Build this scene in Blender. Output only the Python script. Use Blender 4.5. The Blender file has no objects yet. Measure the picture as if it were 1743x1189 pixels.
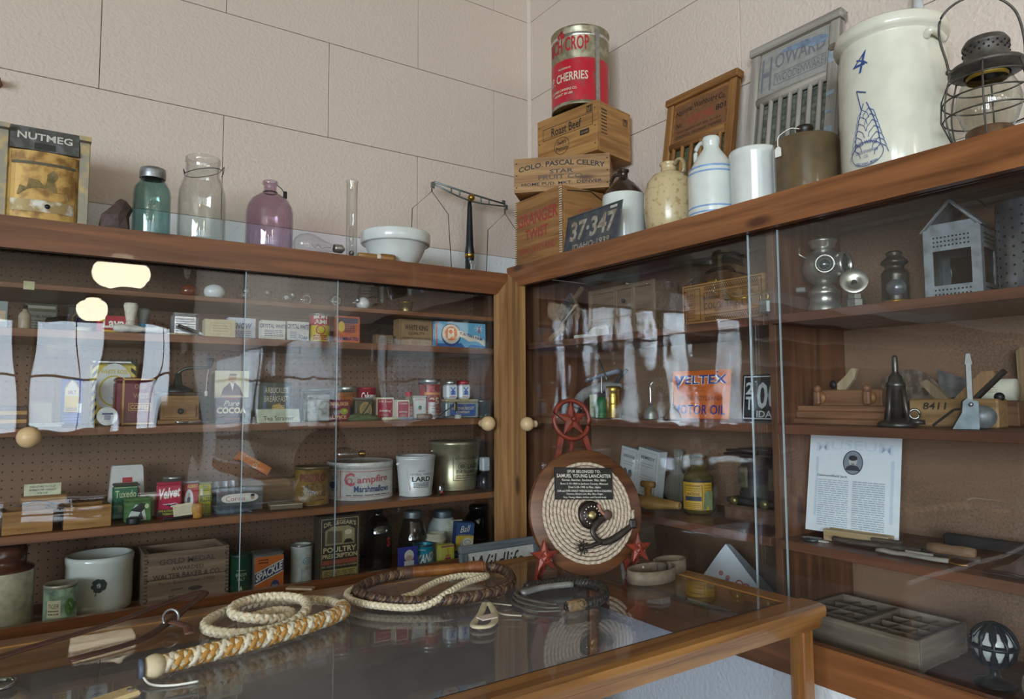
import bpy, bmesh, math, random
from mathutils import Vector, Matrix
from math import pi, sin, cos, radians as R

# ------------------------------------------------------------------ camera, world, light, exposure
sc = bpy.context.scene
col = sc.collection
rnd = random.Random(7)

cd = bpy.data.cameras.new('camera'); cam = bpy.data.objects.new('camera', cd); col.objects.link(cam)
cd.sensor_fit = 'HORIZONTAL'; cd.sensor_width = 36.0; cd.lens = 1188.0/1743.0*36.0; cd.clip_start = 0.02
AZ, PITCH, ROLL = R(55.65), R(4.0685), R(-0.27)
_fw = Vector((cos(AZ)*cos(PITCH), sin(AZ)*cos(PITCH), sin(PITCH)))
_rt = Vector((sin(AZ), -cos(AZ), 0)); _up = _rt.cross(_fw)
_rt, _up = _rt*cos(ROLL)+_up*sin(ROLL), _up*cos(ROLL)-_rt*sin(ROLL)
cam.matrix_world = Matrix(((_rt.x, _up.x, -_fw.x, -1.345), (_rt.y, _up.y, -_fw.y, -1.988), (_rt.z, _up.z, -_fw.z, 1.42), (0, 0, 0, 1)))
sc.camera = cam

sc.view_settings.view_transform = 'Standard'; sc.view_settings.look = 'None'
sc.view_settings.gamma = 1.0; sc.view_settings.use_curve_mapping = False
sc.view_settings.exposure = 0.74
sc.cycles.max_bounces = 9; sc.cycles.diffuse_bounces = 4; sc.cycles.glossy_bounces = 5
sc.cycles.transmission_bounces = 8; sc.cycles.transparent_max_bounces = 40
sc.cycles.caustics_reflective = False; sc.cycles.caustics_refractive = False
sc.cycles.sample_clamp_indirect = 25.0

w = bpy.data.worlds.new('overcast_sky'); sc.world = w; w.use_nodes = True
w.node_tree.nodes['Background'].inputs[0].default_value = (0.72, 0.84, 1.0, 1)
w.node_tree.nodes['Background'].inputs[1].default_value = 1.0

DAY = 7.0     # radiance of the snowy daylight outside the windows
def daylight(name, loc, rot, sx, sy, k=1.0):
    l = bpy.data.lights.new(name, 'AREA'); l.shape = 'RECTANGLE'; l.size = sx; l.size_y = sy
    l.energy = DAY*k*pi*sx*sy; l.color = (0.86, 0.93, 1.0)
    o = bpy.data.objects.new(name, l); o.location = loc; o.rotation_euler = rot; col.objects.link(o); return o
# windows of the room: (wall, centre along wall, width, sill, head); two walls behind the camera
WIN_W = [(-3.9, .6), (-4.75, .6), (-5.7, .6), (-6.55, .6), (-7.35, .6)]            # wall x=-6, centres in y
WIN_S = [(-5.2, 1.1), (-3.55, 1.1), (-1.95, .8), (-0.95, .8), (-.05, .55)]               # wall y=-8, centres in x
XW, YS, SILL, HEAD, CEIL = -6.0, -8.0, 1.0, 2.95, 3.37
for c, ww in WIN_W: daylight('daylight', (XW-.16, c, (SILL+HEAD)/2), (0, R(-90), 0), HEAD-SILL, ww, 5.2)
for c, ww in WIN_S: daylight('daylight', (c, YS-.16, (SILL+HEAD-.5)/2), (R(90), 0, 0), ww, HEAD-.5-SILL, .5)

# ------------------------------------------------------------------ materials
def lin(h):
    if not isinstance(h, str): return tuple(h)
    h = h.lstrip('#'); c = [int(h[i:i+2], 16)/255 for i in (0, 2, 4)]
    return tuple(x/12.92 if x <= .04045 else ((x+.055)/1.055)**2.4 for x in c)
_mc = {}
def new(name):
    m = bpy.data.materials.new(name); m.use_nodes = True; nt = m.node_tree
    for n in list(nt.nodes): nt.nodes.remove(n)
    return m, nt, nt.nodes, nt.links
def pm(h, rough=.55, metal=0.0, wear=.12, scale=60.0, bump=0.0, wearcol=None, spec=.5):
    """painted / printed / plain surface with slight procedural unevenness"""
    k = ('pm', h, rough, metal, wear, scale, bump, wearcol, spec)
    if k in _mc: return _mc[k]
    m, nt, N, L = new('surface'); out = N.new('ShaderNodeOutputMaterial'); p = N.new('ShaderNodeBsdfPrincipled')
    L.new(p.outputs[0], out.inputs[0])
    c = lin(h); d = lin(wearcol) if wearcol else tuple(x*(1-2.2*wear) for x in c)
    tc = N.new('ShaderNodeTexCoord'); no = N.new('ShaderNodeTexNoise'); no.inputs['Scale'].default_value = scale
    no.inputs['Detail'].default_value = 4; L.new(tc.outputs['Object'], no.inputs['Vector'])
    cr = N.new('ShaderNodeValToRGB'); e = cr.color_ramp.elements
    if wearcol: e[0].position = max(0, wear); e[1].position = min(1, wear+.16)
    else: e[0].position = .3; e[1].position = .62
    e[0].color = (*d, 1); e[1].color = (*c, 1)
    L.new(no.outputs[0], cr.inputs[0]); L.new(cr.outputs[0], p.inputs['Base Color'])
    p.inputs['Roughness'].default_value = rough; p.inputs['Metallic'].default_value = metal
    p.inputs['Specular IOR Level'].default_value = spec
    if bump:
        b = N.new('ShaderNodeBump'); b.inputs['Strength'].default_value = bump; b.inputs['Distance'].default_value = .002
        L.new(no.outputs[0], b.inputs['Height']); L.new(b.outputs[0], p.inputs['Normal'])
    _mc[k] = m; return m
def wood(a, b, axis='x', scale=1.0, rough=.45, knots=True, coat=0.0, bump=.15):
    """sawn timber: grain stretched along an axis, knots, pores"""
    k = ('wood', a, b, axis, scale, rough, knots, coat)
    if k in _mc: return _mc[k]
    m, nt, N, L = new('timber'); out = N.new('ShaderNodeOutputMaterial'); p = N.new('ShaderNodeBsdfPrincipled')
    L.new(p.outputs[0], out.inputs[0])
    tc = N.new('ShaderNodeTexCoord'); mp = N.new('ShaderNodeMapping'); L.new(tc.outputs['Object'], mp.inputs[0])
    s = {'x': (1.6, 26, 26), 'y': (26, 1.6, 26), 'z': (26, 26, 1.6)}[axis]
    mp.inputs['Scale'].default_value = tuple(v*scale for v in s)
    n1 = N.new('ShaderNodeTexNoise'); n1.inputs['Scale'].default_value = 1.0; n1.inputs['Detail'].default_value = 6
    n1.inputs['Distortion'].default_value = 1.2; L.new(mp.outputs[0], n1.inputs['Vector'])
    mp2 = N.new('ShaderNodeMapping'); L.new(tc.outputs['Object'], mp2.inputs[0])
    mp2.inputs['Scale'].default_value = tuple(v*scale*(5 if v > 10 else 3) for v in s)
    n2 = N.new('ShaderNodeTexNoise'); n2.inputs['Scale'].default_value = 1.0; n2.inputs['Detail'].default_value = 3
    L.new(mp2.outputs[0], n2.inputs['Vector'])
    cr = N.new('ShaderNodeValToRGB'); e = cr.color_ramp.elements
    e[0].position = .36; e[0].color = (*lin(b), 1); e[1].position = .62; e[1].color = (*lin(a), 1)
    L.new(n1.outputs[0], cr.inputs[0])
    mx = N.new('ShaderNodeMix'); mx.data_type = 'RGBA'; mx.blend_type = 'MULTIPLY'; mx.inputs[0].default_value = .35
    L.new(cr.outputs[0], mx.inputs[6]); L.new(n2.outputs[0], mx.inputs[7])
    last = mx.outputs[2]
    if knots:
        vo = N.new('ShaderNodeTexVoronoi'); mp3 = N.new('ShaderNodeMapping'); L.new(tc.outputs['Object'], mp3.inputs[0])
        q = {'x': (3.2, 9, 9), 'y': (9, 3.2, 9), 'z': (9, 9, 3.2)}[axis]; mp3.inputs['Scale'].default_value = q
        L.new(mp3.outputs[0], vo.inputs['Vector']); vo.inputs['Scale'].default_value = 1.0
        r2 = N.new('ShaderNodeValToRGB'); r2.color_ramp.elements[0].position = .06; r2.color_ramp.elements[1].position = .14
        r2.color_ramp.elements[0].color = (.3, .22, .18, 1); r2.color_ramp.elements[1].color = (1, 1, 1, 1)
        L.new(vo.outputs['Distance'], r2.inputs[0])
        mk = N.new('ShaderNodeMix'); mk.data_type = 'RGBA'; mk.blend_type = 'MULTIPLY'; mk.inputs[0].default_value = 1
        L.new(last, mk.inputs[6]); L.new(r2.outputs[0], mk.inputs[7]); last = mk.outputs[2]
    L.new(last, p.inputs['Base Color']); p.inputs['Roughness'].default_value = rough
    p.inputs['Coat Weight'].default_value = coat
    if bump:
        bp = N.new('ShaderNodeBump'); bp.inputs['Strength'].default_value = bump; bp.inputs['Distance'].default_value = .001
        L.new(n2.outputs[0], bp.inputs['Height']); L.new(bp.outputs[0], p.inputs['Normal'])
    _mc[k] = m; return m
def glass(tint='ffffff', wavy=0.0, r0=.04, edge=0.0, film=0.0):
    """thin clear sheet / vessel wall: Schlick reflection over a tinted transparent body; film = dust and streaks on the sheet"""
    k = ('glass', tint, wavy, r0, edge, film)
    if k in _mc: return _mc[k]
    m, nt, N, L = new('clear_glass'); out = N.new('ShaderNodeOutputMaterial')
    lw = N.new('ShaderNodeLayerWeight'); lw.inputs[0].default_value = .5
    def mth(op, a, b):
        n = N.new('ShaderNodeMath'); n.operation = op
        for i, v in ((0, a), (1, b)):
            if isinstance(v, float): n.inputs[i].default_value = v
            else: L.new(v, n.inputs[i])
        return n.outputs[0]
    f = mth('ADD', mth('MULTIPLY', mth('POWER', lw.outputs['Facing'], 5.0), 1.0-r0), float(r0))
    tr = N.new('ShaderNodeBsdfTransparent'); gl = N.new('ShaderNodeBsdfGlossy'); gl.inputs['Roughness'].default_value = 0.0
    c = lin(tint)
    if edge:
        mx = N.new('ShaderNodeMix'); mx.data_type = 'RGBA'; mx.inputs[6].default_value = (*c, 1)
        mx.inputs[7].default_value = (*[x*(1-edge) for x in c], 1)
        L.new(mth('POWER', lw.outputs['Facing'], 2.5), mx.inputs[0]); L.new(mx.outputs[2], tr.inputs[0])
    else: tr.inputs[0].default_value = (*c, 1)
    if wavy:
        tc = N.new('ShaderNodeTexCoord'); mp = N.new('ShaderNodeMapping'); L.new(tc.outputs['Object'], mp.inputs[0])
        mp.inputs['Scale'].default_value = (9, 9, 2.5)
        no = N.new('ShaderNodeTexNoise'); no.inputs['Scale'].default_value = 1.0; no.inputs['Detail'].default_value = 1
        L.new(mp.outputs[0], no.inputs['Vector']); b = N.new('ShaderNodeBump'); b.inputs['Strength'].default_value = 1.0
        b.inputs['Distance'].default_value = wavy; L.new(no.outputs[0], b.inputs['Height']); L.new(b.outputs[0], gl.inputs['Normal'])
    ms = N.new('ShaderNodeMixShader'); L.new(f, ms.inputs[0]); L.new(tr.outputs[0], ms.inputs[1]); L.new(gl.outputs[0], ms.inputs[2])
    last = ms.outputs[0]
    if film:
        tc = N.new('ShaderNodeTexCoord'); no = N.new('ShaderNodeTexNoise'); no.inputs['Scale'].default_value = 6; no.inputs['Detail'].default_value = 5
        L.new(tc.outputs['Object'], no.inputs['Vector'])
        df = N.new('ShaderNodeBsdfDiffuse'); df.inputs[0].default_value = (.75, .77, .8, 1)
        m2 = N.new('ShaderNodeMixShader'); L.new(mth('MULTIPLY', no.outputs[0], float(film)), m2.inputs[0])
        L.new(last, m2.inputs[1]); L.new(df.outputs[0], m2.inputs[2]); last = m2.outputs[0]
    L.new(last, out.inputs[0]); _mc[k] = m; return m
def emit(c, s):
    k = ('emit', c, s)
    if k in _mc: return _mc[k]
    m, nt, N, L = new('lit_glass'); out = N.new('ShaderNodeOutputMaterial'); e = N.new('ShaderNodeEmission')
    e.inputs[0].default_value = (*lin(c), 1); e.inputs[1].default_value = s; L.new(e.outputs[0], out.inputs[0]); _mc[k] = m; return m

# ------------------------------------------------------------------ mesh builders
class B:
    def __init__(s): s.v = []; s.f = []; s.sm = []; s.mi = []; s.cur = 0
    def add(s, vs, fs, T=None, smooth=False):
        o = len(s.v); s.v += [tuple(T @ Vector(p)) if T else tuple(p) for p in vs]
        for f in fs: s.f.append([i+o for i in f]); s.sm.append(smooth); s.mi.append(s.cur)
        return s
    def box(s, c, d, r=0.0, T=None):
        x, y, z = c; a, b, h = d[0]/2, d[1]/2, d[2]/2
        if r > 0:
            r = min(r, a*.9, b*.9, h*.9); V = []; F = []; idx = {}
            for sx in (-1, 1):
                for sy in (-1, 1):
                    for sz in (-1, 1):
                        for ax in range(3):
                            q = [sx*(a-r), sy*(b-r), sz*(h-r)]; q[ax] += (sx, sy, sz)[ax]*r
                            idx[(sx, sy, sz, ax)] = len(V); V.append((x+q[0], y+q[1], z+q[2]))
            S = (-1, 1)
            def g(t, ax): return idx[(t[0], t[1], t[2], ax)]
            def quad(l):
                c0 = sum((Vector(V[i]) for i in l), Vector())/len(l); n = (Vector(V[l[1]])-Vector(V[l[0]])).cross(Vector(V[l[2]])-Vector(V[l[0]]))
                F.append(l if n.dot(c0-Vector(c)) > 0 else l[::-1])
            for ax in range(3):
                u, w_ = [i for i in range(3) if i != ax]
                for sg in S:
                    l = []
                    for p_, q_ in ((-1, -1), (1, -1), (1, 1), (-1, 1)):
                        t = [0, 0, 0]; t[ax] = sg; t[u] = p_; t[w_] = q_; l.append(g(t, ax))
                    quad(l)
                for p_ in S:
                    for q_ in S:
                        t1 = [0, 0, 0]; t1[u] = p_; t1[w_] = q_; t2 = t1[:]; t1[ax] = -1; t2[ax] = 1
                        quad([g(t1, u), g(t2, u), g(t2, w_), g(t1, w_)])
            for sx in S:
                for sy in S:
                    for sz in S: quad([g((sx, sy, sz), i) for i in range(3)])
            return s.add(V, F, T)
        V = [(x+i*a, y+j*b, z+k*h) for k in (-1, 1) for j in (-1, 1) for i in (-1, 1)]
        return s.add(V, [(0, 2, 3, 1), (4, 5, 7, 6), (0, 1, 5, 4), (2, 6, 7, 3), (0, 4, 6, 2), (1, 3, 7, 5)], T)
    def lathe(s, prof, n=28, c=(0, 0, 0), sx=1.0, sy=1.0, T=None, smooth=True, a0=0, a1=2*pi):
        full = abs(a1-a0-2*pi) < 1e-6; m = n if full else n+1; V = []; F = []; rows = []
        for (r, z) in prof:
            if r < 1e-6 and full: rows.append([len(V)]); V.append((c[0], c[1], c[2]+z))
            else:
                rows.append(list(range(len(V), len(V)+m)))
                for i in range(m):
                    t = a0+(a1-a0)*i/n; V.append((c[0]+r*cos(t)*sx, c[1]+r*sin(t)*sy, c[2]+z))
        for A, C in zip(rows, rows[1:]):
            if len(A) == 1 and len(C) == 1: continue
            for i in range(n):
                j = (i+1) % m
                if len(A) == 1: F.append((A[0], C[j], C[i]))
                elif len(C) == 1: F.append((A[i], A[j], C[0]))
                else: F.append((A[i], A[j], C[j], C[i]))
        return s.add(V, F, T, smooth)
    def sph(s, c, r, n=20, sx=1, sy=1, sz=1, T=None, k=10):
        return s.lathe([(r*sin(pi*i/k), -r*cos(pi*i/k)*sz) for i in range(k+1)], n, c, sx, sy, T)
    def cyl(s, c, r, h, n=24, r2=None, T=None, b=0.0):
        r2 = r if r2 is None else r2
        if b: return s.lathe([(0, 0), (r-b, 0), (r-b, 0), (r, b), (r, b), (r2, h-b), (r2, h-b), (r2-b, h), (r2-b, h), (0, h)], n, c, T=T)
        return s.lathe([(0, 0), (r, 0), (r, 0), (r2, h), (r2, h), (0, h)], n, c, T=T)
    def tube(s, pts, r, n=8, closed=False, T=None, flat=1.0, upv=(0, 0, 1)):
        P = [Vector(p) for p in pts]; k = len(P); V = []; F = []
        rr = r if isinstance(r, (list, tuple)) else [r]*k
        for i, p in enumerate(P):
            t = (P[(i+1) % k]-P[i-1]) if closed or 0 < i < k-1 else (P[1]-P[0] if i == 0 else P[-1]-P[-2])
            t.normalize(); u = Vector(upv)
            if abs(t.dot(u)) > .95: u = Vector((1, 0, 0)) if abs(t.x) < .9 else Vector((0, 1, 0))
            a = t.cross(u).normalized(); b = a.cross(t)
            for j in range(n):
                q = 2*pi*j/n; V.append(p+a*cos(q)*rr[i]+b*sin(q)*rr[i]*flat)
        for i in range(k if closed else k-1):
            A = i*n; C = ((i+1) % k)*n
            for j in range(n): F.append((A+j, A+(j+1) % n, C+(j+1) % n, C+j))
        if not closed: F.append(tuple(range(n))[::-1]); F.append(tuple((k-1)*n+j for j in range(n)))
        return s.add(V, F, T, True)
    def prism(s, poly, a0, a1, axis='y', T=None):
        """extrude a 2-D outline; axis is the extrusion axis, outline in the other two (x,z / y,z / x,y)"""
        n = len(poly)
        def P(u, w_, a): return (u, a, w_) if axis == 'y' else (a, u, w_) if axis == 'x' else (u, w_, a)
        V = [P(u, q, a0) for u, q in poly]+[P(u, q, a1) for u, q in poly]
        ar = sum(poly[i][0]*poly[(i+1) % n][1]-poly[(i+1) % n][0]*poly[i][1] for i in range(n))
        F = [tuple(range(n))[::-1], tuple(range(n, 2*n))]+[(i, (i+1) % n, (i+1) % n+n, i+n) for i in range(n)]
        flip = (ar > 0) == (axis == 'y')
        if (a1 < a0): flip = not flip
        if flip: F = [f[::-1] for f in F]
        return s.add(V, F, T)
    def obj(s, name, mats, parent=None, loc=None, rz=0):
        me = bpy.data.meshes.new(name); me.from_pydata([tuple(v) for v in s.v], [], s.f)
        for m in (mats if isinstance(mats, (list, tuple)) else [mats]): me.materials.append(m)
        me.polygons.foreach_set('use_smooth', s.sm); me.polygons.foreach_set('material_index', s.mi)
        me.update()
        o = bpy.data.objects.new(name, me); col.objects.link(o)
        if parent: o.parent = parent
        if loc: o.location = loc
        if rz: o.rotation_euler = (0, 0, rz)
        return o
def tag(o, label, cat, group=None):
    o['label'] = label; o['category'] = cat
    if group: o['group'] = group
    return o
def thing(name, label, cat, loc=(0, 0, 0), rz=0.0, group=None, rx=0.0, ry=0.0):
    o = bpy.data.objects.new(name, None); o.empty_display_size = .05; col.objects.link(o)
    o.location = loc; o.rotation_euler = (rx, ry, rz); return tag(o, label, cat, group)
def struct(o): o['kind'] = 'structure'; return o
RF = R(-90)      # things in the right-hand cabinet face -x
def smooth_pts(ctrl, per=8, closed=False):
    """Catmull-Rom through control points"""
    P = [Vector(p) for p in ctrl]; n = len(P); out = []
    for i in range(n if closed else n-1):
        g = lambda j: P[j % n] if closed else P[max(0, min(n-1, j))]
        a, b, c, d = g(i-1), g(i), g(i+1), g(i+2)
        for k in range(per):
            t = k/per; out.append(.5*((2*b)+(c-a)*t+(2*a-5*b+4*c-d)*t*t+(3*b-a-3*c+d)*t**3))
    if not closed: out.append(P[-1])
    return out

# ------------------------------------------------------------------ flat print on things
_tc = {}
def textmesh(body, bold=0.0, shear=0.0):
    k = (body, bold, shear)
    if k in _tc: return _tc[k]
    c = bpy.data.curves.new('lettering', 'FONT'); c.body = body; c.offset = bold; c.shear = shear; c.resolution_u = 2
    o = bpy.data.objects.new('lettering', c); me = bpy.data.meshes.new_from_object(o)
    V = [(v.co.x, v.co.y) for v in me.vertices]; F = [tuple(p.vertices) for p in me.polygons]
    bpy.data.objects.remove(o); bpy.data.curves.remove(c); bpy.data.meshes.remove(me)
    if not V: _tc[k] = ([], [], 1, 1); return _tc[k]
    x0 = min(p[0] for p in V); x1 = max(p[0] for p in V); y0 = min(p[1] for p in V); y1 = max(p[1] for p in V)
    V = [((x-(x0+x1)/2)/(x1-x0), (y-y0)/(y1-y0)) for x, y in V]
    _tc[k] = (V, F, x1-x0, y1-y0); return _tc[k]
def flat(y): return lambda u, v, e: (u, y-e, v)                 # front face of a box, at y
def side(x, sg=1): return lambda u, v, e: (x+sg*e, u*sg, v)     # side face (+x when sg=1)
def round_(r, r2=None, h=1.0, sy=1.0, off=0.0):                 # front of a cylinder or cone
    r2 = r if r2 is None else r2
    def f(u, v, e):
        q = r+(r2-r)*v/h+e; t = u/(r if r else 1)+off; return (q*sin(t), -q*cos(t)*sy, v)
    return f
class Art:
    def __init__(s, mp): s.mp = mp; s.b = B(); s.mats = []; s.n = 0
    def _m(s, c, **k):
        m = c if not isinstance(c, str) else pm(c, **({'rough': .6, 'wear': .05} | k))
        if m not in s.mats: s.mats.append(m)
        s.b.cur = s.mats.index(m); s.n += 1; return .00035+.00012*s.n
    def grid(s, u0, v0, u1, v1, c, nu=1, nv=1, **k):
        e = s._m(c, **k); V = [s.mp(u0+(u1-u0)*i/nu, v0+(v1-v0)*j/nv, e) for j in range(nv+1) for i in range(nu+1)]
        s.b.add(V, [(j*(nu+1)+i, j*(nu+1)+i+1, (j+1)*(nu+1)+i+1, (j+1)*(nu+1)+i) for j in range(nv) for i in range(nu)], smooth=nu > 1); return s
    def rect(s, cu, cv, w_, h, c, nu=1, **k): return s.grid(cu-w_/2, cv-h/2, cu+w_/2, cv+h/2, c, nu, **k)
    def poly(s, pts, c, **k):
        e = s._m(c, **k); s.b.add([s.mp(u, v, e) for u, v in pts], [tuple(range(len(pts)))]); return s
    def ell(s, cu, cv, ru, rv, c, n=20, **k): return s.poly([(cu+ru*cos(2*pi*i/n), cv+rv*sin(2*pi*i/n)) for i in range(n)], c, **k)
    def ring(s, cu, cv, ru, rv, t, c, n=24):
        e = s._m(c); V = []
        for i in range(n):
            a = 2*pi*i/n; V += [s.mp(cu+ru*cos(a), cv+rv*sin(a), e), s.mp(cu+(ru-t)*cos(a), cv+(rv-t)*sin(a), e)]
        s.b.add(V, [(2*i, 2*((i+1) % n), 2*((i+1) % n)+1, 2*i+1) for i in range(n)]); return s
    def frame(s, cu, cv, w_, h, t, c):
        for a in (-1, 1):
            s.rect(cu, cv+a*(h-t)/2, w_, t, c, 6 if w_ > .03 else 2); s.rect(cu+a*(w_-t)/2, cv, t, h, c)
        return s
    def line(s, pts, t, c):
        e = s._m(c)
        for (a, b), (p, q) in zip(pts, pts[1:]):
            d = Vector((p-a, q-b)); 
            if d.length < 1e-7: continue
            d.normalize(); nx, ny = -d.y*t/2, d.x*t/2
            s.b.add([s.mp(a+nx, b+ny, e), s.mp(a-nx, b-ny, e), s.mp(p-nx, q-ny, e), s.mp(p+nx, q+ny, e)], [(0, 1, 2, 3)])
        return s
    def txt(s, body, cu, v0, w_, h, c, bold=.015, shear=0.0, arc=0.0, slope=0.0):
        V, F, tw, th = textmesh(body, bold, shear); e = s._m(c)
        if w_ is None: w_ = h*tw/th
        P = []
        for x, y in V:
            u = x*w_; P.append(s.mp(cu+u, v0+y*h+arc*(1-(2*x)**2)+slope*x*w_, e))
        s.b.add(P, F); return s
    def lines(s, cu, v0, v1, w_, n, c, t=None):
        """rows of small print too fine to read"""
        t = t or (v1-v0)/n*.42; r = random.Random(n)
        for i in range(n):
            v = v0+(v1-v0)*(i+.5)/n; x = -w_/2
            e = s._m(c)
            while x < w_/2-.001:
                l = min(r.uniform(.1, .22)*w_, w_/2-x); s.b.add([s.mp(cu+x, v-t/2, e), s.mp(cu+x+l, v-t/2, e), s.mp(cu+x+l, v+t/2, e), s.mp(cu+x, v+t/2, e)], [(0, 1, 2, 3)]); x += l+.03*w_
        return s
    def done(s, parent, name='printed_label'): return s.b.obj(name, s.mats, parent)

# ------------------------------------------------------------------ the room
def wall_mat(h, name='plaster'):
    m, nt, N, L = new(name); out = N.new('ShaderNodeOutputMaterial'); p = N.new('ShaderNodeBsdfPrincipled'); L.new(p.outputs[0], out.inputs[0])
    p.inputs['Base Color'].default_value = (*lin(h), 1); p.inputs['Roughness'].default_value = .55
    tc = N.new('ShaderNodeTexCoord'); a = N.new('ShaderNodeTexNoise'); a.inputs['Scale'].default_value = 95; a.inputs['Detail'].default_value = 3
    L.new(tc.outputs['Object'], a.inputs['Vector']); b = N.new('ShaderNodeBump'); b.inputs['Strength'].default_value = .6; b.inputs['Distance'].default_value = .005
    L.new(a.outputs[0], b.inputs['Height']); L.new(b.outputs[0], p.inputs['Normal']); return m
BEIGE = wall_mat('d9c8ba'); WHITE = wall_mat('e9eaea'); JOINT = pm("bba999", .8)
CEILM = wall_mat('a09a80')
D = .35
struct(B().box((-2.825, -3.825, -.05), (6.55, 8.55, .1)).obj('floor', wood('8a6a4a', '6a4c34', 'y', .5, .35)))
struct(B().box((-2.825, -3.825, CEIL+.05), (6.55, 8.55, .1)).obj('ceiling', CEILM))
wl = struct(B().box((-2.825, D+.065, CEIL/2), (6.55, .1, CEIL)).obj('wall_left', JOINT))
wr = struct(B().box((D+.065, -3.825, CEIL/2), (.1, 8.35, CEIL)).obj('wall_right', JOINT))
rows = [(1.997, 2.34, 0), (2.34, 2.683, 1), (2.683, 3.026, 0), (3.026, 3.369, 1)]
G = .0009
for z0, z1, odd in rows:
    j = -.871+.695*2 if not odd else -.525+.695*2            # joints along the left wall
    xs = [D]; x = j
    while x > XW:
        if x < D-.02: xs.append(x)
        x -= .695
    xs.append(XW)
    for a, b in zip(xs, xs[1:]):
        B().box(((a+b)/2, D+.0075, (z0+z1)/2), (a-b-2*G, .015, z1-z0-2*G), .0012).obj('wall_panel', BEIGE, wl)
    j = -.37+.695 if not odd else -.023+.695
    ys = [D]; y = j
    while y > YS:
        if y < D-.02: ys.append(y)
        y -= .695
    ys.append(YS)
    for a, b in zip(ys, ys[1:]):
        B().box((D+.0075, (a+b)/2, (z0+z1)/2), (.015, a-b-2*G, z1-z0-2*G), .0012).obj('wall_panel', BEIGE, wr)
B().box((-2.825, D+.0065, .9985), (6.35, .013, 1.996)).obj('painted_dado', WHITE, wl)
B().box((D+.0065, -3.825, .9985), (.013, 8.33, 1.996)).obj('painted_dado', WHITE, wr)
struct(B().prism([(D-.013, D-.0008), (D-.0008, D-.0008), (D-.0008, D-.013)], 1.9, CEIL, 'z').obj('trim_1', BEIGE))
# walls with window openings
def window_wall(name, along, fixed, lo, hi, wins, sill, head):
    b = B(); t = .14
    def seg(a0, a1, z0, z1):
        if a1-a0 < .002: return
        if along == 'y': b.box((fixed-t/2, (a0+a1)/2, (z0+z1)/2), (t, a1-a0, z1-z0))
        else: b.box(((a0+a1)/2, fixed-t/2, (z0+z1)/2), (a1-a0, t, z1-z0))
    w_ = sorted((c-q/2, c+q/2) for c, q in wins); e = lo
    for a, c in w_: seg(e, a, 0, CEIL); seg(a, c, 0, sill); seg(a, c, head, CEIL); e = c
    seg(e, hi, 0, CEIL)
    return struct(b.obj(name, wall_mat('8d8474')))
window_wall('wall_side', 'y', XW, YS, D, WIN_W, SILL, HEAD)
window_wall('wall_back', 'x', YS, XW-.14, D, WIN_S, SILL, HEAD-.5)
WF = wood('6e4a30', '4a2f1c', 'z', 1, .4)
nwin = [0]
def window(along, fixed, c, w_, z0, z1, nx=2, nz=3):
    nwin[0] += 1; b = B()
    def bar(a, z, da, dz, d=.05):
        if along == 'y': b.box((0, a, z), (d, da, dz))
        else: b.box((a, 0, z), (da, d, dz))
    h = z1-z0
    for s in (-1, 1): bar(s*(w_/2-.03), h/2, .06, h); bar(0, h/2+s*(h/2-.03), w_-.12, .06)
    for i in range(1, nx): bar(-w_/2+w_*i/nx, h/2, .03, h-.12, .03)
    for i in range(1, nz): bar(0, h*i/nz, w_-.12, .03, .034)
    o = struct(b.obj('window_%d' % nwin[0], WF)); o.location = (fixed-.06, c, z0) if along == 'y' else (c, fixed-.06, z0)
    g = B(); g.box((0, 0, h/2), (.004, w_-.1, h-.1) if along == 'y' else (w_-.1, .004, h-.1)); g.obj('window_pane', glass('f4f8fa'), o)
for c, q in WIN_W: window('y', XW, c, q, SILL, HEAD)
for c, q in WIN_S: window('x', YS, c, q, SILL, HEAD-.5, 2, 2)
LAMPG = emit('fff0d0', 9.0)
for lx, ly in ((-.855, -3.73), (-3.2, -3.73), (-.855, -6.2), (-3.2, -6.2)):
    t = thing('schoolhouse_lamp', 'white glass schoolhouse lamp hanging from ceiling, mirrored in cabinet glass', 'lamp', (lx, ly, 2.23), 0, 'ceiling lamps of the room')
    B().lathe([(0, 0), (.05, .004), (.11, .03), (.165, .075), (.182, .12), (.17, .165), (.12, .2), (.07, .215), (.065, .24), (0, .24)], 28).obj('globe', LAMPG, t)
    B().cyl((0, 0, .235), .075, .03, 20, .07).cyl((0, 0, .26), .012, .85, 10).obj('stem', pm('8a7440', .3, .9), t)
    B().cyl((0, 0, 1.105), .07, .034, 20, .07).obj('canopy', pm('8a7440', .3, .9), t)

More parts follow.
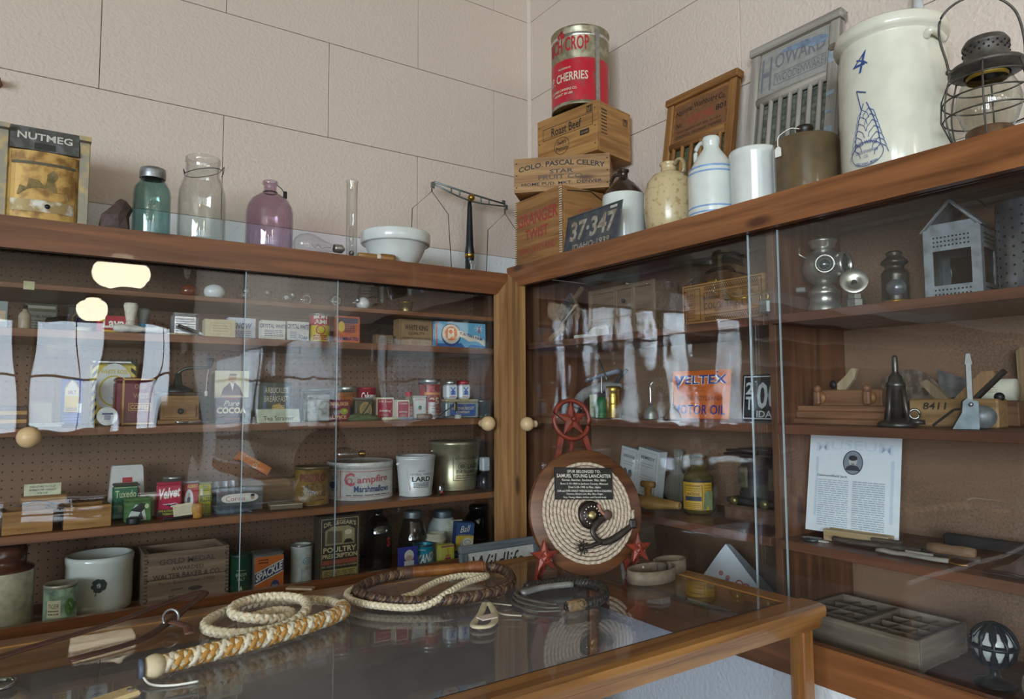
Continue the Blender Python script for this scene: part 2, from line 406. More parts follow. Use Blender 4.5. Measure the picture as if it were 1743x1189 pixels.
# ------------------------------------------------------------------ cabinets
RAIL = wood('8c5632', '633a1d', 'x', 1.0, .38, True, .25); RAILY = wood('9c6238', '70421f', 'y', 1.0, .38, True, .25)
STILE = wood('b98c5c', '8a623a', 'z', 1.0, .5, True, .1)
SHELF = wood('96603c', '6e4226', 'x', 1.0, .45, False, .1); SHELFY = wood('7e5038', '5c3826', 'y', 1.0, .45, False, .1)
SIDEW = wood('85573a', '5e3a24', 'z', 1.0, .5)
def hardboard(h, holes):
    m, nt, N, L = new('hardboard'); out = N.new('ShaderNodeOutputMaterial'); p = N.new('ShaderNodeBsdfPrincipled'); L.new(p.outputs[0], out.inputs[0])
    tc = N.new('ShaderNodeTexCoord'); no = N.new('ShaderNodeTexNoise'); no.inputs['Scale'].default_value = 220; no.inputs['Detail'].default_value = 3
    L.new(tc.outputs['Object'], no.inputs['Vector']); n2 = N.new('ShaderNodeTexNoise'); n2.inputs['Scale'].default_value = 4
    L.new(tc.outputs['Object'], n2.inputs['Vector']); ad = N.new('ShaderNodeMath'); ad.operation = 'ADD'; L.new(no.outputs[0], ad.inputs[0]); L.new(n2.outputs[0], ad.inputs[1])
    cr = N.new('ShaderNodeValToRGB'); c = lin(h); cr.color_ramp.elements[0].position = .7; cr.color_ramp.elements[1].position = 1.25 if False else 1.0
    cr.color_ramp.elements[0].color = (*[v*.72 for v in c], 1); cr.color_ramp.elements[1].color = (*[min(1, v*1.18) for v in c], 1)
    L.new(ad.outputs[0], cr.inputs[0]); last = cr.outputs[0]
    if holes:
        sp = N.new('ShaderNodeSeparateXYZ'); L.new(tc.outputs['Object'], sp.inputs[0])
        def cell(o):
            a = N.new('ShaderNodeMath'); a.operation = 'WRAP'; a.inputs[1].default_value = .011; a.inputs[2].default_value = -.011; L.new(o, a.inputs[0])
            b = N.new('ShaderNodeMath'); b.operation = 'POWER'; b.inputs[1].default_value = 2.0; q = N.new('ShaderNodeMath'); q.operation = 'ABSOLUTE'; L.new(a.outputs[0], q.inputs[0]); L.new(q.outputs[0], b.inputs[0]); return b.outputs[0]
        s = N.new('ShaderNodeMath'); s.operation = 'ADD'; L.new(cell(sp.outputs[0]), s.inputs[0]); L.new(cell(sp.outputs[2]), s.inputs[1])
        lt = N.new('ShaderNodeMath'); lt.operation = 'LESS_THAN'; lt.inputs[1].default_value = .0023**2; L.new(s.outputs[0], lt.inputs[0])
        mx = N.new('ShaderNodeMix'); mx.data_type = 'RGBA'; L.new(lt.outputs[0], mx.inputs[0]); L.new(last, mx.inputs[6]); mx.inputs[7].default_value = (.02, .014, .01, 1); last = mx.outputs[2]
    L.new(last, p.inputs['Base Color']); p.inputs['Roughness'].default_value = .75; return m
PEG = hardboard('7c5c46', True); HARD = hardboard('7f614b', False)
PANE = glass('fcfdfd', .0016, .05, 0, .003)
KNOB = pm('dcbb8c', .4, 0, .04, 20)
XL = -4.2; YR = -4.6
cl = thing('display_cabinet', 'brown wooden wall cabinet with sliding glass, full of tins, soap and groceries', 'cabinet', (0, 0, 0))
def pl(b, n, m=SHELF, p=None): return b.obj(n, m, p or cl)
pl(B().prism([(XL, 1.775), (-.062, 1.775), (0, 1.85), (XL, 1.85)], -.02, 0, 'y'), 'top_rail', RAIL)
pl(B().prism([(XL, .835), (-.062, .835), (-.062, .912), (XL, .912)], -.02, 0, 'y'), 'bottom_rail', RAIL)
pl(B().prism([(-.061, .835), (0, .835), (0, 1.848), (-.061, 1.775)], -.017, 0, 'y'), 'stile', STILE)
pl(B().prism([(XL, .912), (XL+.06, .912), (XL+.06, 1.775), (XL, 1.775)], -.017, 0, 'y'), 'stile', STILE)
pl(B().box(((XL+D)/2, .174, 1.842), (D-XL, .347, .016)), 'top_board', RAIL)
pl(B().box(((XL+.04)/2, .17, .865), (-XL+.06, .34, .02)), 'bottom_board')
for z, q in ((1.702, .013), (1.594, .02), (1.356, .02), (1.107, .02)): pl(B().box(((XL+.06)/2-.016, .1785, z-q/2), (-XL+.02, .297, q), .001), 'shelf')
pl(B().box(((XL+.06)/2, .333, 1.35), (-XL+.06, .012, .96)), 'back_panel', PEG)
for x in (XL+.01, .062): pl(B().box((x, .172, 1.354), (.016, .306, .958)), 'side_panel', SIDEW)
for a, b, y, kx, kz in ((XL+.05, -.605, .0185, -1.352, 1.337), (-.873, -.045, .007, -.102, 1.34)):
    g = pl(B().box(((a+b)/2, y, 1.342), (b-a, .005, .872)), 'sliding_glass', PANE)
    B().box((a if a > -2 else b, y, 1.342), (.0016, .0052, .872)).obj('polished_edge', pm('b4c4ca', .2, 0, .02), g)
    B().sph((kx, y-.034, kz), .025, 22).lathe([(.012, -.02), (.012, .012)], 14, T=Matrix.Translation((kx, y-.012, kz)) @ Matrix.Rotation(R(90), 4, 'X')).obj('knob', KNOB, g)
cr_ = thing('display_cabinet', 'brown wooden wall cabinet with sliding glass, holding lamps, planes and oil cans', 'cabinet', (0, 0, 0))
def pr(b, n, m=SHELFY): return b.obj(n, m, cr_)
TR = 1.868
pr(B().prism([(-.0205, TR), (YR, TR), (YR, 1.797), (-.1, 1.797), (-.0205, 1.853)], -.021, 0, 'x'), 'top_rail', RAILY)
pr(B().prism([(-.1, .843), (YR, .843), (YR, .921), (-.1, .921)], -.02, 0, 'x'), 'bottom_rail', RAILY)
pr(B().prism([(-.0208, .835), (-.085, .835), (-.085, 1.808), (-.0208, 1.851)], -.0165, 0, 'x'), 'stile', STILE)
pr(B().prism([(-.0855, .921), (-.1, .921), (-.1, 1.797), (-.0855, 1.807)], -.012, 0, 'x'), 'bead', wood('c79a62', 'a87a48', 'z', 1, .5))
pr(B().box((.174, YR/2, TR-.008), (.347, -YR, .016)), 'top_board', RAILY)
pr(B().box((.17, (YR-.03)/2, .875), (.34, -YR-.03, .02)), 'bottom_board')
for z in (1.607, 1.361, 1.108):
    pr(B().box((.1785, (-.05-1.0)/2, z-.01), (.297, .95, .02), .001), 'shelf'); pr(B().box((.1785, (-1.02+YR)/2, z-.01), (.297, -YR-1.02, .02), .001), 'shelf')
pr(B().box((.333, (YR-.03)/2, 1.36), (.012, -YR-.03, .95)), 'back_panel', HARD)
pr(B().box((.172, -.042, 1.36), (.306, .016, .95)), 'side_panel', SIDEW)
pr(B().box((.185, -1.01, 1.367), (.28, .018, .964), .001), 'divider', SIDEW)
for a, b, x, ky, kz in ((-.062, -1.05, .0185, -.128, 1.339), (-.98, YR+.05, .007, None, 0)):
    g = pr(B().box((x, (a+b)/2, 1.358), (.005, a-b, .876)), 'sliding_glass', PANE)
    B().box((x, b if ky else a, 1.358), (.0052, .0016, .876)).obj('polished_edge', pm('b4c4ca', .2, 0, .02), g)
    if ky: B().sph((x-.034, ky, kz), .0235, 22).lathe([(.012, -.02), (.012, .012)], 14, T=Matrix.Translation((x-.012, ky, kz)) @ Matrix.Rotation(R(90), 4, 'Y')).obj('knob', KNOB, g)
struct(B().box(((XL+.02)/2, .13, .4), (-XL+.02, .44, .8)).obj('trim_2', WHITE))
struct(B().box((.185, (YR-.1)/2, .4165), (.33, -YR-.1, .833)).obj('trim_3', WHITE))

# ------------------------------------------------------------------ glass counter in front
OAK = wood('a8763e', '7c4f22', 'x', 1.3, .35, False, .3); OAKY = wood('a8763e', '7c4f22', 'y', 1.3, .35, False, .3); OAKZ = wood('a06a34', '74461e', 'z', 1.3, .35, False, .3)
BRASSD = pm('8a7440', .35, .8)
ct = thing('glass_counter', 'oak framed glass showcase counter with ropes and a plaque on top', 'counter', (0, 0, 0))
ZC = 1.045; X0, X1, YF, YB = -2.3, -.139, -1.235, -.59
nose = [(-.012, 0), (-.002, -.003), (0, -.012), (-.002, -.022), (-.01, -.027), (-.014, -.045), (-.05, -.045), (-.05, 0)]
def rail(n, m, prof, axis, a0, a1, T): B().prism(prof, a0, a1, axis, T).obj(n, m, ct)
rail('top_rail', OAK, [(-q, z) for q, z in nose], 'x', X0, X1, Matrix.Translation((0, YF, ZC)))            # front: profile in (y,z), nose towards -y
rail('top_rail', OAK, [(q, z) for q, z in nose], 'x', X0, X1, Matrix.Translation((0, YB, ZC)))
rail('top_rail', OAKY, [(q, z) for q, z in nose], 'y', YF+.05, YB-.05, Matrix.Translation((X1, 0, ZC)))
B().box(((X0+X1-.05)/2, (YF+YB)/2, ZC-.0045), (X1-X0-.06, YB-YF-.104, .006)).obj('glass_top', glass('f8f9fb', .0004, .045, 0, .006), ct)
e = B(); e.box(((X0+X1-.05)/2, YF+.0505, ZC-.004), (X1-X0-.06, .0012, .009)); e.obj('gasket', pm('14181c', .4), ct)
for y in (YF+.03, YB-.03): B().box((X1-.035, y, (ZC-.045)/2), (.03, .03, ZC-.045), .002).obj('corner_post', OAKZ, ct)
B().box(((X0+X1-.05)/2, YF+.03, .54), (X1-X0-.06, .005, .92)).obj('front_glass', glass('f8f9fb', 0, .045), ct)
B().box((X1-.035, (YF+YB)/2, .54), (.005, YB-YF-.1, .92)).obj('end_glass', glass('f8f9fb', 0, .045), ct)
B().box(((X0+X1)/2-.02, (YF+YB)/2, .035), (X1-X0-.05, YB-YF-.05, .07)).obj('plinth', OAK, ct)
B().box(((X0+X1)/2-.02, (YF+YB)/2, .074), (X1-X0-.09, YB-YF-.09, .008)).obj('case_floor', pm('5d5852', .8), ct)
B().box(((X0+X1)/2-.02, (YF+YB)/2+.06, .62), (X1-X0-.1, YB-YF-.24, .008)).obj('glass_shelf', glass('f6f8fa', 0, .045), ct)
for x0, x1, y in ((X0, -1.2, YB-.024), (-1.24, X1-.055, YB-.036)):
    dd = B().box(((x0+x1)/2, y, .54), (x1-x0, .008, .915), .001).obj('rear_door', pm('6a625a', .55, 0, .08, 8), ct); B().box((x1-.06, y+.006, .6), (.02, .004, .08), .001).obj('finger_pull', BRASSD, dd)

# ------------------------------------------------------------------ things on top of the left cabinet
ZL = 1.8506
def vessel(name, label, cat, loc, prof, mat, part, t=.003, n=32, rz=0, group=None):
    """hollow turned vessel: outer profile followed by the inner wall"""
    o = thing(name, label, cat, loc, rz, group)
    inner = [(max(r-t, 0), z+(t if i == 0 else 0)) for i, (r, z) in enumerate(prof)][::-1]
    B().lathe([(0, prof[0][1])]+prof+inner+[(0, prof[0][1]+t*1.5)], n).obj(part, mat, o); return o
RUST = pm('c9a25c', .5, .25, .4, 26, .2, '8a6534'); STEEL = pm('a9adaf', .35, .8, .15, 40); TINM = pm('b7b8b4', .32, .85, .2, 30)
DARKM = pm('2c2d2e', .45, .5, .2, 40); CASTM = pm('3a3a3a', .5, .6, .2, 50, .2); BRASS = pm('b08d3e', .3, .9, .15, 40)
PAPER = pm('f1efe6', .8, 0, .03)
# nutmeg tin
t = thing('spice_bin', 'rusty tin spice bin lettered NUTMEG with dark slanted lid', 'tin', (-1.345, .15, ZL))
b = B(); b.box((0, .03, .105), (.19, .09, .21)); pts = [(.075*cos(pi*i/14)*1.0, -.014-.028*sin(pi*i/14)) for i in range(15)]
b.prism(pts, .004, .2, 'z'); b.obj('bin_body', RUST, t)
for s in (-1, 1): B().box((s*.0875, .01, .125), (.024, .06, .25), .002).box((s*.0875, -.005, .255), (.026, .065, .012)).obj('side_column', pm('bfa878', .5, .3, .45, 30, .2, '9a9484'), t)
B().prism([(-.03, .205), (.045, .205), (.045, .268), (-.012, .268)], -.074, .074, 'x').obj('lid', pm('7c7e80', .5, .3, .45, 35, .1, '5c5c58'), t)
a = Art(lambda u, v, e: (u, -.03+.018*v/.063-e, .205+v)); a.txt('NUTMEG', 0, .028, .118, .02, 'd9d7cd', .02); a.rect(0, .012, .045, .018, '3b3a36'); a.done(t, 'lettering')
a = Art(lambda u, v, e: (u, -.0145-.0278*math.sqrt(max(0, 1-(u/.0752)**2))-e*1.5-.0006, v))
a.grid(-.068, .045, .068, .075, pm('d9d5c9', .5, .3, .5, 30, 0, 'a08a5c'), 14, 2); a.done(t, 'worn_label')
a = Art(a.mp); a.grid(-.068, .165, .068, .172, '5d5640', 14); a.done(t, 'dark_band')
B().lathe([(0, 0), (.006, 0), (.006, .004), (0, .004)], 12, T=Matrix.Translation((.01, -.041, .06)) @ Matrix.Rotation(R(90), 4, 'X')).obj('rivet_hole', DARKM, t)
a = Art(lambda u, v, e: (u, -.0145-.0278*math.sqrt(max(0, 1-(u/.0752)**2))-e-.0008, v)); a.poly([(-.055, .085), (.055, .082), (.05, .1), (.03, .098), (.02, .135), (.008, .14), (.004, .11), (-.01, .125), (-.03, .128), (-.035, .105), (-.05, .11)], pm('8f7a48', .6, .25, .25, 60)); a.poly([(.006, .14), (.02, .155), (.03, .14), (.022, .122)], pm('8a7a50', .6, .25, .25, 60)); a.done(t, 'faded_picture')
# rock
b = B(); k = 9; Vv = []
b.lathe([(0, 0), (.03, .0), (.036, .03), (.033, .06), (.026, .085), (.012, .105), (0, .112)], 9, sx=1.0, sy=.6, smooth=False)
b.v = [(x+.25*z-.012+.006*sin(z*90+y*60), y+.006*sin(40*x+z*70), z) for x, y, z in b.v]
tag(b.obj('rock', pm('54423c', .6, 0, .25, 55, .6), None, (-1.183, .12, ZL)), 'dark purplish brown pointed rock beside the blue jar', 'rock')
# blue jar
JB = glass('e0f1f1', 0, .05, .3); JC = glass('fafbfa', 0, .05, .22); JP = glass('f1e8f0', 0, .05, .25)
o = vessel('mason_jar', 'aqua blue glass mason jar with grey zinc screw lid', 'jar', (-1.1, .1, ZL), [(.036, 0), (.044, .005), (.0465, .014), (.0465, .125), (.044, .143), (.034, .161), (.0295, .17), (.0295, .186)], JB, 'glass_body')
B().lathe([(.0315, .17), (.0325, .172), (.0325, .19), (.031, .198), (.026, .2), (0, .2)], 32).lathe([(.033, .173+.004*i) if j else (.0318, .171+.004*i) for i in range(4) for j in (0, 1)], 32).obj('screw_lid', pm('a3a6a8', .4, .8, .12), o)
a = Art(round_(.0466)); a.txt('PERFECT', 0, .062, .05, .009, glass('cfe6e6', 0, .14)); a.txt('MASON', 0, .046, .04, .009, glass('cfe6e6', 0, .14)); a.txt('Ball', 0, .078, .04, .022, glass('cfe6e6', 0, .14), .0, .3); a.done(o, 'embossed_lettering')
# clear jar with bail
o = vessel('storage_jar', 'large clear glass jar with wire bail around its neck', 'jar', (-.974, .1, ZL), [(.052, 0), (.06, .006), (.0625, .018), (.0625, .125), (.06, .155), (.05, .19), (.044, .2), (.044, .235), (.0465, .238), (.0465, .25), (.044, .253)], JC, 'glass_body')
b = B(); b.tube([(.0475*cos(2*pi*i/24), .0475*sin(2*pi*i/24), .212+.012*cos(2*pi*i/24)) for i in range(24)], .0011, 6, True)
b.tube([(.047, -.01, .224), (.054, -.012, .235), (.052, -.012, .214), (.048, -.012, .205)], .0013, 6).tube([(-.047, -.008, .2), (-.052, -.01, .21), (-.05, -.012, .198)], .0012, 6); b.obj('wire_bail', DARKM, o)
# purple jug
o = vessel('glass_bottle', 'pale purple sun-tinted glass bottle with short neck', 'bottle', (-.787, .1, ZL), [(.055, 0), (.064, .006), (.067, .018), (.067, .12), (.064, .14), (.052, .162), (.034, .176), (.022, .183), (.018, .19), (.018, .205), (.022, .209), (.022, .218), (.019, .22)], JP, 'glass_body')
B().tube([(.02, -.004, .21), (.032, -.006, .2), (.04, -.006, .188)], .0012, 6).box((.042, -.007, .183), (.011, .005, .022), .001, Matrix.Translation((0, 0, 0))).obj('stopper_wire', DARKM, o)
B().lathe([(.0195, .183), (.0215, .184), (.0215, .186), (.0195, .187)], 24).obj('neck_wire', DARKM, o)
# bulb lying
o = thing('light_bulb', 'big clear glass light bulb lying on cabinet edge', 'light bulb', (-.64, .07, ZL+.035), 0)
Tm = Matrix.Rotation(R(90), 4, 'Y')
B().lathe([(0, -.084), (.018, -.08), (.03, -.066), (.035, -.045), (.033, -.025), (.02, .005), (.013, .025), (.012, .04)], 26, T=Tm).obj('glass_envelope', JC, o)
B().lathe([(.012, .04)]+[(.0128+.0012*(i % 2), .042+.004*i) for i in range(7)]+[(.008, .07), (.004, .074), (0, .076)], 20, T=Tm).obj('screw_base', TINM, o)
B().tube([(-.03, .0, .004), (-.02, 0, -.006), (-.01, 0, .005), (0, 0, -.004), (.03, 0, 0)], .0006, 5).obj('filament', DARKM, o)
# hydrometer tube
o = vessel('hydrometer_tube', 'tall narrow clear glass tube holding a float', 'glass tube', (-.532, .1, ZL), [(.02, 0), (.02, .004), (.0175, .006), (.0175, .255), (.0195, .262), (.0195, .265)], JC, 'glass_tube', .0015)
B().lathe([(0, .02), (.007, .024), (.009, .034), (.007, .046), (.004, .055), (.007, .075), (.007, .11), (.003, .118), (.0025, .16), (0, .162)], 16).obj('float', JC, o)
B().sph((0, 0, .032), .0088, 14).obj('weight', pm('8e9091', .5, .7, .2), o)
# handle
o = thing('hand_tool', 'short turned wooden hand tool lying before the bowl', 'tool', (-.476, .035, ZL+.015))
B().lathe([(0, -.062), (.008, -.06), (.0095, -.03), (.0095, 0)], 18, T=Tm).obj('tool_shank', wood('b58a52', '93692f', 'x', 2, .5, False), o)
B().lathe([(.0095, 0), (.0105, .002), (.0105, .012), (.0095, .014)], 18, T=Tm).obj('ferrule', pm('e0d4bd', .5), o)
B().lathe([(.011, .014), (.0135, .018), (.0145, .05), (.014, .06), (0, .062)], 18, T=Tm).obj('grip', wood('b07f47', '8c5f2d', 'x', 2, .5, False), o)
# bowl
CER = pm('e6e6dd', .18, 0, .04, 30); CERB = pm('dfe4e0', .15, 0, .05, 20)
o = thing('mixing_bowl', 'white stoneware mixing bowl with wide banded rim', 'bowl', (-.372, .118, ZL))
B().lathe([(0, .002), (.06, .002), (.065, .006), (.088, .045), (.101, .078), (.104, .08), (.112, .08), (.1145, .083), (.1145, .114), (.1125, .118), (.107, .118), (.103, .112), (.09, .06), (.06, .018), (0, .015)], 48).obj('bowl_body', CERB, o)
# balance
o = thing('balance_scale', 'antique black balance scale with grey beam and wire hangers', 'scale', (.008, .275, ZL)); o.scale = (1.05, 1.05, 1.05)
B().lathe([(0, 0), (.03, 0), (.03, .008), (.022, .014), (.02, .04), (.022, .05), (.02, .055), (.017, .06), (.016, .11), (.018, .118), (.014, .15), (.009, .29), (.007, .31), (0, .312)], 20).obj('pillar', pm('26292b', .3, .3, .1), o)
B().lathe([(.017, .1), (.0175, .1), (.0175, .116), (.017, .117)], 20).obj('brass_collar', BRASS, o)
B().box((0, -.019, .055), (.014, .004, .06), .001).box((0, -.02, .083), (.022, .003, .012), .001).obj('pointer_plate', pm('cfd2d0', .3, .6, .05), o)
BM = pm('7e8988', .4, .7, .15); sl = -.11
def bm(x, z): return (x, -.006, .328+z+sl*x*1.0)
b = B(); b.tube([bm(-.15, .012), bm(0, .01), bm(.15, .012)], .0034, 6).tube([bm(-.15, .003), bm(-.06, -.012), bm(0, -.017), bm(.06, -.012), bm(.15, .003)], .003, 6)
for x in (-.15, -.08, -.045, .045, .08, .15): b.tube([bm(x, .012), bm(x, -.008 if abs(x) < .1 else -.012)], .0028, 6)
b.box(bm(.145, .018), (.012, .008, .012)).box(bm(-.155, .0), (.01, .012, .018)).box(bm(.155, 0), (.01, .012, .018)); b.obj('beam', BM, o)
B().sph((0, -.012, .322), .013, 16).obj('knife_bearing', BRASS, o)
for s in (-1, 1):
    x = s*.155; zt = .328+sl*x-.01
    b = B(); b.tube([(x-.085, 0, .02), (x-.076, 0, zt-.085), (x, 0, zt-.012), (x+.066, 0, zt-.085), (x+.082, 0, .02)], .0013, 6); b.tube([(x, 0, zt), (x, 0, zt-.014)], .002, 6)
    b.obj('wire_hanger', DARKM, o)
    B().lathe([(0, .012), (.05, .012), (.057, .018), (.058, .024), (.056, .024), (.05, .0155), (0, .0155)], 30, (x, 0, 0), 1, .7).obj('pan', pm('6f6f66', .45, .7, .2), o)

TR = 1.8686
# ------------------------------------------------------------------ crates and can in the corner
def crate(name, label, loc, rz, w_, d, h, wa, wb, t=.011, open_=False, cat='crate', plank=1, ends=None):
    o = thing(name, label, cat, loc, rz); W = wood(wa, wb, 'x', 1.6, .6); W2 = wood(ends or wa, wb, 'y', 1.6, .6)
    hh = h/plank
    for i in range(plank):
        B().box((0, -d/2+t/2, hh*(i+.5)), (w_, t, hh-.0012), .001).obj('front_board', W, o)
        B().box((0, d/2-t/2, hh*(i+.5)), (w_, t, hh-.0012), .001).obj('back_board', W, o)
    for s in (-1, 1): B().box((s*(w_/2-t*.75), 0, h/2), (t*1.5, d-2*t-.0006, h-.001), .001).obj('end_board', W2, o)
    B().box((0, 0, t/2), (w_-3*t-.001, d-2*t-.001, t)).obj('bottom_board', W, o)
    if not open_: B().box((0, 0, h-t/2), (w_-3*t-.001, d-2*t-.001, t-.002)).obj('lid_board', W, o)
    b = B()
    for x in (-w_/2+.009, w_/2-.009):
        for z in (h*.15, h*.5, h*.85): b.lathe([(0, 0), (.0024, 0), (.0018, .0009), (0, .001)], 8, T=Matrix.Translation((x, -d/2, z)) @ Matrix.Rotation(R(90), 4, 'X'))
    b.obj('nails', pm('3a3128', .6, .6), o)['kind'] = 'stuff'; return o
BLK = '2b2622'; REDP = 'a5363a'
o = crate('wooden_crate', 'brown wooden tobacco crate with red print GRANGER TWIST under the stack', (.155, -.13, TR), RF, .26, .25, .24, 'b07f4a', '8d6236', plank=1)
a = Art(flat(-.125)); a.txt('GRANGER', 0, .142, .225, .044, REDP, .01); a.txt('TWIST', -.005, .092, .13, .036, REDP, .01); a.txt('"KING OF IT\'S KIND"', .0, .046, .215, .024, REDP, 0); a.done(o, 'printed_lettering')
a = Art(side(.13)); 
for i in range(3): a.line([(-.06, .12+.02*i), (0, .14+.02*i), (.06, .12+.02*i)], .006, pm('a8604a', .7))
a.done(o, 'printed_label')
b = B()
for i in range(30):
    for xs in (-1, 1): b.box((xs*.1265, -.1255, .006+.0078*i), (.012, .003, .0035))
b.obj('nailed_joint_fingers', pm('cfc4b2', .7), o)['kind'] = 'stuff'
b = B(); b.tube([(.1315, -.1, .225), (.1315, .0, .236), (.1315, .08, .2), (.1315, .09, .19)], .0016, 6); b.obj('wire_tie', DARKM, o)
o = crate('wooden_crate', 'long wooden crate stencilled COLO. PASCAL CELERY in middle of the stack', (.152, -.13, 2.1125), R(-46), .322, .2, .118, 'bd925e', '93683a')
a = Art(flat(-.1)); a.txt('COLO. PASCAL CELERY', 0, .068, .29, .018, BLK, .025, 0, .018); a.txt('STAR', 0, .06, .08, .0135, '4a4038', .02); a.txt('FRUIT CO.', 0, .04, .155, .0145, '5a4d40', .02); a.txt('HOME PUD. MKT.  DENVER', 0, .021, .27, .0105, BLK, .015); a.done(o, 'stencilled_lettering')
o = crate('wooden_crate', 'wooden canned meat crate printed Roast Beef, carrying the cherry can', (.211, -.161, 2.2305), R(-80.3), .27, .183, .17, 'c08f52', '9a6a38')
a = Art(flat(-.0915)); a.frame(0.005, .112, .225, .042, .0018, BLK); a.txt('Roast Beef', .0, .098, .135, .03, BLK, .012); a.ring(-.02, .055, .034, .03, .0018, BLK); a.txt("Swift's", -.02, .06, .042, .014, BLK, .01, .25); a.txt('Premium', -.02, .038, .054, .015, BLK, .01, .25)
a.rect(.082, .075, .04, .017, BLK); a.txt('USE HAND', .082, .071, .03, .006, 'c08f52', 0); a.frame(.105, .148, .026, .022, .0022, BLK); a.txt('73', .105, .14, .018, .016, BLK, .02); a.done(o, 'stencilled_lettering')
a = Art(side(.135)); a.lines(-.055, .06, .15, .03, 8, BLK, .004); a.done(o); a = Art(side(.135)); a.frame(.06, .13, .024, .024, .0022, BLK); a.txt('73', .06, .121, .016, .018, BLK, .02); a.done(o, 'printed_label')
# cherry can
o = thing('food_can', 'large red and silver cherry can on top of the crate stack', 'can', (.187, -.177, 2.4025))
CANT = pm('bcb69c', .4, .55, .48, 22, 0, '8f866c'); CANR = pm('c01f31', .35, .1, .3, 30, 0, '9a4a48')
B().lathe([(0, .004), (.096, .004), (.098, 0), (.101, 0), (.102, .004), (.1, .008), (.1, .262), (.102, .266), (.102, .272), (.099, .274), (.098, .266), (0, .264)], 48).obj('can_body', CANT, o)
mp = round_(.1, off=R(-67)); a = Art(mp); a.grid(-.145, .012, .098, .158, CANR, 30); a.grid(.118, .012, .17, .158, CANR, 8)
a.txt('RICH CROP', -.005, .185, .165, .05, 'b3202e', .02); a.ell(-.03, .245, .009, .009, 'b3202e'); a.ell(-.015, .242, .009, .009, 'b3202e'); a.line([(-.03, .245), (-.022, .262), (-.015, .242)], .002, 'b3202e'); a.ell(-.02, .256, .006, .005, '8f2430')
a.txt('R.S.P. CHERRIES', -.02, .082, .185, .03, 'd8d2bc', .015); a.txt('PROCESSED BY', -.01, .125, .05, .006, 'd8d2bc'); a.txt('GROWERS CANNING CO.', -.02, .05, .11, .009, 'd8d2bc'); a.txt('WEIGHT 30 LBS', -.02, .036, .08, .008, 'd8d2bc')
a.grid(.1, .008, .116, .262, pm('b3b3b0', .3, .9), 2); a.done(o, 'printed_label')
B().lathe([(.1, .238), (.1008, .24), (.1008, .246), (.1, .248)], 48).obj('rim_bead', pm('d8d8d4', .2, .9), o)

# ------------------------------------------------------------------ stoneware and washboards on the right cabinet
o = thing('license_plate', 'worn dark embossed license plate 37-347 dated 1939', 'license plate', (.035, -.38, TR+.0005), RF, rx=R(-9))
o.rotation_euler = (Matrix.Rotation(RF, 3, 'Z') @ Matrix.Rotation(R(-10), 3, 'X')).to_euler()
PLM = pm('454b52', .5, .3, .42, 30, .1, '555a5e'); B().box((0, 0, .068), (.27, .002, .136), .0008).obj('plate', PLM, o)
b = B(); 
for s in (-1, 1): b.box((0, -.0018, .068+s*.0635), (.268, .0022, .004), .0008).box((s*.132, -.0018, .068), (.004, .0022, .124), .0008)
b.obj('raised_border', PLM, o)
a = Art(flat(-.0012)); PT = pm('a8a294', .5, .1, .4, 60, 0, '8a7a66'); a.txt('37·347', .01, .046, .21, .066, PT, .03); a.txt('IDAHO·1939', .01, .014, .17, .02, PT, .02); a.done(o, 'embossed_lettering')
B().box((.1, -.0025, .122), (.03, .001, .008)).obj('year_tab', pm('c9c6ba', .5), o)
def jug(name, label, loc, prof, mats, cat='jug', split=None):
    o = thing(name, label, cat, loc, RF); n = 36
    if split is None: B().lathe([(0, 0)]+prof, n).obj('jug_body', mats, o)
    else:
        B().lathe([(0, 0)]+prof[:split], n).obj('jug_body', mats[0], o); B().lathe(prof[split-1:], n).obj('glazed_shoulder', mats[1], o)
    return o
SW = pm('dfe3dc', .15, 0, .05, 18); BRN = pm('3b2b22', .15, 0, .2, 30); TAN = pm('cdb88e', .2, 0, .3, 70, 0, 'a88f62')
o = jug('whiskey_jug', 'white stoneware jug with dark brown shoulder and handle behind license plate', (.17, -.4, TR), [(.064, 0), (.067, .006), (.0675, .12), (.0675, .175), (.066, .186), (.066, .188), (.055, .205), (.035, .228), (.02, .24), (.015, .246), (.014, .262), (.019, .266), (.019, .272), (.012, .273), (.01, .25), (0, .25)], (SW, BRN), split=6)
B().tube(smooth_pts([(-.016, 0, .262), (-.04, 0, .265), (-.055, 0, .25), (-.056, 0, .228), (-.05, 0, .21)], 5), .006, 8).obj('handle', BRN, o)
B().tube(smooth_pts([(-.05, -.008, .22), (-.058, -.012, .2), (-.06, -.014, .185)], 5), .0012, 6).obj('string', PAPER, o)
o = jug('stoneware_jug', 'round tan speckled stoneware jug next to the blue-striped jug', (.15, -.61, TR), [(.05, 0), (.06, .01), (.07, .06), (.0735, .1), (.0715, .14), (.062, .175), (.045, .195), (.028, .203), (.022, .206), (.022, .222), (.027, .227), (.025, .231), (.017, .231), (.015, .21), (0, .21)], TAN)
B().tube(smooth_pts([(.022, 0, .222), (.04, 0, .232), (.055, 0, .222), (.058, 0, .2), (.052, 0, .18)], 5), .008, 8, flat=.7).obj('handle', pm('b09a72', .25, 0, .2), o)
B().lathe([(0, .205), (.013, .205), (.014, .232), (0, .233)], 14).obj('neck_plug', pm('8d8571', .6), o)
o = jug('stoneware_jug', 'cream stoneware jug with pale blue stripes and loop handle', (.125, -.785, TR), [(.055, 0), (.06, .004), (.0625, .02), (.0625, .135), (.061, .15), (.055, .162), (.042, .185), (.026, .208), (.021, .216), (.0205, .222), (.0225, .226), (.0235, .24), (.0215, .246), (.015, .246), (.012, .225), (0, .225)], SW)
B().tube(smooth_pts([(-.018, 0, .233), (-.034, 0, .24), (-.05, 0, .228), (-.054, 0, .205), (-.05, 0, .185), (-.044, 0, .178)], 5), .0062, 8).obj('handle', SW, o)
BL = pm('8fb0dc', .2, 0, .1)
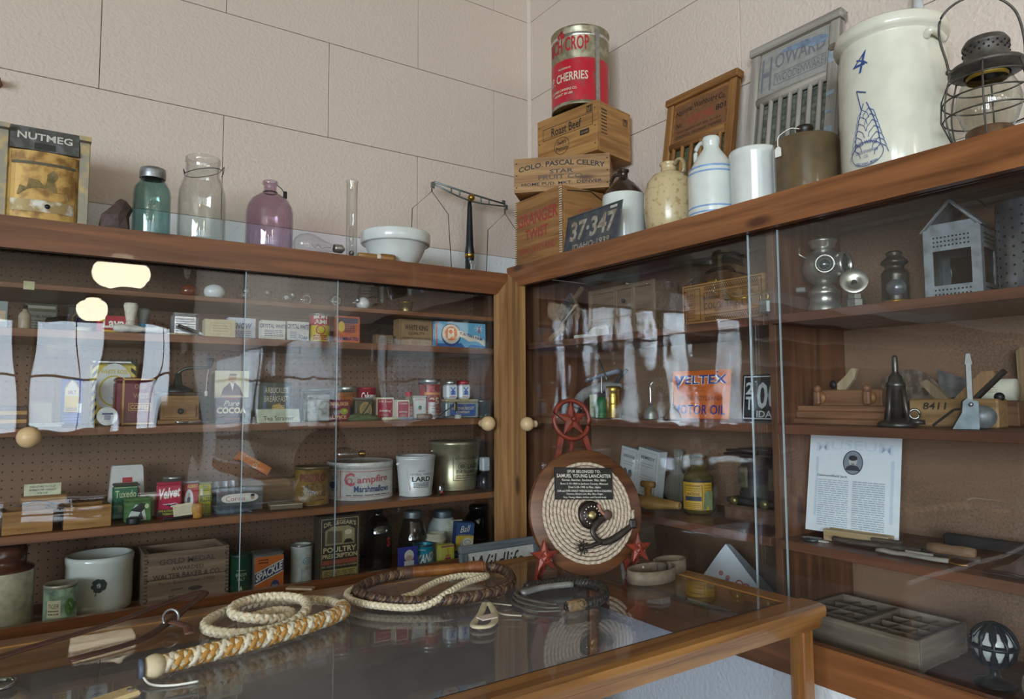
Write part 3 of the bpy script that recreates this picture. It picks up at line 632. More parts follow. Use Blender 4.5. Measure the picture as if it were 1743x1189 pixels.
for z in (.031, .046, .138, .152):
    r = .0628 if z < .14 else .0612; B().lathe([(r-.001, z), (r+.0004, z+.0005), (r+.0004-(.0012 if z > .14 else 0), z+.0045), (r-.0015, z+.005)], 36).obj('blue_stripe', BL, o)
o = thing('stoneware_crock', 'small plain white stoneware crock between striped jug and brown crock', 'crock', (.125, -.918, TR), RF)
B().lathe([(0, 0), (.05, 0), (.055, .004), (.0575, .02), (.0585, .145), (.0605, .15), (.061, .162), (.059, .166), (.055, .166), (.054, .15), (.052, .01), (0, .008)], 40).obj('crock_body', SW, o)
o = thing('stoneware_crock', 'glossy brown stoneware crock with wooden lid knob and white tag', 'crock', (.13, -1.055, TR), RF)
B().lathe([(0, 0), (.066, 0), (.071, .004), (.073, .02), (.074, .14), (.072, .15), (.068, .153), (.066, .146), (.064, .01), (0, .008)], 44).obj('crock_body', pm('6b5a42', .12, 0, .2, 14), o)
B().lathe([(0, .148), (.064, .148), (.064, .153), (0, .154)], 36).obj('lid', pm('70543a', .4), o)
B().lathe([(.01, .153), (.012, .165), (.018, .174), (.0195, .182), (.018, .188), (0, .189)], 22).obj('lid_knob', pm('2b2118', .4), o)
B().tube(smooth_pts([(.0, -.02, .178), (-.01, -.04, .178), (-.018, -.062, .164), (-.02, -.0755, .15), (-.02, -.0765, .128)], 5), .0012, 6).obj('tag_string', PAPER, o)
B().prism([(-.028, .106), (-.012, .106), (-.012, .124), (-.016, .129), (-.024, .129), (-.028, .124)], -.0775, -.0765, 'y').obj('price_tag', PAPER, o)
# washboards
def washboard(label, y, w_, h, wa, wb, rub, nrod, stain=None):
    o = thing('washboard', label, 'washboard', (.232, y, TR), RF); o.rotation_euler = (Matrix.Rotation(RF, 3, 'Z') @ Matrix.Rotation(R(-9.5), 3, 'X')).to_euler()
    W = wood(wa, wb, 'z', 1.6, .7, False); WX = wood(wa, wb, 'x', 1.6, .7, False); P = o
    for s in (-1, 1): B().box((s*(w_/2-.014), 0, h/2-.012), (.028, .024, h-.028), .003).obj('leg', W, P)
    B().box((0, -.002, h-.013), (w_+.012, .034, .024), .004).obj('top_bar', WX, P)
    B().box((0, 0, h-.095), (w_-.057, .009, .138)).obj('head_board', WX, P)
    B().lathe([(0, -w_/2+.03), (.013, -w_/2+.03), (.013, w_/2-.03), (0, w_/2-.03)], 14, (0, 0, 0), 1, .8, Matrix.Translation((0, -.006, h-.175)) @ Matrix.Rotation(R(90), 4, 'Y')).obj('crossbar', WX, P)
    b = B(); n = 26; zz = [h-.18-i*.009 for i in range(n)]
    V = [(x, .002+.0035*(i % 2), z) for i, z in enumerate(zz) for x in (-w_/2+.03, w_/2-.03)]; b.add(V, [(2*i, 2*i+2, 2*i+3, 2*i+1) for i in range(n-1)]+[]); b.box((0, .0075, h-.295), (w_-.058, .002, .235))
    b.obj('rubbing_plate', rub, P)
    for i in range(nrod):
        x = -w_/2+.045+(w_-.09)*i/(nrod-1); B().lathe([(.0065, h-.41), (.0065, h-.178)], 10, (x, -.008, 0)).obj('rod', W, P)
    B().box((0, 0, h-.425), (w_-.058, .02, .03), .002).obj('lower_bar', WX, P)
    return o, h
GRN = pm('6f7656', .5, .3, .2); o, h = washboard('brown wooden washboard printed National Washboard Co. leaning on wall', -.605, .27, .512, 'a8763f', '7d5226', GRN, 6)
a = Art(flat(-.0048)); a.rect(0, h-.095, .2, .12, pm('7c5334', .6, 0, .1)); a.txt('National Washboard Co.', .0, h-.075, .19, .02, '1f1a16', .012, 0, .01); a.txt('NATIONAL', .005, h-.112, .105, .026, '9a3f32', .01); a.txt('No', -.08, h-.114, .022, .016, '1f1a16'); a.txt('801', .08, h-.105, .036, .019, '1f1a16', .012); a.txt('SOAP SAVING PAT. REG. IN U.S.A.', 0, h-.132, .17, .007, '1f1a16', 0); a.txt('CHICAGO.  SAGINAW.  MEMPHIS.', 0, h-.15, .18, .01, '1f1a16', 0); a.done(o, 'printed_lettering')
o, h = washboard('tall grey washboard with blue stains lettered HOWARD beside brown crock', -.92, .265, .545, 'b3aca0', '8a8379', pm('8c8e80', .5, .4, .25), 7)
a = Art(flat(-.0048)); a.rect(0, h-.095, .2, .124, pm('9c9a94', .7, 0, .1)); HB = '75767c'; a.txt('H', -.082, h-.146, .032, .1, HB, .01); a.txt('OWARD', .018, h-.09, .15, .045, HB, .012); a.frame(.02, h-.122, .152, .034, .002, HB); a.txt('WOODENWARE', .02, h-.134, .14, .024, HB, 0)
for (u, v, p, q) in ((.03, .05, .04, .009), (.07, .06, .03, .012), (-.01, .045, .03, .006)): a.ell(u, h-v, p, q, pm('8494a8', .7, 0, .2))
a.done(o, 'faded_lettering')
a = Art(flat(-.0125)); 
for (v, q) in ((.1, .03), (.2, .012), (.3, .018), (.25, .008)): a.rect(.1185, h-v-.03, .022, q, pm('94a0ac', .7, 0, .2, 40))
a.done(o, 'printed_label')
# pipe, big crock
tag(B().cyl((.33, -1.228, 1.9), .011, CEIL-1.9-.002, 14).obj('wall_pipe', pm('e8eaea', .4)), 'white vertical pipe on the wall behind the large crock', 'pipe')
o = thing('stoneware_crock', 'large white stoneware crock with blue leaf stamp and number 4', 'crock', (.172, -1.238, TR), RF); o.scale = (.93, .93, 1.0)
CRK = pm('dfdcca', .12, 0, .06, 16)
B().lathe([(0, 0), (.1, 0), (.108, .004), (.113, .03), (.1145, .15), (.113, .26), (.108, .306), (.108, .309), (.118, .312), (.122, .322), (.12, .337), (.112, .343), (.102, .342), (.099, .3), (.1, .02), (0, .015)], 56).obj('crock_body', CRK, o)
B().tube(smooth_pts([(.1, -.045, .285), (.112, -.05, .292), (.118, -.028, .29), (.117, 0, .285)], 5), .008, 8).obj('ear_handle', CRK, o)
B().box((-.075, -.09, .333), (.04, .014, .014), .005, Matrix.Rotation(R(-8), 4, 'Z')).obj('rim_chip', pm('7c7060', .8, 0, .2), o)
mp = round_(.1142, off=R(21)); a = Art(mp); BLU = '35508c'
a.line([(-.062, .262), (-.045, .255), (-.036, .247)], .003, BLU); a.txt('4', -.055, .232, .034, .045, BLU, -.008, .3); a.done(o, 'painted_number'); a = Art(mp)
for s in (-1, 1):
    c = -.045; 
    st = [(c+s*.004, .165), (c+s*.016, .135), (c+s*.026, .1), (c+s*.03, .07)]
    a.line(st, .0022, BLU)
    for (u, v) in [(st[0][0]+(st[3][0]-st[0][0])*k/7, st[0][1]+(st[3][1]-st[0][1])*k/7) for k in range(1, 8)]:
        a.line([(u, v), (u-.012*1, v-.012), (u-.013, v-.02)], .0013, BLU); a.line([(u, v), (u+.011, v-.008), (u+.015, v-.02)], .0013, BLU)
a.line([(-.052, .15), (-.062, .195), (-.04, .185)], .0022, BLU)
a.txt('RED WING', -.045, .073, .046, .009, BLU, 0, 0, .003); a.txt('UNION STONEWARE', -.045, .058, .05, .006, BLU, 0); a.txt('CO.', -.045, .048, .01, .006, BLU, 0); a.txt('RED WING, MINN.', -.045, .036, .048, .006, BLU, .01, 0, -.004); a.ring(-.045, .056, .036, .026, .0014, BLU); a.done(o, 'printed_label')
# lantern
o = thing('railroad_lantern', 'old railroad lantern with wire cage, clear globe and tall bail', 'lantern', (.125, -1.438, TR), R(-62))
LM = pm('5f5a53', .5, .5, .25, 40); RST = pm('7d5f45', .55, .5, .3, 40)
B().lathe([(0, 0), (.05, 0), (.05, .006), (.043, .01), (.043, .018), (.04, .022), (.04, .05), (.036, .054), (.03, .054), (0, .052)], 32).obj('font', RST, o)
B().lathe([(.034, .054), (.044, .066), (.052, .09), (.054, .108), (.05, .128), (.04, .15), (.034, .162)], 32).obj('globe', glass('f2f3ee', 0, .06, .4), o)
B().lathe([(.034, .15), (.0345, .15), (.0345, .162), (.034, .163)], 28).obj('amber_band', pm('a5842c', .4, .3), o)
B().lathe([(.038, .158), (.062, .166), (.064, .17), (.06, .176), (.04, .182), (.037, .186), (.037, .212), (.039, .214), (.039, .218), (.033, .228), (.012, .234), (0, .235)], 32).obj('hood', LM, o)
b = B()
for i in range(16):
    for k in range(3): t_ = 2*pi*(i+.5*(k % 2))/16; b.box((.0374*cos(t_), .0374*sin(t_), .204+.006*k*1.0-.004), (.003, .003, .003))
b.obj('vent_holes', pm('0c0c0c', .9), o)['kind'] = 'stuff'
for i in range(6):
    q = 2*pi*i/6+.3; prof = [(.05, .012), (.068, .045), (.076, .09), (.072, .13), (.062, .168)]
    B().tube(smooth_pts([(r*cos(q), r*sin(q), z) for r, z in prof], 5), .0018, 6).obj('cage_wire', LM, o)
for r, z in ((.075, .08), (.075, .112), (.067, .145)): B().tube([(r*cos(2*pi*i/28), r*sin(2*pi*i/28), z) for i in range(28)], .0016, 6, True).obj('cage_ring', LM, o)
for s in (-1, 1): B().tube([(s*.06, 0, .166), (s*.076, 0, .12), (s*.078, 0, .08), (s*.052, 0, .012)], .004, 6, flat=.4).obj('side_strap', LM, o)
B().tube(smooth_pts([(-.06, 0, .172), (-.064, 0, .2), (-.074, 0, .255), (-.066, 0, .295), (-.03, 0, .318), (.015, 0, .31), (.048, 0, .275), (.06, 0, .22), (.06, 0, .172)], 6), .0024, 8).obj('bail', LM, o)
for s in (-1, 1): B().sph((s*.061, 0, .178), .006, 12).obj('bail_ear', LM, o)
tag(B().lathe([(0, 0), (.014, 0), (.012, .006), (.008, .03), (.011, .034), (.01, .04), (0, .042)], 16, T=Matrix.Rotation(R(90), 4, 'X')).obj('wall_peg', pm('8a5f40', .5), None, (-1.462, D-.0006, 2.293)), 'small brown wooden peg on the panelled wall above spice bin', 'peg')

# ------------------------------------------------------------------ generic packaging
def carton(name, label, x, y, z, w_, d, h, colr, cat='box', rz=0.0, group=None, art=None, r=.0008, flap=True, rx=0.0, part='carton'):
    o = thing(name, label, cat, (x, y, z), rz, group)
    if rx: o.rotation_euler = (Matrix.Rotation(rz, 3, 'Z') @ Matrix.Rotation(rx, 3, 'X')).to_euler()
    m = colr if not isinstance(colr, str) else pm(colr, .65, 0, .08)
    B().box((0, 0, h/2), (w_, d, h), r).obj(part, m, o)
    if flap: B().box((0, 0, h+.0004), (w_*.985, d*.5, .0008)).obj('top_flap', m, o)
    if art: a = Art(flat(-d/2)); art(a, w_, h); a.done(o)
    return o
def can(name, label, x, y, z, r, h, colr, cat='can', art=None, lid='metal', r2=None, off=0.0, sy=1.0, group=None, neck=0.0, rz=0.0, open_=False):
    o = thing(name, label, cat, (x, y, z), rz, group); r2 = r2 or r
    m = colr if not isinstance(colr, str) else pm(colr, .35, .1, .1, 40)
    B().lathe([(0, .001), (r-.001, .001), (r, .003), (r, .003), (r2, h-.004), (r2, h-.004), (r2-.001, h-.002)]+([(r2-.002, h-.004), (r-.002, .004), (0, .004)] if open_ else [(0, h-.002)]), 36, sx=1, sy=sy).obj('can_body', m, o)
    lm = {'metal': TINM, 'dark': DARKM}.get(lid) or (lid if not isinstance(lid, str) else pm(lid, .35, .3))
    if open_: B().lathe([(r2-.0015, h-.005), (r2+.0008, h-.005), (r2+.0008, h), (r2-.0015, h)], 36, sx=1, sy=sy).obj('rim', lm, o)
    else: B().lathe([(r2+.0006, h-.008-neck), (r2+.001, h-.008-neck), (r2+.001, h-.001), (r2, h), (r2-.003, h), (r2-.004, h-.0015), (0, h-.0015)], 36, sx=1, sy=sy).obj('lid', lm, o)
    B().lathe([(r, 0), (r+.0008, 0), (r+.0008, .003), (r, .003)], 36, sx=1, sy=sy).obj('bottom_rim', TINM if lid == 'metal' else lm, o)
    if art: a = Art(round_(r, r2, h, sy, off)); art(a, r, h); a.done(o)
    return o
def tin(name, label, x, y, z, w_, d, h, colr, cat='tin', art=None, rz=0.0, lid=None, lh=.012, group=None, r=.004):
    o = thing(name, label, cat, (x, y, z), rz, group); m = colr if not isinstance(colr, str) else pm(colr, .35, .15, .1, 40)
    B().box((0, 0, (h-lh)/2), (w_, d, h-lh), r).obj('tin_body', m, o)
    B().box((0, 0, h-lh/2+.0002), (w_+.001, d+.001, lh), min(r, lh*.4)).obj('lid', m if lid is None else (lid if not isinstance(lid, str) else pm(lid, .35, .2)), o)
    if art: a = Art(flat(-d/2)); art(a, w_, h); a.done(o)
    return o
def tube_lying(o, name, prof, mat, T=None, n=18): return B().lathe(prof, n, T=(T or Matrix()) @ Matrix.Rotation(R(90), 4, 'Y')).obj(name, mat, o)
K = '2a2624'; W_ = 'f1ede2'; NV = '28386e'; RD = 'b3202e'; YL = 'e0b93a'; GN = '1f6a43'; OR = 'e0702a'; CR = 'e3d8bc'

# ---- highest narrow shelf
S0 = 1.7026
for x, c, sz, lab in ((-1.0, pm('7a3f28', .2, 0, .15), .021, 'brown glazed nest egg on the narrow high shelf'), (-.935, pm('dcdfe0', .15, 0, .03), .0245, 'white milk glass nest egg on the narrow high shelf')):
    tag(B().sph((0, 0, 0), sz, 24, 1.18, 1, .92).obj('nest_egg', c, None, (x, .1, S0+sz*.92)), lab, 'egg', 'nest eggs')
CG = glass('f6f8f8', 0, .08, .35)
for i, x in enumerate((-.854, -.801, -.734, -.533)):
    o = thing('glass_doorknob', 'clear faceted glass doorknob lying on the narrow high shelf', 'doorknob', (x, .1, S0+.023), .4*i, 'clear glass doorknobs')
    B().lathe([(0, -.02), (.014, -.018), (.022, -.008), (.0225, .004), (.017, .014), (.008, .018), (.007, .02)], 12, T=Matrix.Rotation(R(70), 4, 'X'), smooth=False).obj('faceted_knob', CG, o)
    B().lathe([(.007, .018), (.009, .02), (.009, .028), (0, .029)], 14, T=Matrix.Rotation(R(70), 4, 'X')).obj('metal_ferrule', TINM, o)
for x, y, lab in ((-.675, .1, 'flat ribbed glass knob with brownish centre facing forward'), (-.59, .08, 'flat ribbed glass knob with sparkling star centre facing forward')):
    o = thing('glass_doorknob', lab, 'doorknob', (x, y, S0+.0212), 0, 'ribbed glass knobs')
    B().lathe([(0, -.006), (.015, -.006), (.02, -.002), (.0205, .005), (.012, .012), (.006, .02), (0, .02)], 24, T=Matrix.Rotation(R(-90), 4, 'X')).obj('disc', CG, o)
    b = B()
    for i in range(16): q = 2*pi*i/16; b.box((.0125*cos(q), -.0075, .0125*sin(q)), (.0016, .003, .0016) if False else (.0035, .002, .0035))
    b.lathe([(.005, -.002), (.006, 0), (.005, .002)], 14, T=Matrix.Translation((0, -.0072, 0)) @ Matrix.Rotation(R(90), 4, 'X')); b.obj('pressed_star', glass('e8ecec', 0, .2), o)['kind'] = 'stuff'
o = thing('porcelain_doorknob', 'round white porcelain doorknob on the narrow high shelf', 'doorknob', (-.492, .1, S0+.022))
B().sph((0, 0, 0), .022, 24).obj('knob_ball', pm('e2dfda', .2, 0, .04), o); B().lathe([(.008, 0), (.008, .022), (.011, .024), (.011, .03), (0, .03)], 14, T=Matrix.Rotation(R(-90), 4, 'X')).obj('shank', BRASS, o)
o = thing('brass_cup', 'small dull brass cup at end of the narrow high shelf', 'cup', (-.332, .12, S0))
B().lathe([(0, 0), (.018, 0), (.02, .003), (.0225, .04), (.021, .04), (.0185, .005), (0, .004)], 24).obj('cup_body', pm('7d6c3f', .35, .8, .15), o); B().lathe([(.0228, .036), (.0245, .038), (.0245, .041), (.0218, .041)], 24).obj('cup_rim', BRASS, o)
tag(B().box((0, 0, 0), (.022, .0008, .02)).obj('masking_tape', pm('c8c49c', .8), None, (-1.365, .0293, S0-.006)), 'scrap of pale tape stuck to narrow shelf edge', 'tape')

# ---- shelf of soaps
S1 = 1.5946
carton('soap_carton', 'grey-blue carton at the left end of soap shelf', -1.425, .1, S1, .04, .05, .066, '8d9695', art=lambda a, w, h: a.rect(0, h*.45, w*.8, h*.4, 'c9b696'))
o = thing('tonic_bottle', 'slim pale beige bottle with black cap on soap shelf', 'bottle', (-1.371, .08, S1)); B().lathe([(0, 0), (.012, 0), (.013, .003), (.013, .035), (.009, .042), (.005, .046), (.005, .052), (0, .052)], 20).obj('bottle_body', pm('b8a48c', .4), o); B().cyl((0, 0, .05), .0055, .01, 14).obj('cap', DARKM, o)
o = thing('printed_card', 'framed printed card leaning at the back of soap shelf', 'card', (-1.338, .27, S1)); B().box((0, 0, .044), (.075, .006, .088), .001).obj('card_frame', pm('6e6a52', .6), o); a = Art(flat(-.003)); a.rect(0, .036, .068, .06, '8d8a7c'); a.rect(0, .078, .066, .008, 'cfc7ac'); a.txt('LADIES SHOES', 0, .05, .05, .007, K); a.lines(0, .01, .045, .055, 5, K, .0016); a.done(o)
o = thing('shoe_brush', 'black bristle shoe brush on soap shelf', 'brush', (-1.307, .1, S1)); B().box((0, 0, .01), (.055, .03, .02), .003).obj('bristles', pm('1c1b1b', .9, 0, .2, 90, .5), o); B().lathe([(0, -.024), (.014, -.02), (.018, 0), (.014, .02), (0, .024)], 16, sx=.9, T=Matrix.Translation((0, 0, .021)) @ Matrix.Rotation(R(90), 4, 'Y')).obj('brush_back', pm('2a2727', .35), o)
o = thing('framed_photo', 'small dark framed photograph at back of soap shelf', 'picture', (-1.254, .27, S1)); B().box((0, 0, .045), (.052, .008, .09), .002).obj('picture_frame', pm('2f2a28', .4), o); a = Art(flat(-.004)); a.rect(0, .045, .04, .076, '6a5f57'); a.ring(0, .05, .014, .017, .003, 'a08a5e'); a.ell(0, .05, .009, .012, '3c3531'); a.done(o)
o = thing('cold_cream_jar', 'small squat jar with silver lid before the red soap box', 'jar', (-1.247, .085, S1)); B().lathe([(0, 0), (.017, 0), (.018, .003), (.018, .012), (0, .012)], 24).obj('base_band', pm('c9bfa6', .4), o); B().lathe([(.018, .012), (.018, .034), (.016, .036), (0, .036)], 24).obj('jar_body', pm('262c38', .2), o); B().cyl((0, 0, .036), .0165, .009, 24, b=.001).obj('lid', TINM, o)
def lava(a, w, h): a.txt('Lava', .004, h*.3, w*.72, h*.58, W_, .03); a.rect(.0, h*.12, w*.6, h*.13, YL); a.rect(-w*.36, h*.8, w*.2, h*.3, YL)
carton('soap_box', 'red soap carton with white lettering Lava', -1.185, .1, S1, .068, .04, .046, 'b02638', art=lava)
for x, h, cb, cs, lab, y in ((-1.144, .082, 'd9d3c4', 'e9e2cf', 'shaving brush with cream flared handle and pale bristles', .075), (-1.112, .072, '3f8fc0', '7d817f', 'shaving brush with blue handle and grey bristles', .1)):
    o = thing('shaving_brush', lab, 'brush', (x, y, S1), 0, 'shaving brushes'); B().lathe([(0, 0), (.015, 0), (.0155, .004), (.013, h*.28), (.0105, h*.38), (.011, h*.42), (0, h*.42)], 22).obj('handle', pm(cb, .3), o); B().lathe([(.0105, h*.42), (.013, h*.6), (.0175, h*.9), (.015, h*.985), (0, h)], 22).obj('bristles', pm(cs, .9, 0, .1, 90, .5), o)
o = thing('hand_mirror_brush', 'white celluloid brush lying on soap shelf edge', 'brush', (-1.125, .045, S1+.011)); tube_lying(o, 'handle', [(0, -.062), (.009, -.058), (.011, -.04), (.008, -.025), (.0095, -.01), (.007, .005)], pm('e3e0d8', .25)); B().lathe([(0, .0), (.007, .0), (.009, .02), (.013, .05), (.011, .062), (0, .064)], 18, sx=.75, T=Matrix.Rotation(R(90), 4, 'Y')).obj('bristles', pm('cfc9bd', .9, 0, .1, 80, .4), o)
o = thing('razor_tin', 'shiny silver razor tin with worn label', 'tin', (-1.005, .14, S1)); B().box((0, 0, .034), (.07, .04, .066), .008).obj('tin_body', pm('d9dadb', .2, .7, .15, 60), o); B().box((0, 0, .068), (.06, .034, .004), .0015).obj('lid', TINM, o); a = Art(flat(-.02)); a.lines(0, .015, .055, .05, 6, '6a6f76', .002); a.done(o)
o = thing('straight_razor', 'black straight razor leaning across the silver razor tin', 'razor', (-1.0, .098, S1+.022)); o.rotation_euler = (0, R(20), 0); B().box((0, 0, 0), (.058, .006, .009), .003).obj('razor_scales', pm('26211f', .3), o); B().box((.034, 0, .001), (.02, .002, .007), .0006).obj('blade', STEEL, o)
o = thing('razor_tray', 'flat cream tray with small red bead below the razor', 'tray', (-1.03, .06, S1)); B().lathe([(0, 0), (.028, 0), (.034, .004), (.032, .005), (.027, .002), (0, .002)], 24, sx=1.2, sy=.6).obj('tray_body', pm('cdbf9f', .4), o); B().sph((-.006, -.003, .005), .003, 10).obj('red_bead', pm(RD, .3), o)
carton('soap_box', 'plain cream soap box with faint embossing', -.921, .1, S1, .08, .045, .052, 'd3c4a0', art=lambda a, w, h: (a.frame(0, h*.5, w*.7, h*.6, .001, 'b5a47e'), a.lines(0, h*.3, h*.72, w*.5, 3, 'b5a47e', .003)))
carton('soap_packet', 'white soap packet with blurred blue print behind cream box', -.846, .165, S1, .075, .035, .068, 'e2e6ee', art=lambda a, w, h: (a.txt('SNOW', 0, h*.52, w*.7, h*.26, '5a73b8', .03, .2), a.lines(0, h*.12, h*.45, w*.7, 4, '7d90c4', .003)))
def cw(a, w, h): a.txt('CRYSTAL WHITE', -.002, h*.62, w*1.15, h*.2, NV, .02); a.lines(0, h*.2, h*.55, w*.8, 4, '6a78a5', .002)
def cw2(a, w, h): a.txt('CRYSTAL WHITE', -.001, h*.62, w*1.0, h*.25, NV, .02); a.txt('SOAP', .014, h*.12, w*.42, h*.2, '58689c', .01, 0, 0, -.3); a.lines(-.015, h*.15, h*.5, w*.3, 4, '6a78a5', .002)
carton('soap_bar', 'crumpled white soap bar wrapper CRYSTAL WHITE beside blue packet', -.771, .11, S1, .067, .04, .059, pm('ece9e2', .7, 0, .06, 50, .6), art=cw)
carton('soap_bar', 'white soap bar wrapper CRYSTAL WHITE SOAP beside yellow cleanser can', -.699, .11, S1, .064, .04, .06, pm('efece6', .7, 0, .06, 50, .6), art=cw2)
def bon(a, r, h):
    a.grid(-.045, .002, .045, h*.58, 'dfc92f', 14); a.grid(-.045, h*.58, .045, h-.004, 'c01f3a', 14); a.txt('BON', 0, h*.79, .042, h*.15, W_, .05); a.txt('AMI', 0, h*.62, .04, h*.15, W_, .05); a.ell(0, h*.42, .014, .014, 'd6a83a'); a.ring(0, h*.42, .0145, .0145, .003, RD); a.lines(0, h*.08, h*.26, .045, 3, RD, .0035)
can('cleanser_can', 'red and yellow cleanser can lettered BON AMI', -.628, .11, S1, .03, .09, 'c9a93a', art=bon, off=R(-12))
def orb(a, w, h): a.rect(0, h*.84, w*.85, h*.18, '5c5668'); a.lines(0, h*.4, h*.78, w*.55, 6, '4f4a6a', .003); a.txt('LAMINATED', 0, h*.12, w*.9, h*.12, '34407a', .02); a.ell(-w*.3, h*.6, w*.14, h*.2, 'e8c257')
carton('starch_box', 'orange box with blue print next to the cleanser can', -.541, .11, S1, .076, .03, .087, 'dd7a52', art=orb)
carton('match_box', 'small brown printed matchbox near the brown carton', -.41, .13, S1, .06, .03, .036, '8a6a4c', art=lambda a, w, h: a.lines(0, h*.2, h*.8, w*.8, 4, '4a3a2c', .003))
def wht(a, w, h): a.frame(0, h*.5, w*.96, h*.94, .0015, '4a3826'); a.txt("WHITE KING", 0, h*.6, w*.7, h*.2, '3e2f22', .02); a.txt('QUALITY', 0, h*.42, w*.5, h*.12, '3e2f22', .01); a.txt('PREPARED CLEANSER & CHEMICAL', 0, h*.27, w*.86, h*.08, '3e2f22', 0); a.txt('U.S.A.', 0, h*.13, w*.3, h*.08, '3e2f22', 0)
carton('soap_carton', 'brown cardboard carton with black print beside the ham box', -.305, .12, S1, .122, .05, .09, 'a17f58', art=wht)
def ham(a, w, h):
    a.rect(0, h*.5, w, h*.99, '6fb4d8'); a.poly([(-w/2, 0), (w*.1, 0), (0, h*.2), (-w/2, h*.14)], '2d5fa0'); a.poly([(w*.1, 0), (w/2, 0), (w/2, h*.1), (w*.2, h*.16)], '3f7dbb')
    a.ell(-w*.2, h*.5, h*.44, h*.44, '25407c'); a.ell(-w*.2, h*.53, h*.39, h*.38, 'cfc7b4'); a.ell(-w*.2, h*.55, h*.27, h*.27, 'd8663c'); a.poly([(-w*.25, h*.75), (-w*.15, h*.75), (-w*.13, h*.35), (-w*.27, h*.35)], 'e8dcc0'); a.ell(-w*.21, h*.62, h*.09, h*.08, OR); a.ell(-w*.17, h*.37, h*.12, h*.06, OR)
    n = 10; top = [(-w*.08+w*.56*i/n, h*(.66-.26*i/n+.05*sin(i*1.1))) for i in range(n+1)]; a.poly(top+[(u, v-h*.23) for u, v in top[::-1]], 'e9dfcb'); a.txt('PURITAN HAM', w*.2, h*.42, w*.46, h*.12, NV, .03, 0, 0, -.21)
    for i in range(8): q = 2*pi*i/8; a.line([(w*.36, h*.8), (w*.36+.02*cos(q), h*.8+.012*sin(q))], .0015, 'eef4f6')
    a.poly([(w*.345, h*.62), (w*.375, h*.62), (w*.368, h*.88), (w*.352, h*.88)], 'd4573a'); a.rect(-w*.485, h*.5, w*.02, h, 'd4573a')
carton('ham_box', 'light blue box printed PURITAN HAM with red bells', -.146, .1, S1, .196, .05, .088, '5c9cc8', art=ham)

# ---- shelf of tins at eye level
S2 = 1.3566
o = thing('striped_box', 'small wooden box with light and dark stripes at left end of shelf', 'box', (-1.395, .1, S2)); 
for i in range(5): B().box((0, 0, .0052+.0104*i), (.075, .05, .0102), .0008).obj('slat', wood('c79a5c', 'a87c40', 'x', 2, .5, False) if i % 2 else wood('5f4030', '432b20', 'x', 2, .5, False), o)
carton('beige_box', 'plain beige card box standing on white dish', -1.328, .115, S2+.0105, .044, .03, .05, '8f7f68', art=lambda a, w, h: a.rect(0, h*.5, w*.9, h*.9, '9a8a70'))
o = thing('enamel_dish', 'flat white dish under plain beige box', 'dish', (-1.318, .1, S2)); B().box((0, 0, .004), (.066, .05, .008), .003).box((0, 0, .009), (.072, .056, .003), .001).obj('dish_body', pm('bdb9ad', .4, 0, .1), o)
def gothic(a, w, h): a.rect(0, h*.5, w, h, '27368c'); P = [(-w*.34, h*.3), (w*.34, h*.3), (w*.34, h*.8), (w*.2, h*.91), (0, h*.985), (-w*.2, h*.91), (-w*.34, h*.8)]; a.poly(P, 'd9b23a'); a.poly([(u*.86, v if v < h*.6 else v*.985) for u, v in P[2:]]+[(-w*.3, h*.64), (w*.3, h*.64)][::1], 'd8cfba'); a.lines(0, h*.32, h*.4, w*.55, 2, '5a4a3a', .003); a.txt('SALT', 0, h*.68, w*.4, h*.08, 'a8442e'); a.rect(w*.38, h*.38, w*.2, h*.2, 'e8eaee'); a.lines(0, h*.06, h*.24, w*.8, 3, '5f74c8', .0025)
carton('blue_box', 'dark blue carton with yellow arched panel', -1.265, .15, S2, .046, .03, .12, '24327c', art=gothic)
def yt(a, w, h):
    for i in range(7): a.poly([(-w/2+.002, h*.14*i), (-w/2+.002, h*.14*i+.012), (-w*.36, h*.14*i+.03), (-w*.36, h*.14*i+.018)], '2a2a2e'); a.poly([(w/2-.002, h*.14*i+.01), (w/2-.002, h*.14*i+.022), (w*.36, h*.14*i+.034), (w*.36, h*.14*i+.022)], '2a2a2e')
    a.ell(0, h*.55, w*.42, h*.4, 'e6e8e2'); a.ring(0, h*.52, w*.33, h*.24, .004, 'd9b93a'); a.ell(.01, h*.45, w*.16, h*.1, '9fb6d4'); a.ell(.0, h*.5, w*.09, h*.09, 'e9ecef'); a.txt('WHITE ROSE', 0, h*.78, w*.6, h*.07, 'e2c84a', .02); a.txt('COFFEE', -.004, h*.16, w*.6, h*.11, 'd7ae28', .03)
tin('coffee_tin', 'tall yellow and black striped tin with white oval panel', -1.165, .25, S2, .11, .07, .176, 'd8bf4e', art=yt, lid=TINM)
o = thing('round_disc', 'round white can lid with blue print propped on shelf edge', 'disc', (-1.19, .062, S2+.0245), 0); o.rotation_euler = (R(-8), 0, 0); B().lathe([(0, 0), (.0225, 0), (.0235, -.002), (.0235, .006), (.022, .006), (0, .006)], 32, T=Matrix.Rotation(R(90), 4, 'X')).obj('lid_disc', pm('d4d6d6', .35), o)
a = Art(lambda u, v, e: (u, -.0062-e, v)); a.rect(0, .006, .024, .004, NV); a.lines(.0, -.01, .004, .014, 4, NV, .002); a.done(o)
def ow(a, w, h): a.rect(-w*.3, h*.5, w*.05, h, 'c9a15a'); a.rect(w*.1, h*.965, w*.8, h*.03, 'c9a15a'); a.rect(w*.1, h*.03, w*.8, h*.03, 'c9a15a'); a.txt('OLD', .012, h*.76, w*.3, h*.1, 'a58a6a', .01); a.txt('WEST', .014, h*.56, w*.4, h*.11, 'a58a6a', .01); a.frame(.012, h*.38, w*.58, h*.16, .0015, 'c9a15a'); a.txt('COFFEE', .012, h*.33, w*.5, h*.095, 'c9a15a', .02)
tin('coffee_tin', 'maroon tin with gold COFFEE lettering', -1.125, .13, S2, .092, .06, .125, '6e2631', art=ow)
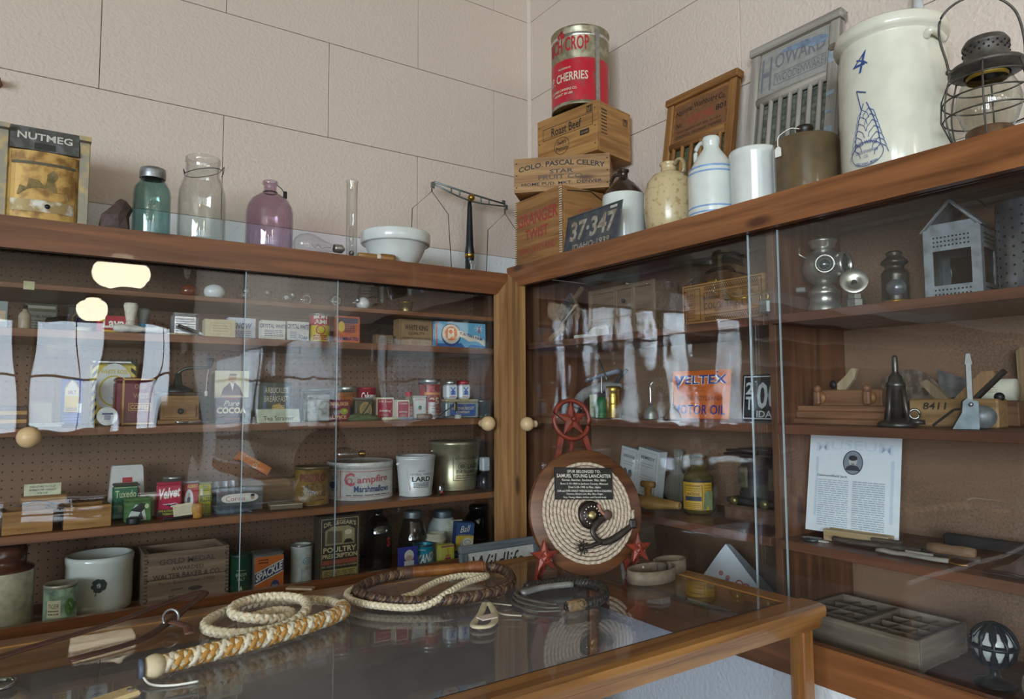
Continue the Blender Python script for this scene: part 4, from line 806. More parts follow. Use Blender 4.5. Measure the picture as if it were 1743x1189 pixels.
# coffee mill
o = thing('coffee_mill', 'wooden coffee mill with drawer and iron crank', 'coffee mill', (-1.015, .15, S2)); WM = wood('a5794a', '7c5630', 'x', 2, .5, False)
B().box((0, 0, .006), (.108, .108, .012), .002).obj('base_board', WM, o); B().box((0, 0, .045), (.096, .096, .066), .001).obj('mill_box', WM, o); B().box((0, 0, .082), (.11, .11, .009), .003).obj('top_board', pm('4a3a2c', .5), o)
dr = B().box((0, -.05, .035), (.08, .005, .034), .001).obj('drawer', WM, o); B().sph((0, -.058, .035), .008, 14).obj('drawer_knob', DARKM, dr)
B().lathe([(.04, .086), (.042, .09), (.03, .1), (.012, .108), (.008, .14), (0, .141)], 24).obj('hopper', pm('4c4e50', .45, .7, .2), o)
c_ = B().tube(smooth_pts([(0, 0, .14), (.012, -.004, .15), (.03, -.01, .155), (.075, -.02, .157)], 5), .0042, 8).obj('crank', pm('57594f', .4, .7), o); B().lathe([(.004, 0), (.006, .004), (.009, .014), (.012, .022), (.0115, .028), (0, .03)], 18, (.078, -.02, .155)).obj('crank_knob', DARKM, c_)
B().tube([(.075, -.02, .152), (.07, -.026, .12), (.068, -.03, .09)], .0008, 5).obj('tag_string', PAPER, o); B().box((.068, -.031, .083), (.007, .001, .014)).obj('price_tag', PAPER, o)
o = thing('tea_spoon', 'small shiny spoon lying at foot of the coffee mill', 'spoon', (-1.0, .055, S2+.001)); B().lathe([(0, 0), (.012, .002), (.017, .006), (.016, .0065), (.011, .003), (0, .001)], 20, (-.018, 0, 0), 1.1, .7).obj('spoon_bowl', pm('c8cacc', .15, .9), o); B().tube([(0, 0, .005), (.02, .004, .006), (.06, .012, .004)], .0018, 6).obj('spoon_handle', STEEL, o)
o = thing('tin_scoop', 'dark folded metal scoop leaning near cocoa box', 'scoop', (-.934, .075, S2)); B().prism([(-.026, 0), (.026, 0), (.03, .02), (-.01, .008)], -.012, .012, 'y').obj('scoop_blade', pm('45423f', .4, .7), o); B().tube([(-.026, 0, .004), (-.045, .0, .006)], .003, 6).obj('scoop_handle', STEEL, o)
def cocoa(a, w, h):
    a.rect(0, h*.24, w, h*.48, '4a3034'); a.rect(0, h*.74, w, h*.52, 'dccfa8'); a.poly([(-w*.32, h*.5), (-w*.25, h*.66), (-w*.06, h*.77), (w*.08, h*.77), (w*.24, h*.68), (w*.34, h*.5)], '5a3338'); a.poly([(-w*.06, h*.77), (w*.07, h*.77), (.002, h*.6)], 'eee8d8')
    a.ell(.001, h*.86, w*.12, h*.085, 'c9a588'); a.ell(.003, h*.925, w*.115, h*.025, '8d8578'); a.poly([(-w*.01, h*.775), (w*.05, h*.765), (w*.03, h*.745)], '2b2222'); a.rect(0, h*.51, w*.6, h*.035, 'c49a7a'); a.lines(0, h*.445, h*.47, w*.4, 1, 'b0423c', .003)
    a.txt('Pure', .0, h*.32, w*.46, h*.1, 'e6dcc0', .0, .35); a.txt('COCOA', 0, h*.17, w*.86, h*.125, 'eadfbe', .05); a.lines(0, h*.05, h*.09, w*.7, 1, 'a5473c', .003)
tin('cocoa_tin', 'brown and cream tin lettered Pure COCOA with man in dinner jacket', -.868, .19, S2, .095, .05, .15, '4a3034', art=cocoa, lid='dccfa8', lh=.006)
o = thing('iron_cup', 'little black bowl set before the cocoa tin', 'bowl', (-.845, .075, S2)); B().lathe([(0, 0), (.014, 0), (.02, .012), (.0215, .018), (.019, .018), (.012, .004), (0, .003)], 24).obj('bowl_body', DARKM, o); B().lathe([(.0215, .016), (.024, .017), (.024, .019), (.02, .019)], 24).obj('bowl_rim', DARKM, o)
def arb(a, w, h): a.rect(0, h*.5, w*.97, h*.97, '4f584e'); a.rect(-w*.36, h*.5, w*.1, h*.8, '5d7488'); a.rect(w*.36, h*.5, w*.1, h*.8, '5d7488'); a.txt("ARBUCKLE'S", 0, h*.72, w*.72, h*.15, 'd4c9a8', .0); a.txt('BREAKFAST', .0, h*.5, w*.74, h*.15, 'd4c9a8', .0); a.poly([(-w*.2, h*.05), (w*.25, h*.05), (w*.3, h*.3), (w*.1, h*.46), (-w*.1, h*.42), (-w*.12, h*.25)], 'd7a23e'); a.txt('COFFEE', w*.06, h*.3, w*.4, h*.11, 'e9dfba', .0); a.ell(w*.15, h*.14, w*.07, h*.05, '3f6fae')
tin('coffee_tin', 'dark green tin lettered BREAKFAST behind the tent card', -.742, .18, S2, .096, .05, .118, '4a5248', art=arb, lh=.006)
o = thing('tent_card', 'folded cream tent card reading Tea Strainer', 'sign', (-.764, .06, S2)); B().prism([(-.018, 0), (-.0012, .038), (.0012, .038), (.018, 0), (.0168, 0), (0, .0365), (-.0168, 0)], -.06, .06, 'x').obj('folded_card', pm('dfe3c8', .8), o); a = Art(lambda u, v, e: (u, -.018+.0168*v/.038-e, v)); a.txt('Tea Strainer', 0, .006, .086, .0125, K, .0); a.done(o, 'lettering')
o = tin('tin_box', 'battered pale pewter tin box in front of round tin', -.64, .085, S2, .068, .04, .08, pm('c3c3bd', .35, .6, .35, 70, .3, '9a9a94'))
can('round_tin', 'plain grey round tin behind the pewter tin box', -.6, .2, S2, .05, .098, pm('7f8682', .4, .6, .15), lid=pm('8f9693', .35, .7))
def allsp(a, w, h): a.rect(0, h*.5, w*.96, h*.94, '7c2434'); a.txt('HEN-HUSKER', 0, h*.72, w*.86, h*.17, 'dcae6a', .02); a.ell(-w*.15, h*.45, w*.2, h*.16, '5d4a3a'); a.ell(w*.25, h*.45, w*.16, h*.15, '9aa03c'); a.ell(w*.28, h*.48, w*.06, h*.06, 'c9c23f'); a.txt('ALLSPICE', -.004, h*.1, w*.8, h*.16, 'dcae6a', .02)
tin('spice_tin', 'red spice tin lettered ALLSPICE in front of orange can', -.58, .09, S2, .08, .03, .064, '7a2030', art=allsp, lh=.004)
can('coffee_can', 'orange can with silver lid behind red spice tin', -.512, .18, S2, .0315, .107, 'd9803a', lid='metal', neck=.012, off=R(-15), art=lambda a, r, h: (a.txt('COFFEE', .005, h*.68, .038, .012, K, .02), a.poly([(-.03, h*.45), (-.02, h*.72), (-.008, h*.72), (-.012, h*.45)], 'c9481f'), a.ell(.01, h*.52, .018, .008, 'e8a83e'), a.grid(-.04, .002, .04, h*.4, '4a5a66', 12)))
can('baking_powder_can', 'red round can lettered Calumet', -.443, .18, S2, .03, .104, 'b3203a', lid='b3203a', off=R(-12), art=lambda a, r, h: (a.txt('Calumet', .006, h*.6, .058, .026, 'f0e8dc', .03), a.grid(-.03, .005, .03, h*.45, '8f2236', 10), a.lines(0, h*.1, h*.4, .035, 4, 'd9b4a8', .003)))
tin('mustard_tin', 'small grey-brown tin with swirling picture before the red can', -.489, .1, S2, .058, .03, .07, '5c5644', art=lambda a, w, h: (a.ell(0, h*.5, w*.3, h*.3, '8d7a4e'), a.ring(.004, h*.45, w*.34, h*.36, .004, 'b08a4e'), a.line([(-w*.2, h*.2), (w*.1, h*.5), (w*.3, h*.8)], .004, '3b352c')), lid='8d8f8a', lh=.006)
o = thing('cloth_pouch', 'crumpled olive green cloth pouch at shelf edge', 'pouch', (-.5, .06, S2)); b = B(); b.lathe([(0, 0), (.05, 0), (.053, .006), (.046, .014), (.02, .019), (0, .018)], 20, sx=1, sy=.45); b.v = [(x, y, z+.003*sin(x*240)*(z > .01)+.002*sin(y*500)*(z > .004)) for x, y, z in b.v]; b.obj('pouch_cloth', pm('5f6a44', .9, 0, .15, 60, .4), o); B().tube([(-.05, -.01, .006), (-.03, -.02, .012), (0, -.02, .01)], .0012, 5).obj('drawstring', pm('4a5236', .9), o)
for x, y, w, h, lab, t2 in ((-.397, .13, .062, .07, 'wider red spice carton lettered Dill Seed', 'Dill Seed'), (-.374, .085, .044, .062, 'narrow red spice carton lettered Turmeric overlapping the wider one', 'Turmeric')):
    carton('spice_carton', lab, x+(.012 if w < .05 else -.008), y, S2, w, .025, h, CR, cat='box', group='red spice cartons', art=lambda a, w_, h_, t2=t2: (a.rect(.0, h_*.48, w_*.84, h_*.9, 'a81d34'), a.txt(t2, 0, h_*.78, w_*.7, h_*.1, 'e8c9b0', .01), a.txt('Schilling', 0, h_*.33, w_*.66, h_*.12, 'f0dccb', .01, .2), a.lines(0, h_*.14, h_*.26, w_*.4, 2, 'd8a898', .0015)))
o = thing('sauce_bottle', 'small glass bottle with bright red screw cap', 'bottle', (-.331, .1, S2)); B().lathe([(0, 0), (.014, 0), (.0155, .003), (.0155, .05), (.013, .062), (.0095, .07), (.009, .076), (0, .076)], 24).obj('bottle_body', pm('8d7a56', .15, 0, .1), o); B().cyl((0, 0, .074), .0115, .016, 20, b=.001).obj('screw_cap', pm('c8263a', .35), o); a = Art(round_(.0156)); a.grid(-.012, .008, .012, .048, 'b02a34', 6); a.txt('LIQUID', 0, .036, .017, .005, CR); a.txt('SMOKE', 0, .028, .017, .005, CR); a.lines(0, .012, .025, .015, 3, CR, .0015); a.done(o)
tin('spice_tin', 'white spice tin with small green crest', -.29, .11, S2, .05, .028, .076, 'e4e2da', art=lambda a, w, h: (a.ell(0, h*.5, .006, .006, GN), a.lines(0, h*.38, h*.44, w*.3, 1, RD, .002), a.txt('PEPPER', 0, h*.8, w*.7, h*.06, 'c98a80'), a.lines(0, h*.12, h*.2, w*.6, 2, 'd08a6a', .002)), lh=.005)
def kc(a, r, h): a.grid(-.06, .003, .06, h*.86, pm('b0382e', .4, .1, .4, 60, 0, '8a3a30'), 20); a.txt('K C', 0, h*.68, .058, h*.17, '1f1a18', .035); a.grid(-.03, h*.6, .035, h*.66, 'd58a3a', 10); a.ell(.006, h*.44, .024, .022, '211d1c', 24); a.txt('25', .006, h*.36, .034, h*.17, 'd9c79a', .02); a.txt('OUNCES', .006, h*.27, .03, .009, 'd9a83a', .01); a.lines(.0, h*.05, h*.22, .05, 3, 'd9a23a', .004)
can('baking_powder_can', 'tall red and orange can lettered K C 25', -.232, .14, S2, .0365, .132, 'a8402e', art=kc, off=R(-8), neck=.01)
o = thing('spice_shaker', 'little white tube with red band in front of tall red can', 'tube', (-.262, .066, S2)); B().lathe([(0, 0), (.011, 0), (.0115, .003), (.0115, .05), (.0115, .055), (0, .055)], 20).obj('tube_body', pm('e6e2dc', .4), o); B().cyl((0, 0, .055), .0118, .007, 20, b=.001).obj('red_cap', pm(RD, .4), o); a = Art(round_(.0116)); a.txt('PURE', 0, .04, .015, .004, RD); a.txt('SPICE', 0, .032, .015, .004, K); a.lines(0, .01, .028, .014, 4, '8a8480', .001); a.done(o)
def mill(a, r, h):
    a.poly([(-.005, h*.3), (.006, h*.3), (.004, h*.55), (-.003, h*.55)], '2f62b8')
    for q in (45, 135): c, s_ = cos(R(q))*.013, sin(R(q))*.013; a.line([(-c, h*.57-s_), (c, h*.57+s_)], .0035, '3a6fc4')
    a.ell(0, h*.32, .011, .003, '3a6fc4')
for x, cap, word, lab in ((-.163, TINM, 'PEPPER', 'milk glass shaker with silver cap and blue windmill, marked PEPPER'), (-.112, pm('a8283a', .35, .3), 'SALT', 'milk glass shaker with red cap and blue windmill, marked SALT')):
    o = thing('milk_glass_shaker', lab, 'shaker', (x, .12, S2+.0645), 0, 'windmill shakers'); B().box((0, 0, .026), (.043, .04, .052), .007).obj('shaker_body', pm('e4e8ec', .15, 0, .02), o); B().lathe([(.02, .05), (.0215, .053), (.0215, .062), (.018, .0645), (0, .065)], 24).obj('cap', cap, o); a = Art(flat(-.02)); mill(a, 1, .055); a.txt(word, 0, .006, .022, .005, 'c04a54', .01); a.done(o)
tin('biscuit_tin', 'blue and cream hinged biscuit tin under the two shakers', -.13, .12, S2, .13, .06, .064, pm('9aa8ae', .4, .3, .1), lid='c9b98c', lh=.01, art=lambda a, w, h: (a.rect(0, h*.42, w*.78, h*.66, '2f5a9c'), a.frame(0, h*.42, w*.84, h*.72, .0018, 'cdbd8c'), a.txt('NATIONAL BISCUIT', 0, h*.44, w*.68, h*.16, 'dcd3b0', .02), a.txt('COMPANY', 0, h*.24, w*.42, h*.14, 'dcd3b0', .02)))
can('round_tin', 'small plain dull grey round tin beside blue biscuit tin', -.026, .14, S2, .034, .06, pm('93999c', .4, .6, .12), lid=pm('a4a9ab', .35, .7))
o = thing('ice_tongs', 'old rusty kitchen tongs with wooden grip lying on shelf', 'tongs', (-.27, .05, S2+.009)); tube_lying(o, 'wooden_grip', [(0, -.055), (.008, -.052), (.0095, -.03), (.008, -.004), (.005, 0), (0, .001)], wood('9c7a5c', '7c5c40', 'x', 3, .5, False)); B().tube([(0, 0, 0), (.03, 0, .006), (.06, 0, .022), (.085, 0, .036)], .0022, 6).tube([(0, 0, 0), (.04, -.006, -.004), (.08, -.008, .001)], .002, 6).obj('tong_arms', pm('5d5550', .4, .7), o); B().box((.088, 0, .03), (.014, .012, .03), .003, Matrix()).obj('tong_jaw', pm('5a4f4a', .4, .7), o)
o = thing('table_knife', 'ivory-handled knife lying along the shelf edge', 'knife', (-.42, .042, S2+.0045)); tube_lying(o, 'handle', [(0, -.03), (.0045, -.028), (.0055, 0), (.004, .028), (0, .03)], pm('d8cfa4', .35)); B().box((.055, 0, 0), (.05, .0015, .008), .0005).obj('blade', STEEL, o)
o = thing('bottle_cap', 'two small white caps stacked near the door knob', 'caps', (-.173, .05, S2)); 
for i in range(2): B().cyl((0, 0, .0005+.0062*i), .0115, .006, 22, b=.0008).obj('white_cap', pm('e2dfd6', .5), o)

# ---- tobacco and grocery shelf
S3 = 1.1076
DW = 'bd8a4c', '9a6a34'
def drawer(label, x, y, w_, d, h):
    o = thing('wooden_bin', label, 'box', (x, y, S3), R(4)); W = wood(*DW, 'x', 2, .55, False)
    B().box((0, -d/2+.004, h/2), (w_, .008, h), .001).obj('front_board', W, o)
    for s in (-1, 1): B().box((s*(w_/2-.004), .004, h/2), (.007, d-.01, h), .001).obj('side_board', pm('5d4a38', .7), o)
    B().box((0, d/2-.004, h/2), (w_-.016, .006, h-.004)).obj('back_board', W, o); B().box((0, 0, .003), (w_-.016, d-.02, .005)).obj('bottom_board', W, o)
    B().box((0, 0, h*.6), (w_-.018, d-.022, .012)).obj('green_lining', pm('5d7a6a', .8), o); a = Art(flat(-d/2)); a.txt('DENTAL', 0, h*.15, w_*.4, h*.08, '7a5228', 0); a.rect(w_*.36, h*.82, w_*.12, h*.04, '6a4826'); a.done(o); return o
drawer('open wooden drawer box standing at left end of tobacco shelf', -1.35, .1, .1, .1, .053); drawer('open wooden drawer box with green lining next to tobacco tins', -1.228, .1, .102, .1, .054)
o = thing('wooden_bin', 'smaller wooden drawer stacked behind, holding the display card', 'box', (-1.315, .235, S3)); W = wood(*DW, 'x', 2, .55, False); B().box((0, 0, .035), (.1, .09, .07), .002).obj('drawer_body', W, o); B().box((0, -.046, .058), (.092, .003, .02), .001).obj('drawer_front', W, o); B().tube([(-.06, -.05, .05), (-.02, -.055, .06), (.05, -.055, .045)], .002, 6).obj('pull_wire', STEEL, o)
o = thing('display_card', 'cream printed display card standing on wooden drawer', 'card', (-1.318, .215, S3+.0706)); B().box((0, 0, .014), (.08, .0015, .03)).obj('card', pm('dfe0c0', .8), o); a = Art(flat(-.0009)); a.txt('DENTAL GOLD', 0, .019, .055, .005, '5a6a5a', 0); a.txt('WINDOW GALLES', 0, .011, .06, .005, '3a4a44', 0); a.txt('1910', 0, .003, .02, .004, '3a4a44', 0); a.done(o)
def fan(a, w, h): a.rect(0, h*.3, w*.78, h*.5, 'b82438'); a.rect(0, h*.62, w*.8, h*.05, '8d95c0'); a.rect(0, h*.72, w*.3, h*.14, 'b82438'); a.poly([(-w*.34, h*.3), (w*.34, h*.3), (w*.2, h*.52), (0, h*.56), (-w*.2, h*.52)], 'e8e6e2'); a.txt('WHITE OWL', 0, h*.38, w*.5, h*.08, NV, .02)
o = thing('cigar_box', 'white and red flared cigar carton behind green tins', 'box', (-1.125, .23, S3)); B().prism([(-.046, 0), (.046, 0), (.038, .13), (.034, .136), (-.034, .136), (-.038, .13)], -.015, .015, 'y').obj('carton', pm('dcdad4', .6, 0, .05), o); a = Art(flat(-.015)); fan(a, .08, .13); a.done(o)
tin('tobacco_tin', 'tall green pocket tin lettered Tuxedo', -1.135, .15, S3, .06, .022, .095, '1f6a4c', art=lambda a, w, h: (a.txt('Tuxedo', 0, h*.6, w*.82, h*.2, 'c9cfa0', .01), a.rect(0, h*.88, w*.9, h*.02, 'b5bf8a'), a.ell(-w*.2, h*.3, w*.1, h*.1, '8fae86')), lh=.008, lid='4a4038')
tin('tobacco_tin', 'short green and white pictorial tin in front of tall green tin', -1.112, .085, S3, .064, .035, .062, '4f7a45', art=lambda a, w, h: (a.poly([(-w*.4, h*.1), (w*.3, h*.08), (w*.2, h*.6), (-w*.1, h*.75), (-w*.3, h*.4)], 'c9cfc4'), a.poly([(-w*.3, h*.5), (w*.1, h*.8), (w*.35, h*.7), (w*.1, h*.4)], '23282a'), a.ell(w*.3, h*.65, w*.08, h*.1, 'c3cf9a'), a.poly([(-w*.1, h*.1), (w*.2, h*.1), (w*.1, h*.45)], '3a4248')), lh=.008, lid='5f8a52')
o = thing('tobacco_stopper', 'round black ribbed stopper lying before green pictorial tin', 'stopper', (-1.125, .05, S3)); B().lathe([(0, 0), (.015, 0)]+[(.0155+.0008*(i % 2), .002+.0022*i) for i in range(6)]+[(.013, .016), (0, .016)], 24).obj('cap_body', pm('22262a', .4), o); B().cyl((0, 0, .016), .009, .002, 18).obj('cap_top', pm('2b3036', .3), o)
carton('tobacco_box', 'worn beige box with black figurine lid beside red tin', -1.08, .16, S3, .04, .03, .062, 'b39a78', art=lambda a, w, h: (a.rect(0, h*.85, w*.9, h*.2, 'd5cbb4'), a.ell(0, h*.95, w*.2, h*.06, '222')) if False else a.rect(0, h*.82, w*.9, h*.25, 'd5cbb4'))
tin('tobacco_tin', 'bright red tin lettered Velvet in white', -1.035, .11, S3, .061, .024, .094, 'c01f4a', art=lambda a, w, h: (a.txt('Velvet', 0, h*.55, w*.86, h*.3, W_, .03, .2, 0, .12), a.line([(-w*.12, h*.38), (.004, h*.34), (w*.3, h*.37)], .005, '2a2224'), a.line([(w*.05, h*.31), (w*.35, h*.35)], .004, W_), a.rect(0, h*.14, w*.98, h*.2, '2a1f24'), a.txt('PIPE & CIGARETTE', 0, h*.17, w*.85, h*.055, 'd9d23a', .01), a.txt('TOBACCO', 0, h*.08, w*.55, h*.06, 'd9d23a', .01)), lh=.006)
can('tobacco_can', 'silver topped round can behind the bright red tin', -1.01, .2, S3, .028, .1, pm('a3a8aa', .3, .8), lid='metal')
tin('tobacco_tin', 'red tin with white oval portrait and gold ALBERT lettering', -.977, .13, S3, .041, .022, .091, 'b01f2c', art=lambda a, w, h: (a.txt('ALBERT', .002, h*.8, w*.66, h*.1, 'd9b24a', .02), a.ell(-w*.16, h*.42, w*.28, h*.34, 'dfe2e4'), a.poly([(-w*.3, h*.15), (-w*.05, h*.15), (-w*.07, h*.5), (-w*.16, h*.6), (-w*.26, h*.5)], '2b3242'), a.ell(-w*.16, h*.6, w*.07, h*.07, 'c9a58a')), lh=.006, lid='a9adb0')
tin('tobacco_tin', 'slim yellow green tin with dark band', -.944, .11, S3, .032, .02, .088, 'b5ad3a', art=lambda a, w, h: (a.rect(0, h*.5, w*.98, h*.2, '5f6a2c'), a.txt('BEST', .002, h*.44, w*.6, h*.12, 'c9c25a', .02), a.rect(-w*.35, h*.7, w*.22, h*.2, 'd9d8c8'), a.lines(.0, h*.72, h*.9, w*.5, 3, '6f6a2c', .002)), lh=.005, lid='9aa07a')
o = thing('foil_packet', 'crinkled silver foil tobacco packet behind clear display', 'packet', (-.893, .135, S3)); b = B(); n = 9
V = [(-.03+.06*i/n, -.011+.004*((i*7+j*3) % 3-1), .085*j/n) for j in range(n+1) for i in range(n+1)]; V2 = [(x, .011-.004*((i*5) % 3-1)*.5, z) for i, (x, y, z) in enumerate(V)]
F = [(j*(n+1)+i, j*(n+1)+i+1, (j+1)*(n+1)+i+1, (j+1)*(n+1)+i) for j in range(n) for i in range(n)]; m_ = (n+1)**2
edge = [i for i in range(n+1)]+[(j+1)*(n+1)-1 for j in range(1, n+1)]+[n*(n+1)+i for i in range(n-1, -1, -1)]+[j*(n+1) for j in range(n-1, 0, -1)]
b.add(V+V2, F+[tuple(i+m_ for i in f[::-1]) for f in F]+[(edge[k], edge[k]+m_, edge[(k+1) % len(edge)]+m_, edge[(k+1) % len(edge)]) for k in range(len(edge))]); b.obj('foil_wrap', pm('c3c6c9', .18, .9, .1), o)
a = Art(flat(-.0165)); a.txt('RED', 0, .04, .03, .014, 'a8444e', .02); a.done(o)
o = thing('paper_envelope', 'small cream paper envelope leaning on red tins', 'envelope', (-1.003, .064, S3)); o.rotation_euler = (R(-12), R(-5), 0); B().box((0, 0, .02), (.05, .002, .038), .0005).obj('envelope_paper', pm('ded3b4', .8, 0, .06), o); a = Art(flat(-.001)); a.lines(0, .012, .034, .042, 5, 'a39a80', .0008); a.done(o)
o = thing('corncob_pipe', 'corn cob pipe bowl with black stem on shelf edge', 'pipe', (-.973, .052, S3)); b = B(); b.lathe([(0, 0), (.011, 0), (.0125, .004), (.0135, .03), (.0125, .037), (.01, .037), (.009, .01), (0, .01)], 24); b.v = [(x*(1+.03*sin(z*900)), y*(1+.03*sin(z*900)), z) for x, y, z in b.v]; b.obj('cob_bowl', pm('c98f3a', .6, 0, .2, 140, .4), o); B().tube(smooth_pts([(-.008, 0, .006), (-.03, -.004, .006), (-.06, -.008, .005), (-.085, -.008, .006)], 4), [.004]*13, 8).obj('stem', pm('1e1c1c', .3), o)
AC = glass('f2f5f7', 0, .07, .2)
o = thing('acrylic_display', 'clear plastic cigar display holder with oval Corina sign', 'display', (-.875, .075, S3)); B().box((.02, .02, .036), (.125, .004, .068), .001).obj('back_plate', glass('e3e9ee', 0, .08, 0, .25), o); B().box((-.016, -.012, .016), (.125, .004, .03), .001).box((-.016, .005, .002), (.125, .034, .003)).obj('front_lip', AC, o)
a = Art(lambda u, v, e: (u+.02, .0178-e, v)); P = [(.05*math.copysign(abs(cos(2*pi*i/28))**.5, cos(2*pi*i/28)), .038+.0125*sin(2*pi*i/28)) for i in range(28)]; a.poly(P, 'ece4d6'); a.txt('Corina', -.012, .031, .052, .013, 'b05a6a', .0); a.ell(.034, .039, .006, .007, 'c49a80'); a.ell(.034, .044, .006, .004, '2b2222'); a.done(o)
o = thing('wooden_tray_box', 'flat plain wooden box behind the clear cigar display', 'box', (-.755, .25, S3)); W = wood('a98560', '8a6a48', 'x', 1.5, .6, False); B().box((0, -.04, .036), (.19, .008, .072), .001).obj('front_board', W, o); B().box((0, .04, .036), (.19, .008, .072), .001).obj('back_board', W, o)
for s in (-1, 1): B().box((s*.091, 0, .036), (.008, .071, .072), .001).obj('end_board', W, o)
B().box((0, 0, .0365), (.173, .071, .07)).obj('inner_block', W, o)
o = thing('cigar_carton', 'orange cigar carton tilted on top of plain wooden box', 'box', (-.83, .25, S3+.0725)); o.rotation_euler = (0, R(32), R(0)); B().box((.045, 0, .0175), (.105, .04, .03), .001).obj('carton', pm('dd7a2a', .5), o); o.location.z = S3+.128
a = Art(lambda u, v, e: (.045+u, -.02-e, .0175+v)); a.txt('ROYAL', -.01, .006, .05, .006, 'e8c98a', .01); a.ring(.004, -.004, .007, .007, .0015, 'e8d8b0'); a.line([(-.05, -.013), (.05, -.013)], .004, K); a.done(o)
o = thing('cigarette_case', 'flat pale flip-top box lying on the shelf', 'box', (-.73, .085, S3), R(-8)); B().box((0, 0, .0055), (.09, .05, .011), .001).obj('case_base', pm('7a6a54', .6), o); B().box((0, 0, .0125), (.091, .051, .003), .0008).obj('case_lid', pm('cbb9a0', .6), o); a = Art(lambda u, v, e: (u, v, .0141+e)); a.frame(0, 0, .085, .045, .001, 'a58a6a'); a.txt('Camel', 0, -.006, .03, .009, 'a07a5a', 0); a.done(o)
def pedro(a, r, h): a.txt('PEDRO', .0, h*.62, .08, h*.2, '7a3040', .02); a.ell(-.006, h*.46, .02, .014, '4f4436'); a.ell(.012, h*.48, .012, .012, '8a6a3a'); a.txt('CUT PLUG', 0, h*.24, .078, h*.12, '3f3222', .01); a.lines(0, h*.1, h*.2, .07, 1, '6a5636', .004)
can('tobacco_can', 'tan round tobacco can lettered CUT PLUG', -.641, .12, S3, .05, .114, pm('ab8548', .45, .1, .4, 40, 0, '8a6636'), lid=pm('8d7a5c', .4, .5), art=pedro, off=R(-14))
def camp(a, r, h):
    R1 = 'b84a4e'; a.grid(-.2, h*.76, .2, h*.775, R1, 40); a.grid(-.2, h*.09, .2, h*.1, R1, 40)
    for u in (-.075, .125): a.grid(u-.001, h*.02, u+.001, h*.84, R1)
    a.txt('C', -.045, h*.38, .034, h*.36, 'b0505a', .03); a.txt('ampfire', .032, h*.42, .105, h*.24, 'b0505a', .02, 0, 0, .05); a.txt('Marshmallows', .03, h*.22, .12, h*.17, NV, .02); a.lines(.02, h*.11, h*.17, .15, 1, '5a5a60', .003); a.ring(-.044, h*.52, .009, .009, .003, 'b0505a')
    a.txt('EST', -.1, h*.55, .024, h*.1, K, .01); a.ell(-.108, h*.4, .018, h*.09, NV); a.txt('ury', -.1, h*.2, .026, h*.14, K, .01)
can('marshmallow_tin', 'wide white tin lettered Campfire Marshmallows', -.458, .19, S3, .104, .116, pm('dcdad4', .35, .1, .08, 50), lid=pm('d8d5ce', .35, .1, .15, 60), art=camp, off=R(-16), neck=.012)
o = thing('light_bulb', 'dusty old clear light bulb lying on marshmallow tin', 'light bulb', (-.5, .17, S3+.1395), R(-10)); Tm = Matrix.Rotation(R(90), 4, 'Y'); B().lathe([(0, -.055), (.012, -.05), (.021, -.035), (.0225, -.02), (.018, 0), (.01, .02), (.009, .028)], 22, T=Tm).obj('glass_envelope', CG, o); B().lathe([(.009, .028)]+[(.0095+.001*(i % 2), .03+.003*i) for i in range(6)]+[(0, .05)], 16, T=Tm).obj('screw_base', BRASS, o)
def pail(name, label, x, y, r, r2, h, m, art, lid):
    o = thing(name, label, 'pail', (x, y, S3)); B().lathe([(0, .002), (r, .002), (r+.001, 0), (r+.001, .004), (r, .005), (r2, h*.9), (r2+.001, h*.91), (r2+.001, h*.95), (r2, h*.96)]+([(r2-.002, h*.95), (r-.002, .006), (0, .006)] if not lid else [(0, h*.96)]), 44).obj('pail_body', m, o)
    if lid: B().lathe([(r2+.002, h*.92), (r2+.003, h*.93), (r2+.003, h*.99), (r2, h), (r2-.005, h), (r2-.007, h*.98), (0, h*.98)], 44).obj('lid', m, o)
    else: B().lathe([(r2-.002, h*.955), (r2+.002, h*.955), (r2+.0025, h*.985), (r2, h), (r2-.002, h*.985)], 44).obj('rolled_rim', m, o)
    for s in (-1, 1): B().sph((s*(r2+.001), 0, h*.8), .006, 12).obj('bail_ear', m, o)
    a = Art(round_(r, r2, h*.96, 1, R(-11))); art(a, r, h); a.done(o); return o
def lard(a, r, h): a.poly([(-.04, h*.7), (.048, h*.7), (.038, h*.16), (-.032, h*.16)], '4a3622'); a.poly([(-.037, h*.68), (.045, h*.68), (.0355, h*.18), (-.0295, h*.18)], 'dad8d0'); a.txt('FROM', .003, h*.62, .02, h*.03, K, 0); a.txt('CENTRAL  MARKET', .004, h*.53, .07, h*.05, '4a4440', .0); a.txt('LARD', .004, h*.38, .058, h*.12, '2b221c', .03); a.lines(.004, h*.22, h*.36, .05, 4, '4a4440', .0022)
pail('lard_pail', 'white pail labelled LARD beside the marshmallow tin', -.298, .11, .053, .063, .13, pm('dcddda', .35, .1, .05, 30), lard, False)
def star(a, r, h): a.frame(.02, h*.46, .1, h*.5, .002, '3a3830'); a.txt('BONNEVILLE BRAND', .02, h*.64, .085, h*.045, '3a3830', 0); a.ring(0, h*.5, .014, .014, .002, '3a3830'); a.ell(0, h*.5, .009, .009, '55523f'); a.txt('LARD', .038, h*.45, .042, h*.1, '3a3830', .02); a.txt('STAR PACKING CO.', .02, h*.36, .08, h*.06, '3a3830', .02); a.lines(.02, h*.24, h*.33, .08, 2, '4a483c', .0025)
pail('lard_pail', 'large bare metal pail with lid and printed panel', -.11, .18, .074, .09, .168, pm('b3ab8c', .32, .7, .15, 20), star, True)
o = vessel('shot_glass', 'tiny clear bottle glass with red print', 'glass', (-.224, .075, S3), [(.013, 0), (.014, .002), (.0145, .02), (.0125, .026), (.0145, .034)], CG, 'glass_body', .0012); a = Art(round_(.0144)); a.txt('MILK', 0, .005, .016, .007, RD, .02); a.done(o)
